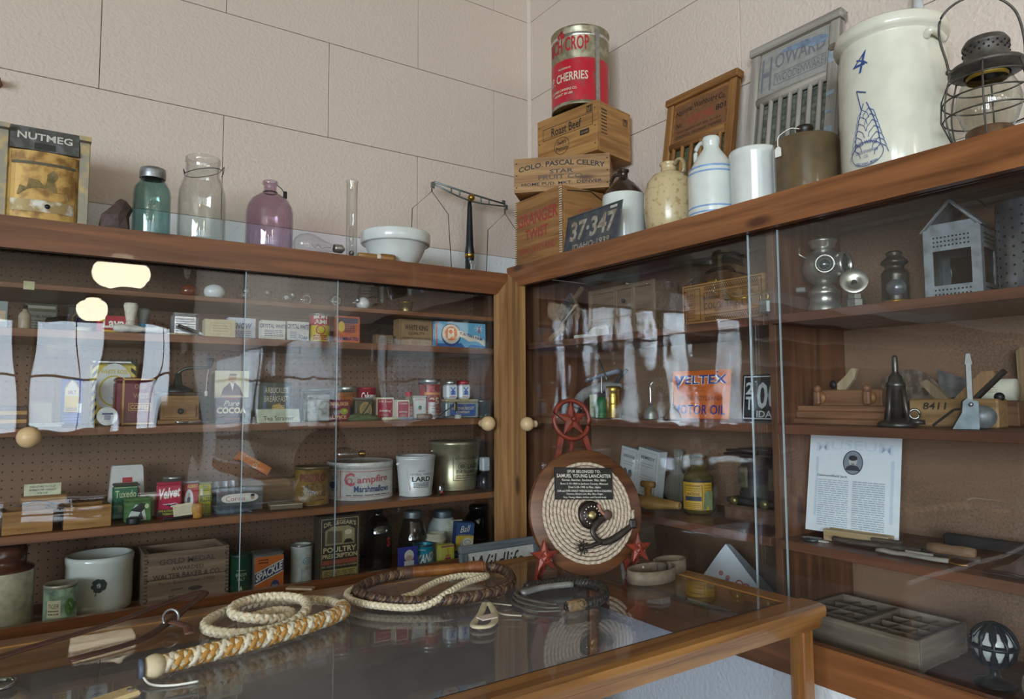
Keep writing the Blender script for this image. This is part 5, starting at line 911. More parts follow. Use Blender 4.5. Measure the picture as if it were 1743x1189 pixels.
o = vessel('ink_bottle', 'dark squat bottle with white boxy stopper beside the post', 'bottle', (-.024, .12, S3), [(.024, 0), (.026, .004), (.026, .04), (.018, .05), (.014, .054), (.014, .06)], pm('23262c', .15), 'bottle_body', .002); B().box((0, 0, .085), (.03, .03, .048), .004).obj('white_stopper', pm('cdd2d6', .3), o)

# ---- cabinet floor
SB = .8756
o = thing('stoneware_jug', 'cream stoneware jug with brown glazed top behind cabinet glass', 'jug', (-1.395, .12, SB)); B().lathe([(0, 0), (.06, 0), (.066, .006), (.068, .13), (.067, .14)], 36).obj('jug_body', pm('cfc7ab', .2), o); B().lathe([(.067, .14), (.066, .146), (.05, .152), (.05, .165), (.052, .19), (.046, .2), (.04, .2), (0, .195)], 36).obj('glazed_top', pm('5a3426', .12), o)
can('decorated_tin', 'small pale green round tin with landscape and cream label', -1.275, .062, SB, .035, .105, pm('a9c4a8', .4, .1, .3, 50), lid=pm('b5ad98', .4, .3), art=lambda a, r, h: (a.grid(-.03, h*.3, .0, h*.68, 'd3c9a4', 5), a.txt('TIGER', -.015, h*.5, .024, h*.1, '4a4430', 0), a.lines(-.015, h*.34, h*.48, .024, 2, '6a5f42', .003), a.ell(.02, h*.5, .012, .02, '5f8f4a'), a.grid(-.03, h*.06, .035, h*.2, '7fb4b0', 8)))
o = thing('stoneware_crock', 'white stoneware crock with dark leaf stamp inside cabinet', 'crock', (-1.185, .185, SB)); B().lathe([(0, 0), (.07, 0), (.076, .005), (.078, .03), (.078, .12), (.08, .126), (.08, .138), (.077, .142), (.07, .142), (.07, .02), (0, .015)], 44).obj('crock_body', SW, o)
a = Art(round_(.0782, off=R(4)))
for i in range(9): a.ell(-.012+.011*cos(i*2.4), .075+.012*sin(i*2.4), .007, .006, '3a4a4c')
a.line([(-.012, .075), (-.02, .05)], .002, '3a4a4c'); a.done(o)
o = crate('wooden_crate', 'open grey-brown wooden box printed GOLD MEDAL and WALTER BAKER', (-.985, .165, SB), 0, .212, .13, .142, '9c826a', '7c6450', .009, True, plank=2)
a = Art(flat(-.065)); PB = '4a4038'; a.txt('GOLD MEDAL', 0, .108, .14, .015, PB, .02); a.txt('AWARDED', 0, .09, .08, .01, PB, .01); a.txt('WALTER BAKER & CO.', 0, .07, .17, .014, PB, .02); a.txt('Paris Exposition 1900', 0, .053, .14, .011, PB, 0); a.line([(-.04, .04), (-.01, .042)], .003, PB); a.ell(.02, .038, .018, .006, PB); a.txt('Mass. U.S.A.', 0, .018, .09, .01, PB, 0); a.done(o, 'printed_lettering')
b = B()
for s in (-1, 1):
    for i in range(14): b.box((s*.1015, -.0654, .006+.01*i), (.009, .0012, .005))
b.obj('joint_fingers', pm('5f4c3c', .7), o)['kind'] = 'stuff'
can('salt_tin', 'dark green round tin lettered EPSOM SALT', -.845, .11, SB, .028, .112, pm('1f4a34', .35, .1, .08), lid=pm('1f3f2f', .4), art=lambda a, r, h: (a.txt('EPSOM', .006, h*.48, .028, .009, 'c9cfae', 0), a.txt('SALT', .006, h*.38, .02, .008, 'c9cfae', 0), a.lines(.006, h*.6, h*.66, .024, 1, 'a8b08a', .0015), a.poly([(.002, h*.15), (.01, h*.15), (.006, h*.26)], 'b9c29a')), off=R(-22))
def spk(a, w, h): a.rect(0, h*.47, w*.98, h*.86, 'd9702a'); a.poly([(-w*.48, h*.22), (w*.48, h*.5), (w*.48, h*.8), (-w*.48, h*.52)], 'e6dfd0'); a.poly([(-w*.48, h*.25), (w*.48, h*.53), (w*.48, h*.77), (-w*.48, h*.49)], NV); a.txt('SPACKLE', 0, h*.42, w*.9, h*.2, 'f1ece2', .04, 0, 0, h*.28/(w*.96)); a.ell(w*.2, h*.17, w*.15, h*.13, NV, 14); a.txt('BARGAIN', w*.2, h*.15, w*.18, h*.04, 'f1ece2', 0); a.lines(-w*.2, h*.72, h*.86, w*.35, 2, '5a2f1c', .003); a.lines(-w*.2, h*.05, h*.15, w*.4, 2, '5a2f1c', .003)
tin('putty_can', 'orange oblong can with blue banner lettered SPACKLE', -.775, .1, SB, .082, .05, .113, pm('b5b2a8', .3, .6), art=spk, lid=TINM, lh=.008)
can('coffee_can', 'plain white open can with faint blue oval print', -.663, .14, SB, .031, .114, pm('dcdcd8', .4), open_=True, art=lambda a, r, h: (a.ring(.014, h*.58, .014, .01, .002, '4aa3c0'), a.txt('KOB', .014, h*.54, .016, .009, '4a8fb0', 0), a.line([(-.002, h*.05), (-.002, h*.4)], .0012, '8fb4c4'), a.txt('KEROS', .018, h*.36, .02, .01, 'c07a70', 0)), off=R(-10))
def poul(a, w, h): a.rect(0, h*.5, w*.96, h*.97, '3b342c'); a.frame(0, h*.5, w*.9, h*.93, .002, 'b5a273'); a.txt('DR. LEGEAR\'S', 0, h*.83, w*.78, h*.07, 'c9b88a', .02, 0, h*.04); a.poly([(-w*.36, h*.55), (w*.36, h*.55), (w*.36, h*.78), (w*.2, h*.84), (-w*.2, h*.84), (-w*.36, h*.78)], '9c8e68'); a.poly([(-w*.32, h*.58), (w*.05, h*.58), (w*.05, h*.76), (-w*.3, h*.78)], '6a5f45'); a.ell(w*.2, h*.68, w*.1, h*.08, 'b5a680'); a.ell(w*.2, h*.74, w*.09, h*.04, 'd5c9a8'); a.poly([(w*.08, h*.57), (w*.34, h*.57), (w*.26, h*.63), (w*.14, h*.63)], '2a2622'); a.txt('POULTRY', 0, h*.44, w*.8, h*.085, 'd9c797', .03); a.txt('PRESCRIPTION', 0, h*.35, w*.84, h*.07, 'd9c797', .03); a.rect(0, h*.29, w*.84, h*.07, 'a85a45'); a.txt("DR. LEGEAR'S POULTRY POWDER", 0, h*.215, w*.84, h*.03, 'd9c797', .01); a.rect(0, h*.11, w*.84, h*.14, 'b5a462'); a.lines(0, h*.06, h*.16, w*.74, 4, '5a5030', .0022)
carton('poultry_carton', 'dark pictorial carton lettered POULTRY PRESCRIPTION', -.56, .12, SB, .13, .05, .192, '4a4030', art=poul)
GB = glass('e6e9ea', 0, .06, .4); o = vessel('glass_bottle', 'clear flat-shouldered bottle with red letter S', 'bottle', (-.408, .16, SB), [(.04, 0), (.0455, .005), (.0465, .02), (.0465, .115), (.042, .14), (.028, .16), (.018, .168), (.0165, .175), (.0165, .185), (.0185, .187), (.0185, .194)], GB, 'glass_body'); a = Art(round_(.0468)); a.txt('S', .018, .075, .014, .03, 'b8202c', .04); a.done(o)
o = vessel('milk_bottle', 'clear tapered glass jar with grey zinc lid', 'jar', (-.282, .16, SB), [(.045, 0), (.05, .006), (.05, .07), (.045, .1), (.035, .135), (.028, .155)], GB, 'glass_body'); B().lathe([(.029, .15)]+[(.0295+.001*(i % 2), .151+.0035*i) for i in range(6)]+[(.027, .174), (0, .175)], 30).obj('zinc_lid', pm('7d8284', .45, .7, .15), o)
def bak(a, w, h): a.rect(0, h*.5, w, h, '3a3fa0'); a.ell(.004, h*.66, w*.24, h*.22, 'e8e4e0'); a.ell(.004, h*.55, w*.17, h*.14, 'd8b09a'); a.rect(.004, h*.32, w*.5, h*.3, 'e4e4e6'); a.rect(.01, h*.12, w*.56, h*.22, 'dfe0e4'); a.poly([(-w*.35, 0), (-w*.12, 0), (-w*.05, h*.25), (-w*.15, h*.28)], OR)
o = thing('advertising_card', 'blue advertising card with white-hatted baker', 'card', (-.355, .048, SB)); B().box((0, 0, .041), (.068, .002, .082), .0004).obj('card', pm('3a3fa0', .5), o); a = Art(flat(-.001)); bak(a, .068, .082); a.done(o)
can('candy_can', 'turquoise open can with slanted white KAND lettering', -.282, .085, SB, .034, .078, '1f9ab8', open_=True, lid=pm('4a6a74', .4, .6), off=R(-14), art=lambda a, r, h: (a.txt('KAND', .0, h*.3, .058, h*.36, W_, .03, .3, 0, .2), a.lines(-.012, h*.78, h*.84, .025, 1, W_, .002)))
carton('drink_box', 'small yellow box with pink steaming cup', -.212, .062, SB, .05, .03, .07, 'd9d04a', art=lambda a, w, h: (a.poly([(-w*.22, h*.45), (w*.22, h*.45), (w*.16, h*.1), (-w*.16, h*.1)], 'b83a6a'), a.line([(-.004, h*.5), (.004, h*.62), (-.002, h*.75), (.003, h*.86)], .003, 'd9803a'), a.ell(0, h*.52, w*.22, h*.05, 'c98a3a'), a.rect(0, h*.95, w, h*.06, 'a8546a')))
o = thing('stoneware_cup', 'small white crock cup with green label behind yellow box', 'crock', (-.215, .125, SB)); B().lathe([(0, 0), (.03, 0), (.033, .004), (.034, .07), (.036, .074), (.036, .082), (.031, .084), (.031, .098), (.029, .098), (.029, .01), (0, .008)], 36).obj('cup_body', pm('d9cfb8', .3, 0, .08), o); a = Art(round_(.0342)); a.ell(.006, .05, .018, .014, '8fb4a0'); a.lines(.006, .045, .057, .024, 2, '4a6a5a', .0016); a.done(o)
o = vessel('mason_jar', 'milky glass jar with zinc lid and cream note on it', 'jar', (-.135, .22, SB), [(.05, 0), (.056, .006), (.057, .075), (.05, .105), (.038, .125), (.032, .132)], pm('c9cfca', .25, 0, .05), 'glass_body'); B().lathe([(.033, .128)]+[(.0335+.001*(i % 2), .129+.004*i) for i in range(6)]+[(.03, .155), (0, .156)], 30).obj('zinc_lid', pm('6a7478', .45, .7, .15), o); B().box((.012, -.0615, .1), (.06, .0015, .052)).obj('paper_note', pm('dde2c8', .8), o); a = Art(lambda u, v, e: (u+.012, -.0624-e, v)); a.lines(0, .085, .12, .046, 4, '6a7260', .001); a.done(o)
def ball(a, w, h): a.rect(0, h*.82, w, h*.36, '24467c'); a.rect(0, h*.46, w, h*.4, 'd9b53a'); a.rect(0, h*.14, w, h*.27, '24467c'); a.txt('Ball', 0, h*.76, w*.56, h*.17, 'e4dcc4', .0, .3, 0, .15); a.lines(0, h*.66, h*.71, w*.8, 1, 'c9a83a', .002)
def ball2(a, w, h):
    ball(a, w, h)
    for i in range(4): a.ell(.002+.003*i, h*.45+.002*i, w*.3, h*.12, ['8a8a80', 'd9d5c4', '8a8a80', 'd9d5c4'][i]); 
    a.ring(.011, h*.45+.006, w*.18, h*.06, .0015, '5a5a58'); a.txt('PORCELAIN', 0, h*.22, w*.7, h*.045, 'e4dcc4', 0); a.txt('ZINC', 0, h*.04, w*.66, h*.13, 'd9b53a', .04)
carton('jar_lid_box', 'tilted blue and yellow box lettered Ball, ZINC lids', -.13, .1, SB+.003, .062, .045, .126, '24467c', art=ball2, rz=R(-12)).rotation_euler = (0, R(4), R(-14))
o = vessel('mason_jar', 'dark teal glass jar with glass lid next to the corner post', 'jar', (.0, .2, SB), [(.045, 0), (.05, .006), (.0505, .1), (.046, .125), (.036, .138), (.034, .142), (.034, .152)], glass('2f5a62', 0, .06, .4), 'glass_body'); B().lathe([(.035, .146), (.036, .148), (.036, .16), (.03, .166), (0, .167)], 28).obj('glass_lid', glass('3f7a84', 0, .08, .4), o)
# framed writing on the ledge below the cabinet
o = thing('picture_frame', 'weathered grey wooden frame with white mat, between counter and cabinet', 'picture frame', (-.235, -.33, .7988)); o.rotation_euler = (R(-8), 0, 0); GW = wood('8e979c', '6a7278', 'x', 2, .8, False); GWZ = wood('8e979c', '6a7278', 'z', 2, .8, False)
FW, FH, FT = .27, .222, .022
for z in (FT/2, FH-FT/2): B().box((0, 0, z), (FW, .014, FT), .002).obj('frame_rail', GW, o)
for s in (-1, 1): B().box((s*(FW/2-FT/2), 0, FH/2), (FT, .014, FH-2*FT-.001), .002).obj('frame_stile', GWZ, o)
B().box((0, .002, FH/2), (FW-2*FT+.004, .004, FH-2*FT+.004)).obj('mat', pm('ecece8', .7), o)
a = Art(flat(-.0002)); a.txt('Wildlife', -.01, .14, .17, .05, '4a4038', .0, .35); a.done(o, 'lettering')

# ------------------------------------------------------------------ right cabinet, upper shelf
T1 = 1.6076
OWD = wood('9c8062', '7a6148', 'x', 2, .6, False); OWZ = wood('9c8062', '7a6148', 'z', 2, .6, False)
o = thing('wooden_trap', 'old box-shaped wooden trap with framed panels on upper shelf', 'trap', (.24, -.36, T1), RF)
B().box((0, 0, .085), (.3, .1, .17), .002).obj('trap_box', wood('8f7458', '6f5840', 'x', 2, .6, False), o)
for x in (-.145, -.02, .06, .145): B().box((x, -.053, .0865), (.014, .008, .172), .001).obj('frame_strip', OWZ, o)
B().box((0, -.053, .165), (.3, .0075, .014), .001).box((0, -.053, .075), (.3, .0072, .005), .001).obj('cross_strip', OWD, o)
B().sph((.02, -.06, .12), .007, 12).obj('latch_knob', DARKM, o)
B().box((0, 0, 0), (.02, .004, .14), .001, Matrix.Translation((-.175, -.02, .09)) @ Matrix.Rotation(R(14), 4, 'Y')).obj('sliding_gate', pm('4a5056', .5, .3), o)
o = thing('wool_card', 'wooden hand card with dark bristle face tilted among shelf clutter', 'hand card', (.17, -.16, T1+.0006), RF); o.rotation_euler = (Matrix.Rotation(RF, 3, 'Z') @ Matrix.Rotation(R(-35), 3, 'Y')).to_euler()
B().box((.04, 0, .09), (.1, .012, .055), .002).obj('card_board', OWD, o); B().box((.04, -.0075, .09), (.094, .003, .05)).obj('bristle_face', pm('57534f', .9, 0, .3, 160, .6), o); B().box((.115, 0, .09), (.06, .016, .016), .004).obj('handle', OWD, o)
o.location = (.17, -.13, T1+.03)
o = thing('wood_strip', 'small notched wooden strip leaning beside the hand card', 'wood strip', (.1, -.13, T1+.0006), RF); o.rotation_euler = (Matrix.Rotation(RF, 3, 'Z') @ Matrix.Rotation(R(-28), 3, 'Y')).to_euler(); B().box((.02, 0, .012), (.09, .012, .018), .002).obj('strip', wood('c0a37a', '9c8058', 'x', 2, .6, False), o); B().box((.055, 0, .024), (.012, .01, .012), .001).obj('notch_block', OWD, o); o.location.z += .012
o = thing('paint_paddle', 'white wooden paddle with slim handle lying on shelf edge', 'paddle', (.075, -.37, T1+.0006), RF, rx=0); B().prism([(-.03, .0), (.05, .0), (.05, .034), (-.01, .03), (-.03, .018)], -.006, .006, 'y').obj('paddle_blade', pm('d9d5cb', .6, 0, .06), o); B().box((-.065, 0, .008), (.08, .01, .012), .003).obj('handle', pm('d0ccc2', .6), o)
o = crate('wooden_crate', 'flat orange-brown wooden box printed BARBERS SHAVING SOAP, COLGATE', (.12, -.845, T1), RF, .255, .09, .11, 'c08a50', '9c6c38')
a = Art(flat(-.045)); DB = '2f241c'; a.frame(0, .055, .24, .1, .002, DB); a.frame(.03, .055, .168, .058, .0015, DB); a.frame(-.088, .055, .046, .084, .0015, DB)
for k in range(24):
    for v in (.0945, .0155): u = -.052+.172*k/24; a.line([(u, v-.006), (u+.007, v+.006)], .0014, DB); a.line([(u, v+.006), (u+.007, v-.006)], .0014, DB)
a.txt('PARIS 1900 GRAND PRIZE', .03, .074, .13, .006, DB, 0); a.txt("BARBERS' SHAVING SOAP", .03, .063, .15, .009, DB, .01); a.txt('MADE BY', .03, .057, .03, .004, DB, 0); a.txt('COLGATE & CO.', .03, .038, .15, .016, DB, .0); a.txt('NEW YORK, U.S.A.', .03, .03, .08, .0055, DB, .01)
for v, w in ((.08, '60'), (.055, 'ROUND'), (.03, 'CAKES')): a.frame(-.088, v, .032, .02, .001, DB); a.txt(w, -.088, v-.004, .022, .008, DB, 0)
a.done(o, 'stencilled_lettering')
o = thing('leather_bag', 'dark brown domed leather bag behind the shaving soap box', 'bag', (.245, -.72, T1), RF); b = B(); P = [(-.13, 0), (.13, 0), (.135, .08), (.11, .135), (.05, .158), (-.05, .158), (-.11, .135), (-.135, .08)]; b.prism(P, -.05, .05, 'y'); b.obj('bag_body', pm('5a3a28', .45, 0, .2, 30, .3), o); B().tube(smooth_pts([(-.05, -.02, .158), (-.03, -.02, .172), (.03, -.02, .172), (.05, -.02, .158)], 5), .005, 8).obj('bag_handle', pm('3f281c', .5), o); B().box((0, -.0515, .12), (.03, .004, .04), .001).obj('bag_clasp', BRASS, o)
o = thing('padlock', 'grey steel padlock with brass shackle hanging on the divider', 'padlock', (.034, -1.0, T1+.004), RF); B().box((0, 0, .018), (.028, .011, .034), .005).obj('lock_body', pm('94968f', .4, .7, .15), o); B().tube(smooth_pts([(-.009, 0, .034), (-.0095, 0, .046), (0, 0, .053), (.0095, 0, .046), (.009, 0, .034)], 6), .0024, 8).obj('shackle', BRASS, o)
o = thing('brass_hook', 'yellow brass wire hook reaching from soap box to padlock', 'hook', (.034, -.95, T1+.052), RF); B().tube(smooth_pts([(-.06, 0, .018), (-.045, 0, .004), (-.02, 0, -.002), (.01, 0, .0), (.04, 0, .004)], 6), .0022, 8).obj('hook_wire', BRASS, o); B().tube([(-.062, 0, -.001), (-.03, 0, -.004), (.0, 0, -.003)], .002, 6).obj('hook_shank', BRASS, o)
NIK = pm('c3c0b6', .3, .85, .12, 40)
o = thing('carbide_lamp', 'nickel plated bicycle carbide lamp with round side lens', 'bicycle lamp', (.15, -1.077, T1), R(-55)); o.scale = (1.12, 1.12, 1.12)
B().lathe([(0, 0), (.03, 0), (.031, .003), (.031, .02), (.028, .023), (.028, .04), (.031, .043), (.031, .05), (.022, .056), (.02, .062), (0, .062)], 28).obj('carbide_base', NIK, o)
B().sph((0, 0, .1), .04, 28, 1, 1, 1.0).obj('lamp_body', NIK, o); B().lathe([(.012, .135), (.024, .142), (.024, .15), (.028, .152), (.028, .156), (0, .158)], 26).obj('chimney_cap', NIK, o)
for q, r_, nm in ((0, .018, 'front_lens'), (62, .026, 'side_lens')):
    T = Matrix.Translation((0, 0, .1)) @ Matrix.Rotation(R(q), 4, 'Z') @ Matrix.Rotation(R(90), 4, 'X'); f = B().lathe([(r_-.003, .03), (r_, .032), (r_+.002, .045), (r_, .05), (r_-.003, .048), (r_-.004, .044)], 24, T=T).obj('bezel', NIK, o); B().lathe([(r_-.003, .042), (r_*.5, .046), (0, .048)], 20, T=T).obj(nm, pm('3f4a48', .05, .2), f)
B().box((-.045, -.01, .055), (.02, .006, .012), .002).obj('clamp', pm('6d6b66', .6, .4), o); B().tube([(-.03, 0, .12), (-.045, 0, .13), (-.045, 0, .145)], .002, 6).obj('lever', NIK, o)
o = thing('headlamp', 'round silver miner headlamp reflector with small base', 'lamp', (.085, -1.185, T1), R(-60)); T = Matrix.Translation((0, -.008, .052)) @ Matrix.Rotation(R(75), 4, 'X'); B().lathe([(0, 0), (.01, .004), (.026, .014), (.028, .016), (.027, .018), (.012, .007), (0, .005)], 30, T=T).obj('reflector', NIK, o); B().lathe([(0, .004), (.006, .006), (.005, .012), (0, .014)], 12, T=T).obj('burner', DARKM, o); b = B(); b.lathe([(0, 0), (.02, 0), (.02, .018), (.017, .02), (.017, .03), (0, .03)], 8, smooth=False); b.obj('fuel_base', pm('8d8c86', .4, .8, .15), o)
o = thing('oil_lamp', 'small black and brass signal lamp with bulging lens', 'lamp', (.13, -1.248, T1), R(-58)); B().lathe([(0, 0), (.025, 0), (.026, .004), (.026, .062), (.027, .066), (.024, .074), (.018, .08), (.018, .086), (.026, .09), (.0255, .096), (.016, .104), (.015, .11), (.017, .112), (.012, .117), (0, .118)], 28).obj('lamp_body', pm('46423c', .3, .7, .15), o); B().sph((0, -.018, .038), .0195, 22, 1, .8, 1).obj('bull_eye_lens', pm('6a6e72', .03, .4), o); B().lathe([(.0265, .005), (.0272, .006), (.0272, .012), (.0265, .013)], 28).obj('brass_band', BRASS, o)
# tin lantern shaped like a house
GAL = pm('9aa0a2', .55, .45, .2, 40)
o = thing('tin_lantern', 'house-shaped punched tin lantern with glass window and peaked roof', 'lantern', (.2, -1.345, T1), R(-84)); w_, h_ = .1, .15
for q in range(4):
    T = Matrix.Rotation(R(90*q), 4, 'Z'); p_ = B()
    for s in (-1, 1): p_.box((s*.042, -.05, .075), (.016, .002, .15), 0, T)
    p_.box((0, -.05, .0175), (.068, .002, .035), 0, T).box((0, -.05, .1275), (.068, .002, .045), 0, T); p_ = p_.obj('wall_plate', GAL, o)
    B().box((0, -.0485, .07), (.068, .001, .07), 0, T).obj('window_glass', glass('dfe4e4', 0, .06), p_)
    if q in (0, 1, 3):
        b = B()
        for r_ in range(3):
            for i in range(10): b.lathe([(0, 0), (.0019, 0), (.0019, .0004), (0, .0004)], 6, T=T @ Matrix.Translation((-.031+.0068*i, -.0512, .115+.0085*r_)) @ Matrix.Rotation(R(90), 4, 'X'))
        for r_ in range(3):
            for i in range(10): b.lathe([(0, 0), (.0019, 0), (.0019, .0004), (0, .0004)], 6, T=T @ Matrix.Translation((-.031+.0068*i, -.0512, .008+.009*r_)) @ Matrix.Rotation(R(90), 4, 'X'))
        b.obj('punched_holes', pm('17181a', .8), p_)['kind'] = 'stuff'
for s in (-1, 1): B().prism([(s*.056, .146), (s*.0, .208), (s*.0, .205), (s*.053, .146)], -.054, .054, 'y').obj('roof_plate', GAL, o)
B().prism([(-.048, .15), (.048, .15), (.04, .16), (-.04, .16)], -.051, -.049, 'y').tube([(-.047, -.05, .152), (0, -.05, .203), (.047, -.05, .152)], .004, 6).obj('gable_rim', GAL, o)
B().tube(smooth_pts([(-.03, 0, .2), (-.01, 0, .215), (.03, 0, .21), (.05, 0, .19)], 5), .002, 6).obj('wire_handle', DARKM, o)
o = thing('perforated_canister', 'tall perforated tin cylinder at right end of upper shelf', 'canister', (.16, -1.482, T1), R(-68)); B().lathe([(0, 0), (.053, 0), (.054, .003), (.054, .168), (.05, .173), (.03, .18), (0, .182)], 40).obj('cylinder', pm('8d9096', .35, .8, .2, 30), o); b = B()
for i in range(22):
    q = 2*pi*i/22
    for k in range(9): b.lathe([(0, 0), (.0024, 0), (.0024, .0005), (0, .0005)], 6, T=Matrix.Rotation(q, 4, 'Z') @ Matrix.Translation((0, -.0542, .016+.017*k+(.004 if i % 2 else 0))) @ Matrix.Rotation(R(90), 4, 'X'))
b.obj('punched_holes', pm('0f1012', .8), o)['kind'] = 'stuff'

# ---- middle shelf
T2 = 1.3616
HG = pm('a9a8a2', .6, 0, .15, 30, .2)
o = thing('horse_hame', 'pair of grey curved horse hame pieces with iron fittings', 'harness', (.22, -.2, T2), RF); pts = smooth_pts([(-.11, 0, .008), (-.1, 0, .04), (-.06, -.01, .07), (0, -.01, .09), (.06, 0, .1), (.12, 0, .095)], 6); B().tube(pts, [.012+.006*sin(pi*i/(len(pts)-1)) for i in range(len(pts))], 10).obj('curved_arm', HG, o); B().tube([(-.07, .02, .12), (0, .02, .135), (.09, .02, .15)], .014, 8, flat=.5).obj('flat_bar', pm('9fa6b4', .6), o); B().tube([(.01, .0, .2), (.05, .0, .13), (.055, 0, .12)], .003, 6).obj('iron_rod', STEEL, o); B().tube(smooth_pts([(.09, 0, .1), (.12, 0, .13), (.15, 0, .15)], 4), .006, 8).obj('iron_hook', pm('6a7076', .4, .7), o)
for s in (-1, 1): B().tube([(-.105+.03*cos(2*pi*i/16), s*.01, .03+.026*sin(2*pi*i/16)) for i in range(16)], .004, 6, True).obj('iron_ring', pm('5d5a57', .4, .7), o)
B().box((-.105, 0, .002), (.03, .03, .004)).obj('foot', HG, o)
o = thing('note_card', 'pale yellow handwritten note card behind green oil can', 'card', (.16, -.262, T2), RF, rx=0); B().box((0, 0, .036), (.05, .0015, .072)).obj('card', pm('d6dfc0', .8), o); a = Art(flat(-.0008)); a.txt('Oil', .0, .045, .014, .009, K, 0, .3); a.txt('Samples', .0, .026, .03, .009, K, 0, .3); a.done(o)
def oilcan(label, x, y, r, hb, hs, m, neckm, bend, cone=False):
    o = thing('oil_can', label, 'oil can', (x, y, T2), R(-50)); B().lathe([(0, 0), (r, 0), (r+.001, .002), (r, .004)]+([(r, hb*.7), (r*.85, hb*.85), (r*.5, hb)] if not cone else [(r*.98, hb*.35), (r*.8, hb*.65), (r*.4, hb*.9), (r*.25, hb)])+[(0, hb)], 26).obj('can_body', m, o)
    B().cyl((0, 0, hb-.001), r*(.6 if not cone else .34), hb*.14, 18).obj('screw_collar', neckm, o); B().tube(smooth_pts([(0, 0, hb*1.1), (0, 0, hb+hs*.6), (0, 0, hb+hs*.85), (bend, 0, hb+hs)], 4), [.0035-.0018*i/12 for i in range(13)], 8).obj('spout', neckm, o); return o
oilcan('green oil can with long straight steel spout', .11, -.352, .026, .066, .062, pm('1f6a3c', .35, .1, .06), STEEL, 0)
oilcan('small pale steel oil can with bent spout', .11, -.56, .02, .038, .068, pm('aeb0ab', .35, .7, .15), pm('c6ccd0', .2, .8), .008, True)
oilcan('small coppery oil can with thin straight spout by orange sign', .13, -.625, .021, .034, .07, pm('8d6a50', .4, .7, .15), pm('b08a68', .3, .8), .0, True)
o = thing('grease_gun', 'ribbed brass grease cylinder beside green oil can', 'grease gun', (.1, -.415, T2), RF); B().lathe([(0, 0), (.022, 0), (.0225, .003), (.0225, .04)]+[(.0225+.0014*(i % 2), .042+.004*i) for i in range(7)]+[(.0225, .07), (.0225, .078), (.0235, .08), (.0235, .09), (.021, .096), (0, .097)], 28).obj('cylinder', pm('b39548', .28, .85, .15), o); B().tube([(.022, 0, .088), (.06, 0, .088), (.085, 0, .087)], .0014, 6).obj('side_wire', BRASS, o)
o = thing('metal_sign', 'orange enamel sign lettered VELTEX MOTOR OIL', 'sign', (.235, -.625, T2), RF); o.rotation_euler = (Matrix.Rotation(RF, 3, 'Z') @ Matrix.Rotation(R(-7), 3, 'X')).to_euler(); B().box((0, 0, .07), (.215, .002, .14), .0006).obj('sign_plate', pm('e0702a', .3, 0, .06, 30), o); a = Art(flat(-.001)); VB = '2c3c8c'
for nm, c, k in (('W', 'e9e4dc', .05), ('B', VB, .02)): a.txt('VELTEX', 0, .1 if nm == 'B' else .0995, .19, .026, c, k)
a.txt('V', -.083, .084, .032, .042, VB, .03); a.txt('FINEST', 0, .078, .03, .004, 'b0522a', 0); a.txt('100% PENNSYLVANIA', 0, .052, .17, .014, '7a4438', .0); a.txt('MOTOR OIL', 0, .012, .19, .028, VB, .015); a.done(o, 'painted_lettering'); B().lathe([(0, 0), (.004, 0), (.004, .001), (0, .001)], 12, T=Matrix.Translation((.06, -.0012, .135)) @ Matrix.Rotation(R(90), 4, 'X')).obj('nail_hole', DARKM, o)
o = thing('license_plate', 'black and white license plate reading 2T 00 with IDAHO', 'license plate', (.2, -.88, T2), RF); o.rotation_euler = (Matrix.Rotation(RF, 3, 'Z') @ Matrix.Rotation(R(-6), 3, 'X')).to_euler(); B().box((.02, 0, .06), (.2, .002, .12), .0006).obj('plate', pm('22262c', .4, .2, .1), o); a = Art(flat(-.001)); a.frame(.02, .06, .19, .112, .003, 'd5d8da'); a.txt('2', -.056, .068, .024, .032, 'd9dcde', .03); a.txt('T', -.056, .028, .022, .034, 'd9dcde', .03); a.txt('00', .0, .03, .066, .07, 'd9dcde', .02); a.txt('IDAHO', .012, .008, .09, .018, 'd9dcde', .02); a.done(o, 'painted_lettering')
# planes and tools
PW = wood('9c6f4e', '7a5238', 'x', 2, .5, False); PWZ = wood('9c6f4e', '7a5238', 'z', 2, .5, False); LW = wood('b08a5c', '8d6a40', 'x', 2, .55, False)
o = thing('moulding_plane', 'wooden moulding plane with two knobbed fence screws', 'hand plane', (.14, -1.125, T2), RF)
B().prism([(-.035, 0), (.03, 0), (.03, .012), (.024, .016), (.024, .024), (.03, .028), (.03, .04), (-.02, .04), (-.02, .03), (-.026, .026), (-.026, .014), (-.035, .01)], -.105, .1, 'x').obj('stock', PW, o); B().box((.0, .012, .058), (.16, .026, .036), .002).obj('fence', PW, o)
for x in (-.06, .055): B().lathe([(0, 0), (.014, 0), (.014, .005), (0, .005)], 20, T=Matrix.Translation((x, -.001, .058)) @ Matrix.Rotation(R(90), 4, 'X')).obj('washer', wood('b5793e', '93602c', 'z', 3, .5, False), o); B().box((x, -.012, .058), (.014, .014, .03), .003).sph((x, -.012, .078), .009, 14).obj('fence_screw', PW, o)
B().prism([(-.03, .076), (-.01, .076), (.01, .1), (.018, .122), (.005, .124), (-.012, .105), (-.03, .09)], .018, .026, 'y').obj('wedge', wood('c9b290', 'a89270', 'z', 2, .6, False), o); B().sph((-.04, .018, .088), .008, 12, 1, .6, 1.2).obj('iron_tip', DARKM, o)
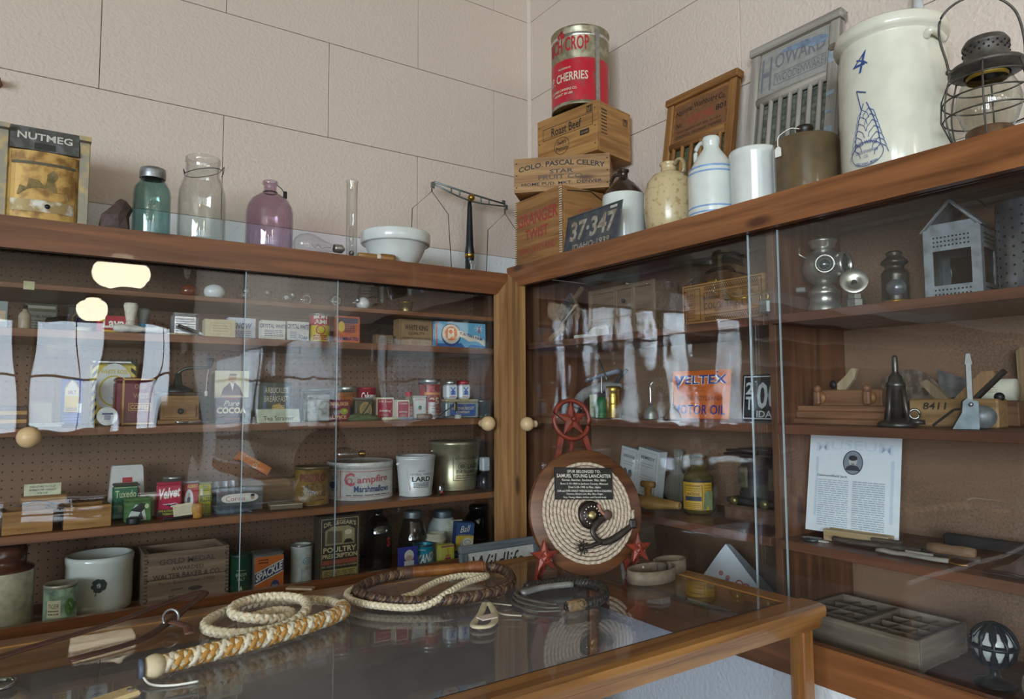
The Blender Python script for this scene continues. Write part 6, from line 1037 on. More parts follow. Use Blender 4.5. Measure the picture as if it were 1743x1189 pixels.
o = thing('saw_blade', 'rusty half-round blade standing behind the iron jack', 'blade', (.235, -1.212, T2), RF); n = 20; P = [(.075*cos(pi*.02+pi*.75*i/n)-.0, .045+.075*sin(pi*.02+pi*.75*i/n)) for i in range(n+1)]+[(-.05, .0), (-.03, 0), (.0, .05)]; B().prism(P, -.0012, .0012, 'y').obj('blade_plate', pm('a89c8c', .45, .6, .45, 45, .1, '7a6a5a'), o); B().prism([(.07, .05), (.14, .075), (.13, .09), (.08, .11), (.06, .12)], -.0012, .0012, 'y').obj('blade_arm', pm('8f8c8a', .45, .6, .2), o); B().sph((.02, -.004, .03), .03, 16, 1, .12, .7).obj('arbor_hole', pm('2a221c', .8), o)
o = thing('screw_jack', 'dark iron screw jack with tapered frame and round foot', 'jack', (.075, -1.268, T2), R(-58)); B().lathe([(0, 0), (.036, 0), (.037, .004), (.034, .01), (.022, .014), (.012, .018), (0, .018)], 30).obj('foot', pm('55524e', .4, .7, .2), o)
for i in range(4): q = pi/4+pi/2*i; B().tube([(.026*cos(q), .026*sin(q), .01), (.02*cos(q), .02*sin(q), .04), (.016*cos(q), .016*sin(q), .082)], .0045, 8).obj('frame_leg', pm('5a5752', .4, .7, .2), o)
B().lathe([(.0, .012), (.009, .012), (.009, .07), (.018, .08), (.018, .086), (.014, .09), (.012, .1), (.008, .104), (.006, .108), (.0055, .112), (.0062, .116), (.005, .138), (.003, .142), (0, .142)], 22).obj('screw', pm('6b6862', .35, .8, .15), o); B().tube([(.028+.009*cos(2*pi*i/16), -.022, .026+.009*sin(2*pi*i/16)) for i in range(16)], .0028, 6, True).obj('finger_ring', pm('8d8a82', .3, .8), o); B().lathe([(0, 0), (.014, 0), (.014, .008), (0, .01)], 18, (.032, -.02, .006)).obj('ratchet_boss', pm('55524e', .4, .7), o)
o = thing('jack_plane', 'wooden jack plane stamped 8411 with steep wedge', 'hand plane', (.15, -1.345, T2), RF); B().box((0, 0, .0275), (.16, .045, .055), .003).obj('plane_stock', LW, o); a = Art(flat(-.0225)); a.txt('8411', -.03, .034, .045, .014, '2f2a24', .02, .15); a.line([(-.035, .002), (.005, .034), (.02, .036)], .005, '2c2622'); a.done(o, 'stamped_number')
B().prism([(-.065, .088), (-.05, .094), (-.042, .088), (-.01, .054), (-.035, .054)], -.006, .006, 'y').obj('rear_handle', wood('9c8468', '7c6850', 'z', 2, .6, False), o); B().prism([(.0, .055), (.03, .055), (.075, .1), (.07, .108), (.05, .106)], -.01, .01, 'y').obj('wedge', wood('a8825a', '86633e', 'z', 2, .6, False), o); B().prism([(.032, .055), (.04, .055), (.088, .104), (.084, .11)], -.008, .008, 'y').obj('plane_iron', pm('4a443e', .5, .6), o); B().sph((.075, 0, .058), .009, 12).obj('strike_button', DARKM, o)
o = thing('paper_scroll', 'cream printed paper roll lying behind the planes', 'paper', (.27, -1.33, T2+.062), RF); B().lathe([(0, -.075), (.022, -.075), (.022, .075), (0, .075)], 22, T=Matrix.Rotation(R(90), 4, 'Y')).obj('paper_roll', pm('e2dcc4', .8, 0, .05), o); a = Art(lambda u, v, e: (u, -.0222*cos(v)-e, .0222*sin(v))); a.lines(.02, -.3, .3, .06, 3, 'a08a6a', .05); a.done(o); o.location.z = T2+.0725
o = thing('wooden_block', 'flat brown wooden block supporting paper roll behind planes', 'block', (.27, -1.33, T2), RF); B().box((0, 0, .025), (.17, .045, .05), .002).obj('block', PW, o)
o = thing('leg_vise', 'grey iron hand vise with upright file beside plane', 'vise', (.075, -1.4, T2), R(-60)); B().prism([(-.03, 0), (.012, 0), (.012, .05), (-.006, .056), (-.012, .05), (-.014, .03)], -.012, .012, 'y').obj('vise_body', pm('5b6264', .45, .6, .2), o); B().lathe([(0, -.01), (.02, -.01), (.021, 0), (.02, .01), (0, .01)], 20, T=Matrix.Translation((.02, 0, .022)) @ Matrix.Rotation(R(90), 4, 'X')).obj('round_jaw', pm('84888a', .45, .5, .25), o); B().box((0, -.005, .085), (.01, .005, .07), .001).prism([(-.006, .118), (.006, .118), (.003, .138), (-.003, .138)], -.008, -.003, 'y').obj('upright_file', pm('7d7a76', .5, .5), o); B().lathe([(0, 0), (.004, 0), (.004, .004), (0, .005)], 12, T=Matrix.Translation((0, -.013, .045)) @ Matrix.Rotation(R(90), 4, 'X')).obj('bolt', STEEL, o)
o = thing('wooden_float', 'upright rounded plain board standing at back of tool shelf', 'board', (.3, -1.425, T2), RF); B().prism([(-.024, 0), (.024, 0), (.026, .15), (.018, .158), (-.018, .158), (-.026, .15)], -.007, .007, 'y').obj('board', wood('b39570', '8f7250', 'z', 2, .6, False), o); B().box((0, -.013, .03), (.022, .012, .05), .004).obj('board_grip', LW, o)
o = thing('pipe_fitting', 'grey metal fitting at the right end of tool shelf', 'fitting', (.14, -1.5, T2), RF); b = B(); b.lathe([(0, 0), (.025, 0), (.025, .02), (.02, .024), (.02, .05), (.025, .054), (.025, .07), (0, .07)], 8, smooth=False); b.obj('hex_body', pm('8d9298', .45, .6, .2), o); B().cyl((0, 0, .07), .014, .02, 18).obj('threaded_end', STEEL, o)

# ---- lower shelf
T3 = 1.1086
for y, w, d, lab, ti in ((-.365, .075, .016, 'thin white medicine pamphlet tilted behind the round plaque', 'HORSE BOOK'), (-.455, .085, .035, 'white printed remedy carton tilted beside grey paddle', 'REMEDY')):
    o = thing('remedy_carton', lab, 'carton', (.2, y, T3+.003), RF); o.rotation_euler = (Matrix.Rotation(RF, 3, 'Z') @ Matrix.Rotation(R(9), 3, 'Y')).to_euler(); B().box((0, 0, .075), (w, d, .142), .001).obj('carton', pm('dfe2e2', .7, 0, .05), o); a = Art(flat(-d/2)); a.frame(0, .075, w*.86, .126, .0008, '8d9298'); a.txt(ti, 0, .115, w*.66, .009, '4a5058', .01); a.lines(0, .09, .105, w*.6, 2, '8d949c', .0015); a.lines(0, .012, .07, w*.6, 7, '9aa0a6', .0015); a.done(o)
    if w < .08: a = Art(flat(-d/2-.0006)); a.ell(-.012, .07, .009, .011, '6f777e'); a.ell(.01, .068, .009, .012, '6f777e'); a.done(o)
    o.location.z = T3+.0145
o = thing('butter_paddle', 'grey weathered wooden butter paddle leaning at cabinet back', 'paddle', (.275, -.495, T3), RF); o.rotation_euler = (Matrix.Rotation(RF, 3, 'Z') @ Matrix.Rotation(R(-6), 3, 'X')).to_euler(); P = [(-.03, .003), (.03, .003), (.045, .02), (.048, .045), (.034, .075), (.016, .095), (.013, .125), (.018, .152), (.012, .157), (-.012, .157), (-.018, .152), (-.013, .125), (-.016, .095), (-.034, .075), (-.048, .045), (-.045, .02)]; B().prism(P, -.004, .004, 'y').obj('paddle_blade', wood('a39a8c', '867d70', 'z', 2, .7, False), o); B().box((0, -.0055, .14), (.02, .003, .02), .001).obj('handle_grip', pm('9a9184', .7), o)
o = thing('wooden_spigot', 'turned wooden barrel spigot with cross tap', 'spigot', (.085, -.59, T3+.0225), R(-75)); Tm = Matrix.Rotation(R(90), 4, 'Y'); B().lathe([(0, -.08), (.013, -.08), (.0155, -.06), (.019, -.03), (.021, -.01), (.019, .0), (.0155, .02), (.011, .07), (.0105, .078), (.006, .08), (.005, .07), (0, .07)], 22, T=Tm).obj('spigot_barrel', wood('c09558', '9c7338', 'x', 2, .5, False), o); tp = B().cyl((-.018, 0, .01), .009, .035, 16, .011).obj('tap_plug', wood('b58a4e', '93692f', 'z', 2, .5, False), o); B().lathe([(0, -.022), (.009, -.02), (.01, 0), (.009, .02), (0, .022)], 16, T=Matrix.Translation((-.018, 0, .05)) @ Matrix.Rotation(R(90), 4, 'Y')).obj('tap_grip', wood('b58a4e', '93692f', 'x', 2, .5, False), tp)
o = vessel('medicine_bottle', 'brown-green glass apothecary bottle with torn yellow label', 'bottle', (.17, -.675, T3), [(.038, 0), (.042, .004), (.0425, .012), (.0425, .085), (.04, .1), (.028, .115), (.0205, .122), (.0195, .14), (.0195, .146), (.024, .148), (.024, .153), (.02, .154)], pm('574b2a', .08, 0, .15, 20), 'bottle_body', .003, rz=R(-50)); B().lathe([(.018, .1545), (0, .1545)], 20).obj('mouth', pm('4a4a30', .3), o)
a = Art(round_(.0427)); YLB = pm('d0a032', .5, 0, .08, 40); a.grid(-.05, .012, .04, .085, YLB, 14); a.grid(-.05, .085, .04, .091, '2b2a26', 14); a.frame(-.014, .046, .05, .064, .0012, '4a3a1c'); a.rect(-.014, .042, .045, .012, '2c3342', 6); a.txt('WATKINS', -.014, .05, .036, .008, '4a3a1c', .01); a.lines(-.014, .06, .078, .04, 3, '6a5424', .0016); a.lines(-.014, .018, .032, .04, 3, '6a5424', .0014); a.lines(.026, .06, .082, .02, 3, '6a5424', .0018); a.poly([(.012, .012), (.04, .012), (.04, .06), (.026, .062), (.016, .06)], '7f8a62'); a.done(o)
IR = pm('4c4345', .5, .5, .25, 40, .2); o = thing('kerosene_stove', 'small black two-burner kerosene stove with brass knobs', 'stove', (.2, -.885, T3), RF)
B().box((0, 0, .02), (.2, .13, .04), .006).obj('fuel_tank', pm('7a5a4a', .55, .3, .2), o); B().box((0, 0, .052), (.19, .12, .012), .003).obj('tank_top', IR, o)
for x in (-.045, .045):
    c_ = B().lathe([(.038, .058), (.042, .066), (.038, .075), (.038, .155), (.041, .16), (.041, .164), (0, .164)], 28, (x, 0, 0)).obj('burner_chimney', IR, o); B().box((x-.01, -.04, .11), (.03, .008, .055), .004).obj('mica_window', pm('6a6450', .2, .2, .3), c_); B().lathe([(0, 0), (.011, 0), (.012, .004), (.009, .012), (0, .013)], 18, T=Matrix.Translation((x-.02, -.06, .052)) @ Matrix.Rotation(R(90), 4, 'X')).obj('brass_knob', pm('8d8450', .35, .8), o)
B().box((0, 0, .168), (.2, .12, .006), .002).obj('top_plate', IR, o)
for x in (-.05, .05):
    for i in range(3): B().tube([(x-.045, -.05+.05*i, .177), (x, -.05+.05*i, .179), (x+.045, -.05+.05*i, .177)], .004, 6).obj('grate_bar', IR, o)
# information sheet
o = thing('information_sheet', 'white printed museum sheet with oval portrait on wooden stand', 'document', (.135, -1.125, T3+.012), R(-80)); o.rotation_euler = (Matrix.Rotation(R(-84), 3, 'Z') @ Matrix.Rotation(R(-11), 3, 'X')).to_euler(); SH = .222; SW_ = .2; B().box((0, 0, SH/2), (SW_, .0012, SH)).obj('sheet', pm('e9eef2', .6, 0, .02), o); a = Art(flat(-.0006))
a.txt('MUSEUM', 0, SH*.8, SW_*.84, SH*.1, 'dae4ee', .02, 0, .008); a.rect(-SW_*.4, SH*.45, .006, SH*.6, 'd3dfea'); a.rect(SW_*.42, SH*.45, .006, SH*.6, 'd3dfea'); a.ell(0, SH*.71, .022, .027, '3c4450', 28); a.ell(0, SH*.71, .02, .025, '8a929c', 28); a.ell(0, SH*.725, .009, .0115, 'c3c0bc'); a.ell(0, SH*.755, .0095, .006, '2c2e34'); a.poly([(-.017, SH*.63), (.017, SH*.63), (.012, SH*.67), (.004, SH*.685), (-.004, SH*.685), (-.012, SH*.67)], '3a3e46'); a.rect(0, .1545, .007, .002, '3a3a3e')
a.txt('Diamondfield Jack', -SW_*.22, SH*.545, SW_*.34, .007, '4a5662', .01); a.lines(-SW_*.2, SH*.06, SH*.53, SW_*.34, 22, 'b0bac4', .0018); a.lines(SW_*.19, SH*.06, SH*.53, SW_*.34, 22, 'b0bac4', .0018); a.done(o, 'printed_text')
o = thing('wooden_stand', 'pale wooden grooved stand holding the printed sheet', 'stand', (.125, -1.15, T3), R(-84)); SM = wood('cdb088', 'b09468', 'x', 2, .5, False); B().box((0, -.013, .012), (.135, .012, .024), .001).obj('front_lip', SM, o); B().box((0, .022, .012), (.135, .02, .024), .001).obj('back_lip', SM, o); B().box((0, .004, .002), (.135, .016, .004)).obj('groove', SM, o)
o = thing('key_ring', 'small ring of keys with white fob near printed sheet', 'keys', (.075, -1.075, T3), R(-75)); B().prism([(-.01, -.006), (.03, -.009), (.034, -.003), (.026, .006), (-.01, .006)], 0, .002, 'z').obj('white_fob', pm('d5d3cc', .5), o); B().lathe([(0, 0), (.011, 0), (.012, .003), (.01, .006), (0, .007)], 18, (0, -.012, 0), 1.3, .8).obj('dark_disc', pm('4a4e50', .4, .5), o); B().tube([(-.018+.006*cos(2*pi*i/14), .004+.006*sin(2*pi*i/14), .004) for i in range(14)], .0012, 6, True).obj('split_ring', STEEL, o); B().box((-.005, .02, .002), (.035, .008, .003), .001).obj('key', STEEL, o)
def stick(name, label, x, y, L, r, m, rz, flat_=.6, extra=None, cat='wood'):
    o = thing(name, label, cat, (x, y, T3+r*flat_+.0003), rz); n = 9; b = B(); q = random.Random(int(L*1000)); pts = [(-L/2+L*i/n, q.uniform(-.003, .003), q.uniform(0, .002)) for i in range(n+1)]; b.tube(pts, [r*q.uniform(.75, 1) for _ in pts], 7, flat=flat_); b.obj('shaft', m, o)
    if extra: extra(o)
    return o
DK = wood('6a5a4e', '473b33', 'x', 3, .8, False); WH = wood('b5ada0', '938a7c', 'x', 3, .8, False)
stick('wood_fragment', 'long dark weathered wood fragment in front of printed sheet', .1, -1.2, .17, .012, DK, R(-80), extra=lambda o: B().box((.02, .006, .011), (.06, .012, .006), .002).obj('split_layer', DK, o))
stick('wood_fragment', 'short dark splintered wood fragment behind pale stick', .13, -1.32, .12, .009, DK, R(-84), extra=lambda o: B().box((-.02, .0, .008), (.05, .008, .005), .002).obj('split_layer', DK, o))
stick('wood_fragment', 'pale bleached stick lying near the leather scrap', .07, -1.285, .13, .0085, WH, R(-86), extra=lambda o: B().box((.015, .0, .0075), (.05, .007, .004), .0015).obj('bleached_flake', WH, o))
o = thing('wooden_roller', 'brown tool handle with wire loop on lower shelf', 'tool', (.1, -1.345, T3+.0225), R(-84)); tube_lying(o, 'grip', [(0, -.042), (.009, -.04), (.0105, -.02), (.009, 0), (.0105, .02), (.009, .04), (0, .042)], wood('9c7a5c', '7a5a40', 'x', 2, .6, False)); B().tube(smooth_pts([(0, 0, -.01), (.002, -.02, -.018), (.02, -.03, -.019), (.035, -.026, -.019)], 5), .0018, 6).obj('wire_loop', pm('a5793e', .4, .7), o)
tag(B().box((0, 0, .012), (.2, .02, .024), .003).obj('charred_board', pm('2f2b29', .8, 0, .2, 50, .4), None, (.27, -1.36, T3), R(-88)), 'charred black board lying at back of lower shelf', 'board')
o = thing('leather_holster', 'crumpled dark brown leather holster scrap on lower shelf', 'holster', (.09, -1.45, T3), R(-80)); b = B(); V = [(-.045, -.02, 0), (.03, -.035, 0), (.045, .0, 0), (.03, .03, 0), (-.03, .025, 0), (-.04, -.01, .008), (.0, -.025, .022), (.026, -.005, .045), (.012, .018, .03), (-.02, .012, .016)]; b.add(V, [(4, 3, 2, 1, 0), (0, 1, 6, 5), (1, 2, 7, 6), (2, 3, 8, 7), (3, 4, 9, 8), (4, 0, 5, 9), (5, 6, 9), (6, 8, 9), (6, 7, 8)]); b.obj('leather_flap', pm('4a322a', .6, 0, .2, 50, .4), o); B().tube([(-.04, -.021, .004), (0, -.03, .006), (.03, -.038, .004)], .003, 6).obj('stitched_edge', pm('3a261f', .7), o)

# ---- right cabinet floor
TB = .8856
o = thing('embroidered_cloth', 'white embroidered cloth draped into a peak', 'cloth', (.17, -.765, TB), R(-58)); b = B(); n = 10
def tent(u, v, e):                                   # front fold of the cloth: leans back, sags a little between hem and peak
    t_ = v/.155; return (u, -.065+.05*t_+.012*sin(pi*t_)*(u/.1)**2-e, v+.0008)
V = []; rows_ = []
for k in range(n+1):
    t_ = k/n; l, r_ = -.105*(1-t_)**.95+.0, .125*(1-t_)**.95; V += [tent(l+(r_-l)*i/6, .155*t_, 0) for i in range(7)]
m_ = len(V); V += [(x*.96+.01, y+.02+.11*(1-k/n), z*.97) for k in range(n+1) for (x, y, z) in V[7*k:7*k+7]]
F = [(7*k+i, 7*k+i+1, 7*k+i+8, 7*k+i+7) for k in range(n) for i in range(6)]; F = F+[tuple(q+m_ for q in f[::-1]) for f in F]
F += [(7*k, 7*k+7, 7*k+7+m_, 7*k+m_) for k in range(n)]+[(7*k+6+m_, 7*k+13+m_, 7*k+13, 7*k+6) for k in range(n)]
b.add(V, F); b.obj('draped_cloth', pm('dfe4ea', .9, 0, .04, 50, .2), o)
B().tube([tent(-.1, .004, .001), tent(0, .004, .001), tent(.12, .004, .001)], .0022, 6).obj('hem', pm('cfd6de', .9), o)
a = Art(tent)
for i in range(9): a.ell(-.005+.011*cos(i*2.1), .075+.012*sin(i*2.1), .0055, .006, 'c9808a')
a.ell(.004, .066, .006, .008, '7d7f9a')
for k, u in enumerate((.042, .058, .072)): a.ring(u-.008, .062-.007*k, .01, .011, .0032, 'c04a5a')
a.done(o, 'embroidery')
o = thing('type_tray', 'grey-brown wooden tray divided into small compartments', 'tray', (.165, -1.16, TB), RF); TW = wood('8d7c68', '6e5f4e', 'x', 2, .7, False); TY = wood('8d7c68', '6e5f4e', 'y', 2, .7, False); w_, d_ = .27, .2
for s in (-1, 1): B().box((0, s*(d_/2-.004), .04), (w_, .008, .06), .001).obj('long_side', TW, o); B().box((s*(w_/2-.004), 0, .04), (.008, d_-.017, .06), .001).obj('short_side', TY, o)
B().box((0, 0, .013), (w_-.017, d_-.017, .006)).obj('tray_floor', TW, o); B().box((0, 0, .042), (.01, d_-.018, .052), .001).obj('middle_divider', TY, o)
for s in (-1, 1):
    for i in range(1, 4): B().box((s*.067, -d_/2+.008+(d_-.016)*i/4, .04), (.108, .004, .046)).obj('cross_divider', TW, o)
    for i in (1, 2): 
        for j in range(4): B().box((s*.067-.054+.108*i/3, -d_/2+.008+(d_-.016)*(j+.5)/4, .04), (.004, d_/4-.009, .044)).obj('cell_divider', TY, o)
for s in (-1, 1):
    for q in (-1, 1): B().box((s*.11, q*.07, .0046), (.03, .03, .009), .001).obj('foot', TW, o)
o = thing('caged_ornament', 'black openwork egg-shaped ornament over white glass on pedestal', 'ornament', (.15, -1.388, TB), R(-60)); B().lathe([(0, 0), (.034, .0), (.036, .004), (.026, .009), (.014, .014), (.009, .02), (.0085, .032), (.012, .036), (0, .036)], 28).obj('pedestal', pm('1f2226', .35, .4), o)
B().sph((0, 0, .073), .034, 26, 1, 1, 1.05).obj('glass_egg', pm('d8d8d0', .3), o); BK = pm('22262c', .3, .4, .1)
for i in range(11):
    q = 2*pi*i/11; B().tube([(.0375*cos(q)*sin(p_), .0375*sin(q)*sin(p_), .073-.0395*cos(p_)) for p_ in [pi*k/14 for k in range(1, 14)]], .0058, 6, flat=.6).obj('cage_rib', BK, o)
B().lathe([(.036, .069), (.0415, .071), (.0425, .074), (.0415, .077), (.036, .079)], 30).obj('cage_band', BK, o); B().lathe([(.0, .113), (.012, .111), (.02, .106), (.024, .1), (.022, .099), (0, .107)], 22).obj('cage_cap', BK, o); B().lathe([(0, .034), (.012, .036), (.02, .042), (.024, .048), (.022, .05), (0, .04)], 22).obj('cage_cup', BK, o)
o = thing('grooved_pulley', 'round rusty grooved pulley standing at cabinet front', 'pulley', (.1, -1.485, TB+.0385), R(-70)); T = Matrix.Rotation(R(80), 4, 'X'); B().lathe([(.008, -.01), (.025, -.012), (.033, -.014), (.035, -.01), (.03, -.003), (.03, .003), (.035, .01), (.033, .014), (.025, .012), (.008, .01), (.008, -.01)], 32, T=T).obj('wheel_rim', pm('7d6f60', .6, .4, .3, 50, .3), o); B().lathe([(0, -.016), (.009, -.016), (.009, .016), (0, .016)], 18, T=T).obj('wheel_hub', pm('5d554c', .6, .5), o)

# ------------------------------------------------------------------ things on the glass counter
ZT = ZC-.0012
def braid(path, Rb, sr, pitch, mats, name, parent, ns=4, flat_=1.0):
    """plaited rope: ns strands winding round a path, half of them each way"""
    P = [Vector(p) for p in path]; cum = [0]
    for a_, b_ in zip(P, P[1:]): cum.append(cum[-1]+(b_-a_).length)
    Lt = cum[-1]; st = max(12, int(Lt/pitch*7)); b = B(); pts = []; j = 0
    for i in range(st+1):
        s = Lt*i/st
        while j < len(P)-2 and cum[j+1] < s: j += 1
        f = (s-cum[j])/max(1e-9, cum[j+1]-cum[j]); pts.append((P[j].lerp(P[j+1], f), (P[j+1]-P[j]).normalized(), s))
    for k in range(ns):
        b.cur = k % len(mats); sg = 1 if k % 2 else -1; V = []
        for p, t_, s in pts:
            u = t_.cross(Vector((0, 0, 1)))
            if u.length < .01: u = Vector((1, 0, 0))
            u.normalize(); v = u.cross(t_); q = sg*2*pi*s/pitch+2*pi*k/ns; V.append(p+u*Rb*cos(q)+v*Rb*sin(q)*flat_)
        b.tube(V, sr, 6)
    b.cur = 0; b.tube([p for p, _, _ in pts], Rb*.95, 8)
    return b.obj(name, mats, parent)
def ellipse(cx, cy, rx, ry, z, a0, a1, n=40, dz=0.0): return [(cx+rx*cos(a0+(a1-a0)*i/n), cy+ry*sin(a0+(a1-a0)*i/n), z+dz*i/n) for i in range(n+1)]
CRM = pm('d9c8a4', .7, 0, .1, 90); ORG = pm('c08a3e', .7, 0, .15, 90); WHT = pm('e4dac4', .7, 0, .06, 90)
o = thing('braided_quirt', 'cream and orange braided rawhide quirt coiled on the counter', 'whip', (0, 0, ZT))
hp = smooth_pts([(-1.2, -.905, .016), (-1.13, -.892, .016), (-1.05, -.876, .016), (-.96, -.848, .016), (-.9, -.815, .015), (-.885, -.78, .014)], 6)
braid(hp, .0085, .0058, .036, [CRM, ORG, CRM, WHT], 'braided_handle', o, 6); B().sph((-1.197, -.9045, .016), .017, 18, 1, 1, .95).obj('handle_knot', CRM, o)
T = Matrix.Translation((-1.213, -.907, .016)) @ Matrix.Rotation(R(-76), 4, 'Z') @ Matrix.Rotation(R(90), 4, 'X'); B().lathe([(0, 0), (.013, 0), (.013, .006), (0, .006)], 18, T=Matrix.Translation((-1.21, -.9075, .0165)) @ Matrix.Rotation(R(-90), 4, 'Y')).obj('handle_cap', pm('5a6272', .5), o)
rp = smooth_pts([(-.885, -.78, .014), (-.89, -.73, .012), (-.93, -.68, .01), (-.99, -.655, .01), (-1.05, -.675, .01), (-1.095, -.72, .01), (-1.1, -.77, .01), (-1.06, -.815, .01), (-1.0, -.82, .011), (-.955, -.795, .02), (-.94, -.74, .024), (-.965, -.7, .026), (-1.01, -.69, .027), (-1.05, -.715, .027), (-1.06, -.755, .024), (-1.03, -.785, .02), (-.99, -.78, .012), (-.965, -.75, .01), (-.985, -.725, .01), (-1.03, -.74, .01)], 7)
braid(rp, .0048, .0042, .026, [WHT, CRM], 'braided_lash', o, 4)
B().box((-.93, -.69, .033), (.05, .016, .004), .001, Matrix.Translation((-.93, -.69, 0)) @ Matrix.Rotation(R(-40), 4, 'Z') @ Matrix.Translation((.93, .69, 0))).obj('leather_keeper', pm('8a7258', .7), o)
B().tube(smooth_pts([(-1.212, -.908, .01), (-1.205, -.935, .004), (-1.18, -.95, .002), (-1.15, -.955, .002)], 5), .0016, 6).obj('tag_string', PAPER, o)
o = thing('braided_quirt', 'dark brown braided quirt with cane handle and cream lash', 'whip', (0, 0, ZT)); DB1 = pm('5a4030', .5, 0, .2, 80); DB2 = pm('7a6048', .5, 0, .2, 80); DB3 = pm('43302a', .5, 0, .2, 80)
lp = smooth_pts([(-.7, -.638, .016), (-.76, -.645, .014), (-.815, -.68, .012), (-.825, -.73, .012), (-.8, -.79, .012), (-.74, -.835, .012), (-.66, -.855, .012), (-.59, -.845, .012), (-.545, -.81, .012), (-.515, -.76, .012), (-.505, -.72, .013), (-.52, -.69, .016)], 7)
braid(lp, .0062, .0048, .024, [DB1, DB2, DB3], 'braided_loop', o, 6)
hd = Vector((-.528, -.682, .016))-Vector((-.69, -.636, .016)); T = Matrix.Translation((-.69, -.636, .016)) @ hd.to_track_quat('Z', 'Y').to_matrix().to_4x4(); Lh = hd.length
B().lathe([(0, 0), (.011, 0), (.0115, Lh*.1), (.0115, Lh*.75), (.011, Lh)], 16, T=T).obj('cane_handle', wood('96602f', '754319', 'z', 2, .35, False), o)
B().lathe([(.0125, -.02)]+[(.0125+.001*(i % 2), -.018+.003*i) for i in range(9)]+[(.0115, .012)], 16, T=T).obj('left_whipping', DB1, o); B().lathe([(.0115, Lh*.78)]+[(.0125+.001*(i % 2), Lh*.8+.003*i) for i in range(11)]+[(0, Lh*1.02)], 16, T=T).obj('right_whipping', pm('8a5230', .5, 0, .2, 120), o)
wp = smooth_pts([(-.8, -.66, .012), (-.84, -.69, .01), (-.85, -.74, .01), (-.825, -.8, .01), (-.765, -.85, .01), (-.7, -.835, .022), (-.64, -.8, .024), (-.58, -.77, .02), (-.565, -.735, .012), (-.6, -.71, .012), (-.65, -.715, .012), (-.7, -.74, .01), (-.735, -.765, .009), (-.765, -.775, .009)], 7); braid(wp, .0036, .0034, .02, [WHT, CRM], 'cream_lash', o, 4)
o = thing('wrist_strap', 'cream rawhide wrist loop with white paper tags', 'strap', (0, 0, ZT)); B().tube(smooth_pts([(-.66, -.895, .01), (-.69, -.93, .006), (-.725, -.965, .005), (-.735, -.985, .005), (-.715, -.995, .005), (-.69, -.975, .006), (-.665, -.93, .008), (-.655, -.9, .01)], 6), .006, 8, flat=.5).obj('rawhide_loop', pm('cfc2a2', .6), o); B().box((-.70, -.965, .009), (.03, .022, .002), .0005, Matrix.Rotation(0, 4, 'Z')).obj('paper_tag', pm('e2cfc4', .7), o); B().sph((-.655, -.893, .009), .009, 12).obj('dark_knot', pm('2f2a2a', .6), o); B().tube(smooth_pts([(-.665, -.92, .008), (-.66, -.95, .004), (-.635, -.975, .003)], 4), .0035, 6, flat=.4).tube(smooth_pts([(-.65, -.895, .008), (-.63, -.905, .005), (-.615, -.915, .003)], 4), .003, 6, flat=.4).obj('loose_ends', pm('bdb6a6', .6), o)
o = thing('braided_quirt', 'black braided quirt coiled before the round plaque', 'whip', (0, 0, ZT)); BK1 = pm('2a2624', .45, 0, .2, 80); BK2 = pm('3f3a36', .45, 0, .2, 80)
bp = smooth_pts([(-.555, -1.0, .01), (-.5, -1.005, .01), (-.455, -.985, .01), (-.425, -.945, .01), (-.425, -.9, .01), (-.455, -.868, .01), (-.5, -.855, .01), (-.54, -.855, .009)], 7); braid(bp, .006, .0046, .024, [BK1, BK2], 'braided_grip', o, 6)
for k, dz in ((0, 0), (1, .004), (2, .008)): B().tube(smooth_pts([(-.54+.01*k, -.858-.004*k, .006+dz), (-.585+.004*k, -.875, .004+dz), (-.61+.01*k, -.92, .004+dz), (-.6+.014*k, -.97, .004+dz), (-.565, -.997+.006*k, .005+dz)], 6), .0046, 6, flat=.45).obj('leather_tail', pm('5a554e', .45, 0, .15), o)
B().tube(smooth_pts([(-.555, -1.0, .01), (-.535, -1.003, .01), (-.52, -1.004, .01)], 4), .0105, 10).obj('rawhide_whipping', pm('8a7050', .6, 0, .25, 120, .3), o); B().tube(smooth_pts([(-.575, -.89, .012), (-.52, -.885, .014), (-.46, -.9, .014)], 5), .006, 8).obj('silver_strap', pm('8d8c88', .35, .3), o)
# plaque on star easel
RZ = R(-14); RED = pm('7d2f1f', .45, .1, .25, 50, .1)
def leaned(name, label, cat, loc, lean): 
    o = thing(name, label, cat, loc); o.rotation_euler = (Matrix.Rotation(RZ, 3, 'Z') @ Matrix.Rotation(lean, 3, 'X')).to_euler(); return o
LEAN = R(-10.5); o = leaned('star_easel', 'rust red metal easel with star ring on top and star feet', 'easel', (-.37, -.836, ZT+.0005), LEAN)
def star5(cx, cz, r, y0, y1, T=None, b=None):
    b = b or B(); V = [(cx, y0-.006, cz), (cx, y1, cz)]; F = []
    for i in range(10):
        q = pi/2+2*pi*i/10; rr = r if i % 2 == 0 else r*.42; V += [(cx+rr*cos(q), y0, cz+rr*sin(q)), (cx+rr*cos(q), y1, cz+rr*sin(q))]
    for i in range(10): j = (i+1) % 10; F += [(0, 2+2*j, 2+2*i), (1, 3+2*i, 3+2*j), (2+2*i, 2+2*j, 3+2*j, 3+2*i)]
    b.add(V, F, T); return b
B().tube([(.043*cos(2*pi*i/32), .004, .336+.043*sin(2*pi*i/32)) for i in range(32)], .0055, 8, True).obj('ring', RED, o); star5(0, .336, .04, .0, .006).obj('ring_star', RED, o); B().sph((0, -.006, .336), .006, 12).obj('star_boss', RED, o)
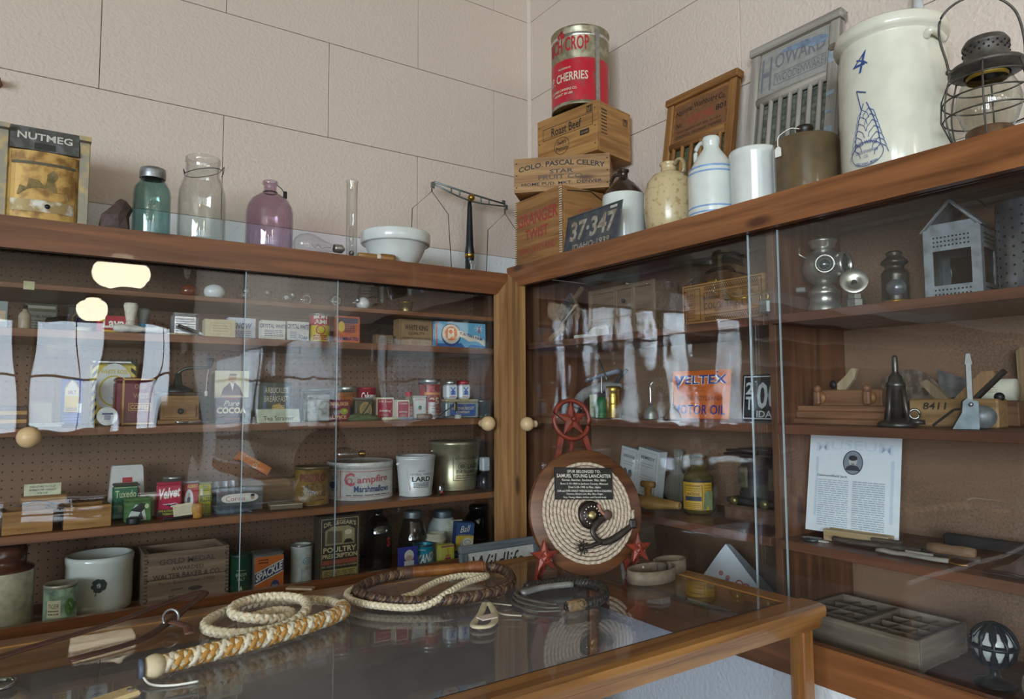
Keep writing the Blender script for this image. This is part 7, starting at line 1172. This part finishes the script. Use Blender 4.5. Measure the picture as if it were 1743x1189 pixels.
for s in (-1, 1):
    B().prism([(s*.022, .3), (s*.034, .302), (s*.115, .004), (s*.1, .004)], .004, .012, 'y').obj('side_leg', RED, o)
    B().tube([(s*.105, .004, .01), (s*.108, -.03, .03), (s*.108, -.034, .05)], .0055, 6).obj('support_arm', RED, o)
    b = star5(s*.108, .052, .032, -.045, -.036); b.obj('foot_star', pm('8a3522', .4, .1, .3, 40, .1), o); B().tube([(s*.108+.011*cos(2*pi*i/16), -.049, .052+.011*sin(2*pi*i/16)) for i in range(16)], .0014, 6, True).obj('star_ring', pm('7a2f20', .5), o)
B().box((0, .008, .235), (.1, .006, .012), .001).obj('cross_brace', RED, o); B().tube([(0, .012, .29), (0, .09, .14), (0, .14, .036)], .005, 8).obj('back_leg', RED, o)
o = leaned('spur_plaque', 'round wooden plaque with coiled rope, black name plate and mounted spur', 'plaque', (-.37, -.836, ZT+.0005), LEAN)
PC = (.008, .135); T = Matrix.Translation((PC[0], -.004, PC[1])) @ Matrix.Rotation(R(90), 4, 'X')
B().lathe([(0, 0), (.131, 0), (.1315, .002), (.1315, .011), (.1295, .013), (0, .013)], 56, T=T).obj('wooden_disc', wood('7a4c2a', '54301a', 'x', 1.5, .45, False), o)
ROP = pm('cdbba6', .8, 0, .12, 160, .4); ROP2 = pm('b9a38c', .8, 0, .12, 160, .4); sp = []
turns = 10; r0, r1 = .024, .1075
for i in range(turns*26+1): q = 2*pi*i/26; r_ = r0+(r1-r0)*i/(turns*26); sp.append((PC[0]+r_*cos(q), -.021, PC[1]+r_*sin(q)))
b = B(); ln = [0]
for p_, q_ in zip(sp, sp[1:]): ln.append(ln[-1]+(Vector(q_)-Vector(p_)).length)
for k in range(3):
    V = []; b.cur = k % 2
    n2 = int(ln[-1]/.0035); j = 0
    for i in range(n2):
        s = ln[-1]*i/n2
        while j < len(ln)-2 and ln[j+1] < s: j += 1
        f = (s-ln[j])/(ln[j+1]-ln[j]); p_ = Vector(sp[j]).lerp(Vector(sp[j+1]), f); rad = Vector((p_.x-PC[0], 0, p_.z-PC[1])).normalized(); q = 2*pi*s/.014+2*pi*k/3; V.append(p_+rad*.0021*cos(q)+Vector((0, -1, 0))*.0021*sin(q))
    b.tube(V, .0024, 5, upv=(0, 1, 0))
b.obj('coiled_rope', [ROP, ROP2], o)
T = Matrix.Translation((PC[0]+.003, -.024, PC[1]-.008)) @ Matrix.Rotation(R(90), 4, 'X'); cn = B().lathe([(0, 0), (.029, 0), (.03, .002), (.024, .005), (.011, .006), (.01, .007), (0, .008)], 32, T=T).obj('concho', pm('3a2f2c', .35, .6, .15), o)
b = B()
for i in range(16): q = 2*pi*i/16; b.sph((PC[0]+.003+.018*cos(q), -.031, PC[1]-.008+.018*sin(q)), .0024, 8, k=6)
b.obj('silver_beads', pm('c9c6c0', .2, .9), cn)['kind'] = 'stuff'; B().lathe([(0, 0), (.009, 0), (.009, .002), (.007, .003), (0, .0035)], 20, T=T @ Matrix.Translation((0, 0, .0072))).obj('brass_medallion', pm('b5a878', .25, .9), cn)
npl = B().box((PC[0]-.008, -.0285, PC[1]+.058), (.137, .003, .067), .0015, Matrix.Translation((PC[0], 0, PC[1]+.058)) @ Matrix.Rotation(R(3.0), 4, 'Y') @ Matrix.Translation((-PC[0], 0, -PC[1]-.058))).obj('name_plate', pm('101012', .25, 0, .02), o)
Tn = Matrix.Translation((PC[0]-.008, -.0302, PC[1]+.058)) @ Matrix.Rotation(R(3.0), 4, 'Y'); a = Art(lambda u, v, e: tuple(Tn @ Vector((u, -e, v)))); LT = 'dcd6c8'
for s_, v, w, h in (('SPUR BELONGED TO:', .0225, .078, .006), ('SAMUEL YOUNG LANCASTER', .0125, .128, .0075), ('Farmer, Rancher, Stockman  Filer, Idaho', .0045, .104, .0055), ('Born 3-10-1860 in Jackson County, Missouri', -.0035, .112, .0055), ('Died 5-30-1945 in Filer, Idaho', -.0105, .076, .0055), ('SAM and WIFE NANCY WERE BLESSED WITH 6 CHILDREN:', -.0175, .128, .0045), ('Clarence, Edward, Luke, Mae, Mary, Dugan,', -.0245, .086, .005), ('Roy, Young, Albert, Arthur, and Harold Andy', -.0315, .1, .005)): a.txt(s_, 0, v, w, h, LT, .012)
a.done(npl, 'engraved_lettering')
sx, sz = PC[0]+.012, PC[1]-.062; IRN = pm('4c4540', .4, .7, .25, 50); sp_ = B().tube(smooth_pts([(sx+.022, -.03, sz+.048), (sx-.0, -.032, sz+.036), (sx-.012, -.034, sz+.018), (sx+.004, -.034, sz-.002), (sx+.03, -.034, sz-.0), (sx+.06, -.034, sz+.014), (sx+.085, -.032, sz+.028)], 6), [.007+.001*sin(i*.3) for i in range(37)], 8, flat=.55, upv=(0, 1, 0)).obj('spur_heel_band', IRN, o)
B().tube(smooth_pts([(sx+.006, -.033, sz-.002), (sx-.018, -.034, sz-.008), (sx-.034, -.034, sz-.01)], 5), .0048, 8).obj('spur_shank', IRN, sp_)
b = B(); cxr, czr = sx-.04, sz-.01
for i in range(10): q = 2*pi*i/10; b.tube([(cxr+.004*cos(q), -.034, czr+.004*sin(q)), (cxr+.016*cos(q), -.034, czr+.016*sin(q))], [.0026, .0008], 6)
b.lathe([(0, -.002), (.006, -.002), (.006, .002), (0, .002)], 14, T=Matrix.Translation((cxr, -.034, czr)) @ Matrix.Rotation(R(90), 4, 'X')); b.obj('rowel', IRN, sp_)
B().sph((sx+.026, -.034, sz+.052), .011, 14, 1, .5, 1).obj('spur_button', pm('5a4236', .6, .2), sp_); B().box((sx+.085, -.033, sz+.03), (.016, .01, .02), .003).obj('swing_button', IRN, sp_); B().tube(smooth_pts([(sx+.008, -.03, sz+.075), (sx+.012, -.033, sz+.06), (sx+.022, -.034, sz+.05)], 4), .0035, 6).obj('leather_thong', pm('a5705a', .7), sp_)
# hobbles, straps and odd pieces
o = thing('leather_hobble', 'stiff brown leather hobble forming two loops on the counter', 'hobble', (0, 0, ZT+.0004)); LTH = pm('7a6a58', .7, 0, .22, 40, .3)
def band(pts, h, t_, name, m, parent, closed=True):
    b = B(); P = [Vector(p) for p in pts]; n = len(P); V = []; F = []
    for i, p in enumerate(P):
        tn = (P[(i+1) % n]-P[i-1]) if closed or 0 < i < n-1 else (P[1]-P[0] if i == 0 else P[-1]-P[-2]); nm = Vector((-tn.y, tn.x, 0)).normalized()*t_/2
        V += [p-nm, p+nm, p+nm+Vector((0, 0, h)), p-nm+Vector((0, 0, h))]
    for i in range(n if closed else n-1):
        a_, c_ = 4*i, 4*((i+1) % n)
        for k in range(4): F.append((a_+k, a_+(k+1) % 4, c_+(k+1) % 4, c_+k))
    if not closed: F += [(0, 1, 2, 3), (4*n-1, 4*n-2, 4*n-3, 4*n-4)]
    return b.add(V, F, None, True).obj(name, m, parent)
band([(p[0], p[1], p[2]) for p in ellipse(-.272, -.928, .058, .036, 0, .2, 2*pi+.1, 34)], .026, .003, 'large_loop', LTH, o, False)
band(ellipse(-.187, -.9, .04, .026, 0, -2.4, 2.6, 26), .028, .003, 'small_loop', LTH, o, False)
B().box((-.222, -.912, .015), (.03, .02, .026), .004, Matrix.Translation((-.222, -.912, 0)) @ Matrix.Rotation(R(30), 4, 'Z') @ Matrix.Translation((.222, .912, 0))).obj('keeper_knot', pm('5d5044', .7, 0, .2), o); B().sph((-.262, -.893, .018), .0028, 8).obj('white_rivet', pm('e6e6e2', .4), o)
o = thing('leather_reins', 'dark red-brown leather reins with buckle stretched over counter edge', 'reins', (0, 0, ZT)); RN = pm('4f3128', .5, 0, .2, 40)
B().tube(smooth_pts([(-1.42, -.735, .006), (-1.33, -.7, .012), (-1.22, -.66, .018), (-1.13, -.612, .026), (-1.085, -.598, .03), (-1.082, -.61, .026), (-1.12, -.65, .016), (-1.15, -.69, .01), (-1.2, -.745, .006), (-1.29, -.775, .005)], 7), .009, 8, flat=.3).obj('long_strap', RN, o)
B().tube(smooth_pts([(-1.145, -.7, .014), (-1.128, -.73, .012), (-1.128, -.75, .014), (-1.13, -.775, .012)], 6), .008, 8, flat=.35).obj('short_strap', pm('6a473a', .5, 0, .15), o)
B().tube([(-1.145+.012*cos(2*pi*i/14), -.69+.006*sin(2*pi*i/14), .018+.012*sin(2*pi*i/14)) for i in range(14)], .0022, 6, True).obj('buckle', STEEL, o)
o = thing('bridle_bit', 'shiny steel bridle bit lying at counter edge', 'bit', (-1.42, -.85, ZT+.006), R(25)); B().tube(smooth_pts([(-.05, 0, .0), (-.03, .004, .006), (0, .006, .012), (.03, .004, .006), (.05, 0, 0)], 6), .006, 10).obj('mouthpiece', pm('b3b3b0', .15, .95), o)
for s in (-1, 1): B().tube([(s*.055+.018*cos(2*pi*i/20), .018*sin(2*pi*i/20), .0) for i in range(20)], .0036, 8, True).obj('ring', pm('a5a5a2', .18, .95), o)
o = thing('cream_tag', 'cream plastic tag lying at the counter front', 'tag', (-1.25, -.958, ZT+.0003), R(20)); B().box((0, 0, .004), (.06, .03, .008), .004).obj('tag_body', pm('e0c896', .4), o); B().lathe([(.0025, 0), (.005, 0), (.005, .0006), (.0025, .0006)], 14, (.022, 0, .008)).obj('eyelet', STEEL, o)
# inside the counter
B_ = pm('b5a06a', .8, 0, .1)
for k, (x, y, rz, lab) in enumerate(((-1.16, -.83, .5, 'bundle of dried wild oats inside counter below the cream quirt'), (-.93, -.95, -.3, 'bundle of dried wild oats inside counter below the dark brown quirt'))):
    o = thing('dried_grass', lab, 'dried grass', (x, y, .6265), rz, 'dried oat bundles'); q = random.Random(k); st_ = B(); hd_ = B()
    for i in range(14):
        L_ = q.uniform(.22, .32); dy = q.uniform(-.09, .09); z0 = q.uniform(.002, .02); pts = smooth_pts([(-.15, dy*.15, z0), (0, dy*.4, z0+.03), (L_*.6, dy, z0+q.uniform(.03, .08))], 4); st_.tube(pts, .0009, 4)
        for m in range(6):
            p_ = Vector(pts[-1])-Vector((.012*m, dy*.02*m, .003*m)); e_ = p_+Vector((q.uniform(.01, .03), q.uniform(-.025, .025), q.uniform(-.012, .015))); hd_.tube([p_, (p_+e_)/2+Vector((0, 0, .002)), e_], [.0006, .002, .0004], 4)
    st_.obj('stems', B_, o)['kind'] = 'stuff'; hd_.obj('seed_heads', pm('cfc59a', .8), o)['kind'] = 'stuff'
o = thing('lariat', 'thin brown lariat coil lying inside the counter', 'rope', (-.72, -.82, .6245)); 
B().tube(ellipse(0, 0, .14, .11, .006, 0, 4*pi, 80, .012), .0045, 6).obj('coil', pm('6f5444', .7), o); B().tube(smooth_pts([(.14, 0, .018), (.2, .03, .008), (.3, .0, .006), (.38, -.06, .006)], 6), .0045, 6).obj('tail_end', pm('6f5444', .7), o); B().sph((.38, -.06, .008), .008, 10).obj('end_knot', pm('6f5444', .7), o)
# stool behind the counter that carries the grey frame
o = thing('wooden_stool', 'plain wooden stool behind the counter under the grey frame', 'stool', (-.24, -.32, 0)); B().box((0, 0, .785), (.3, .2, .025), .004).obj('seat', pm('3a2a20', .6), o)
for s in (-1, 1):
    for q in (-1, 1): B().box((s*.12, q*.075, .386), (.03, .03, .772), .002).obj('leg', pm('3a2a20', .6), o)
B().box((0, 0, .3), (.21, .03, .02)).obj('stretcher', OAK, o)
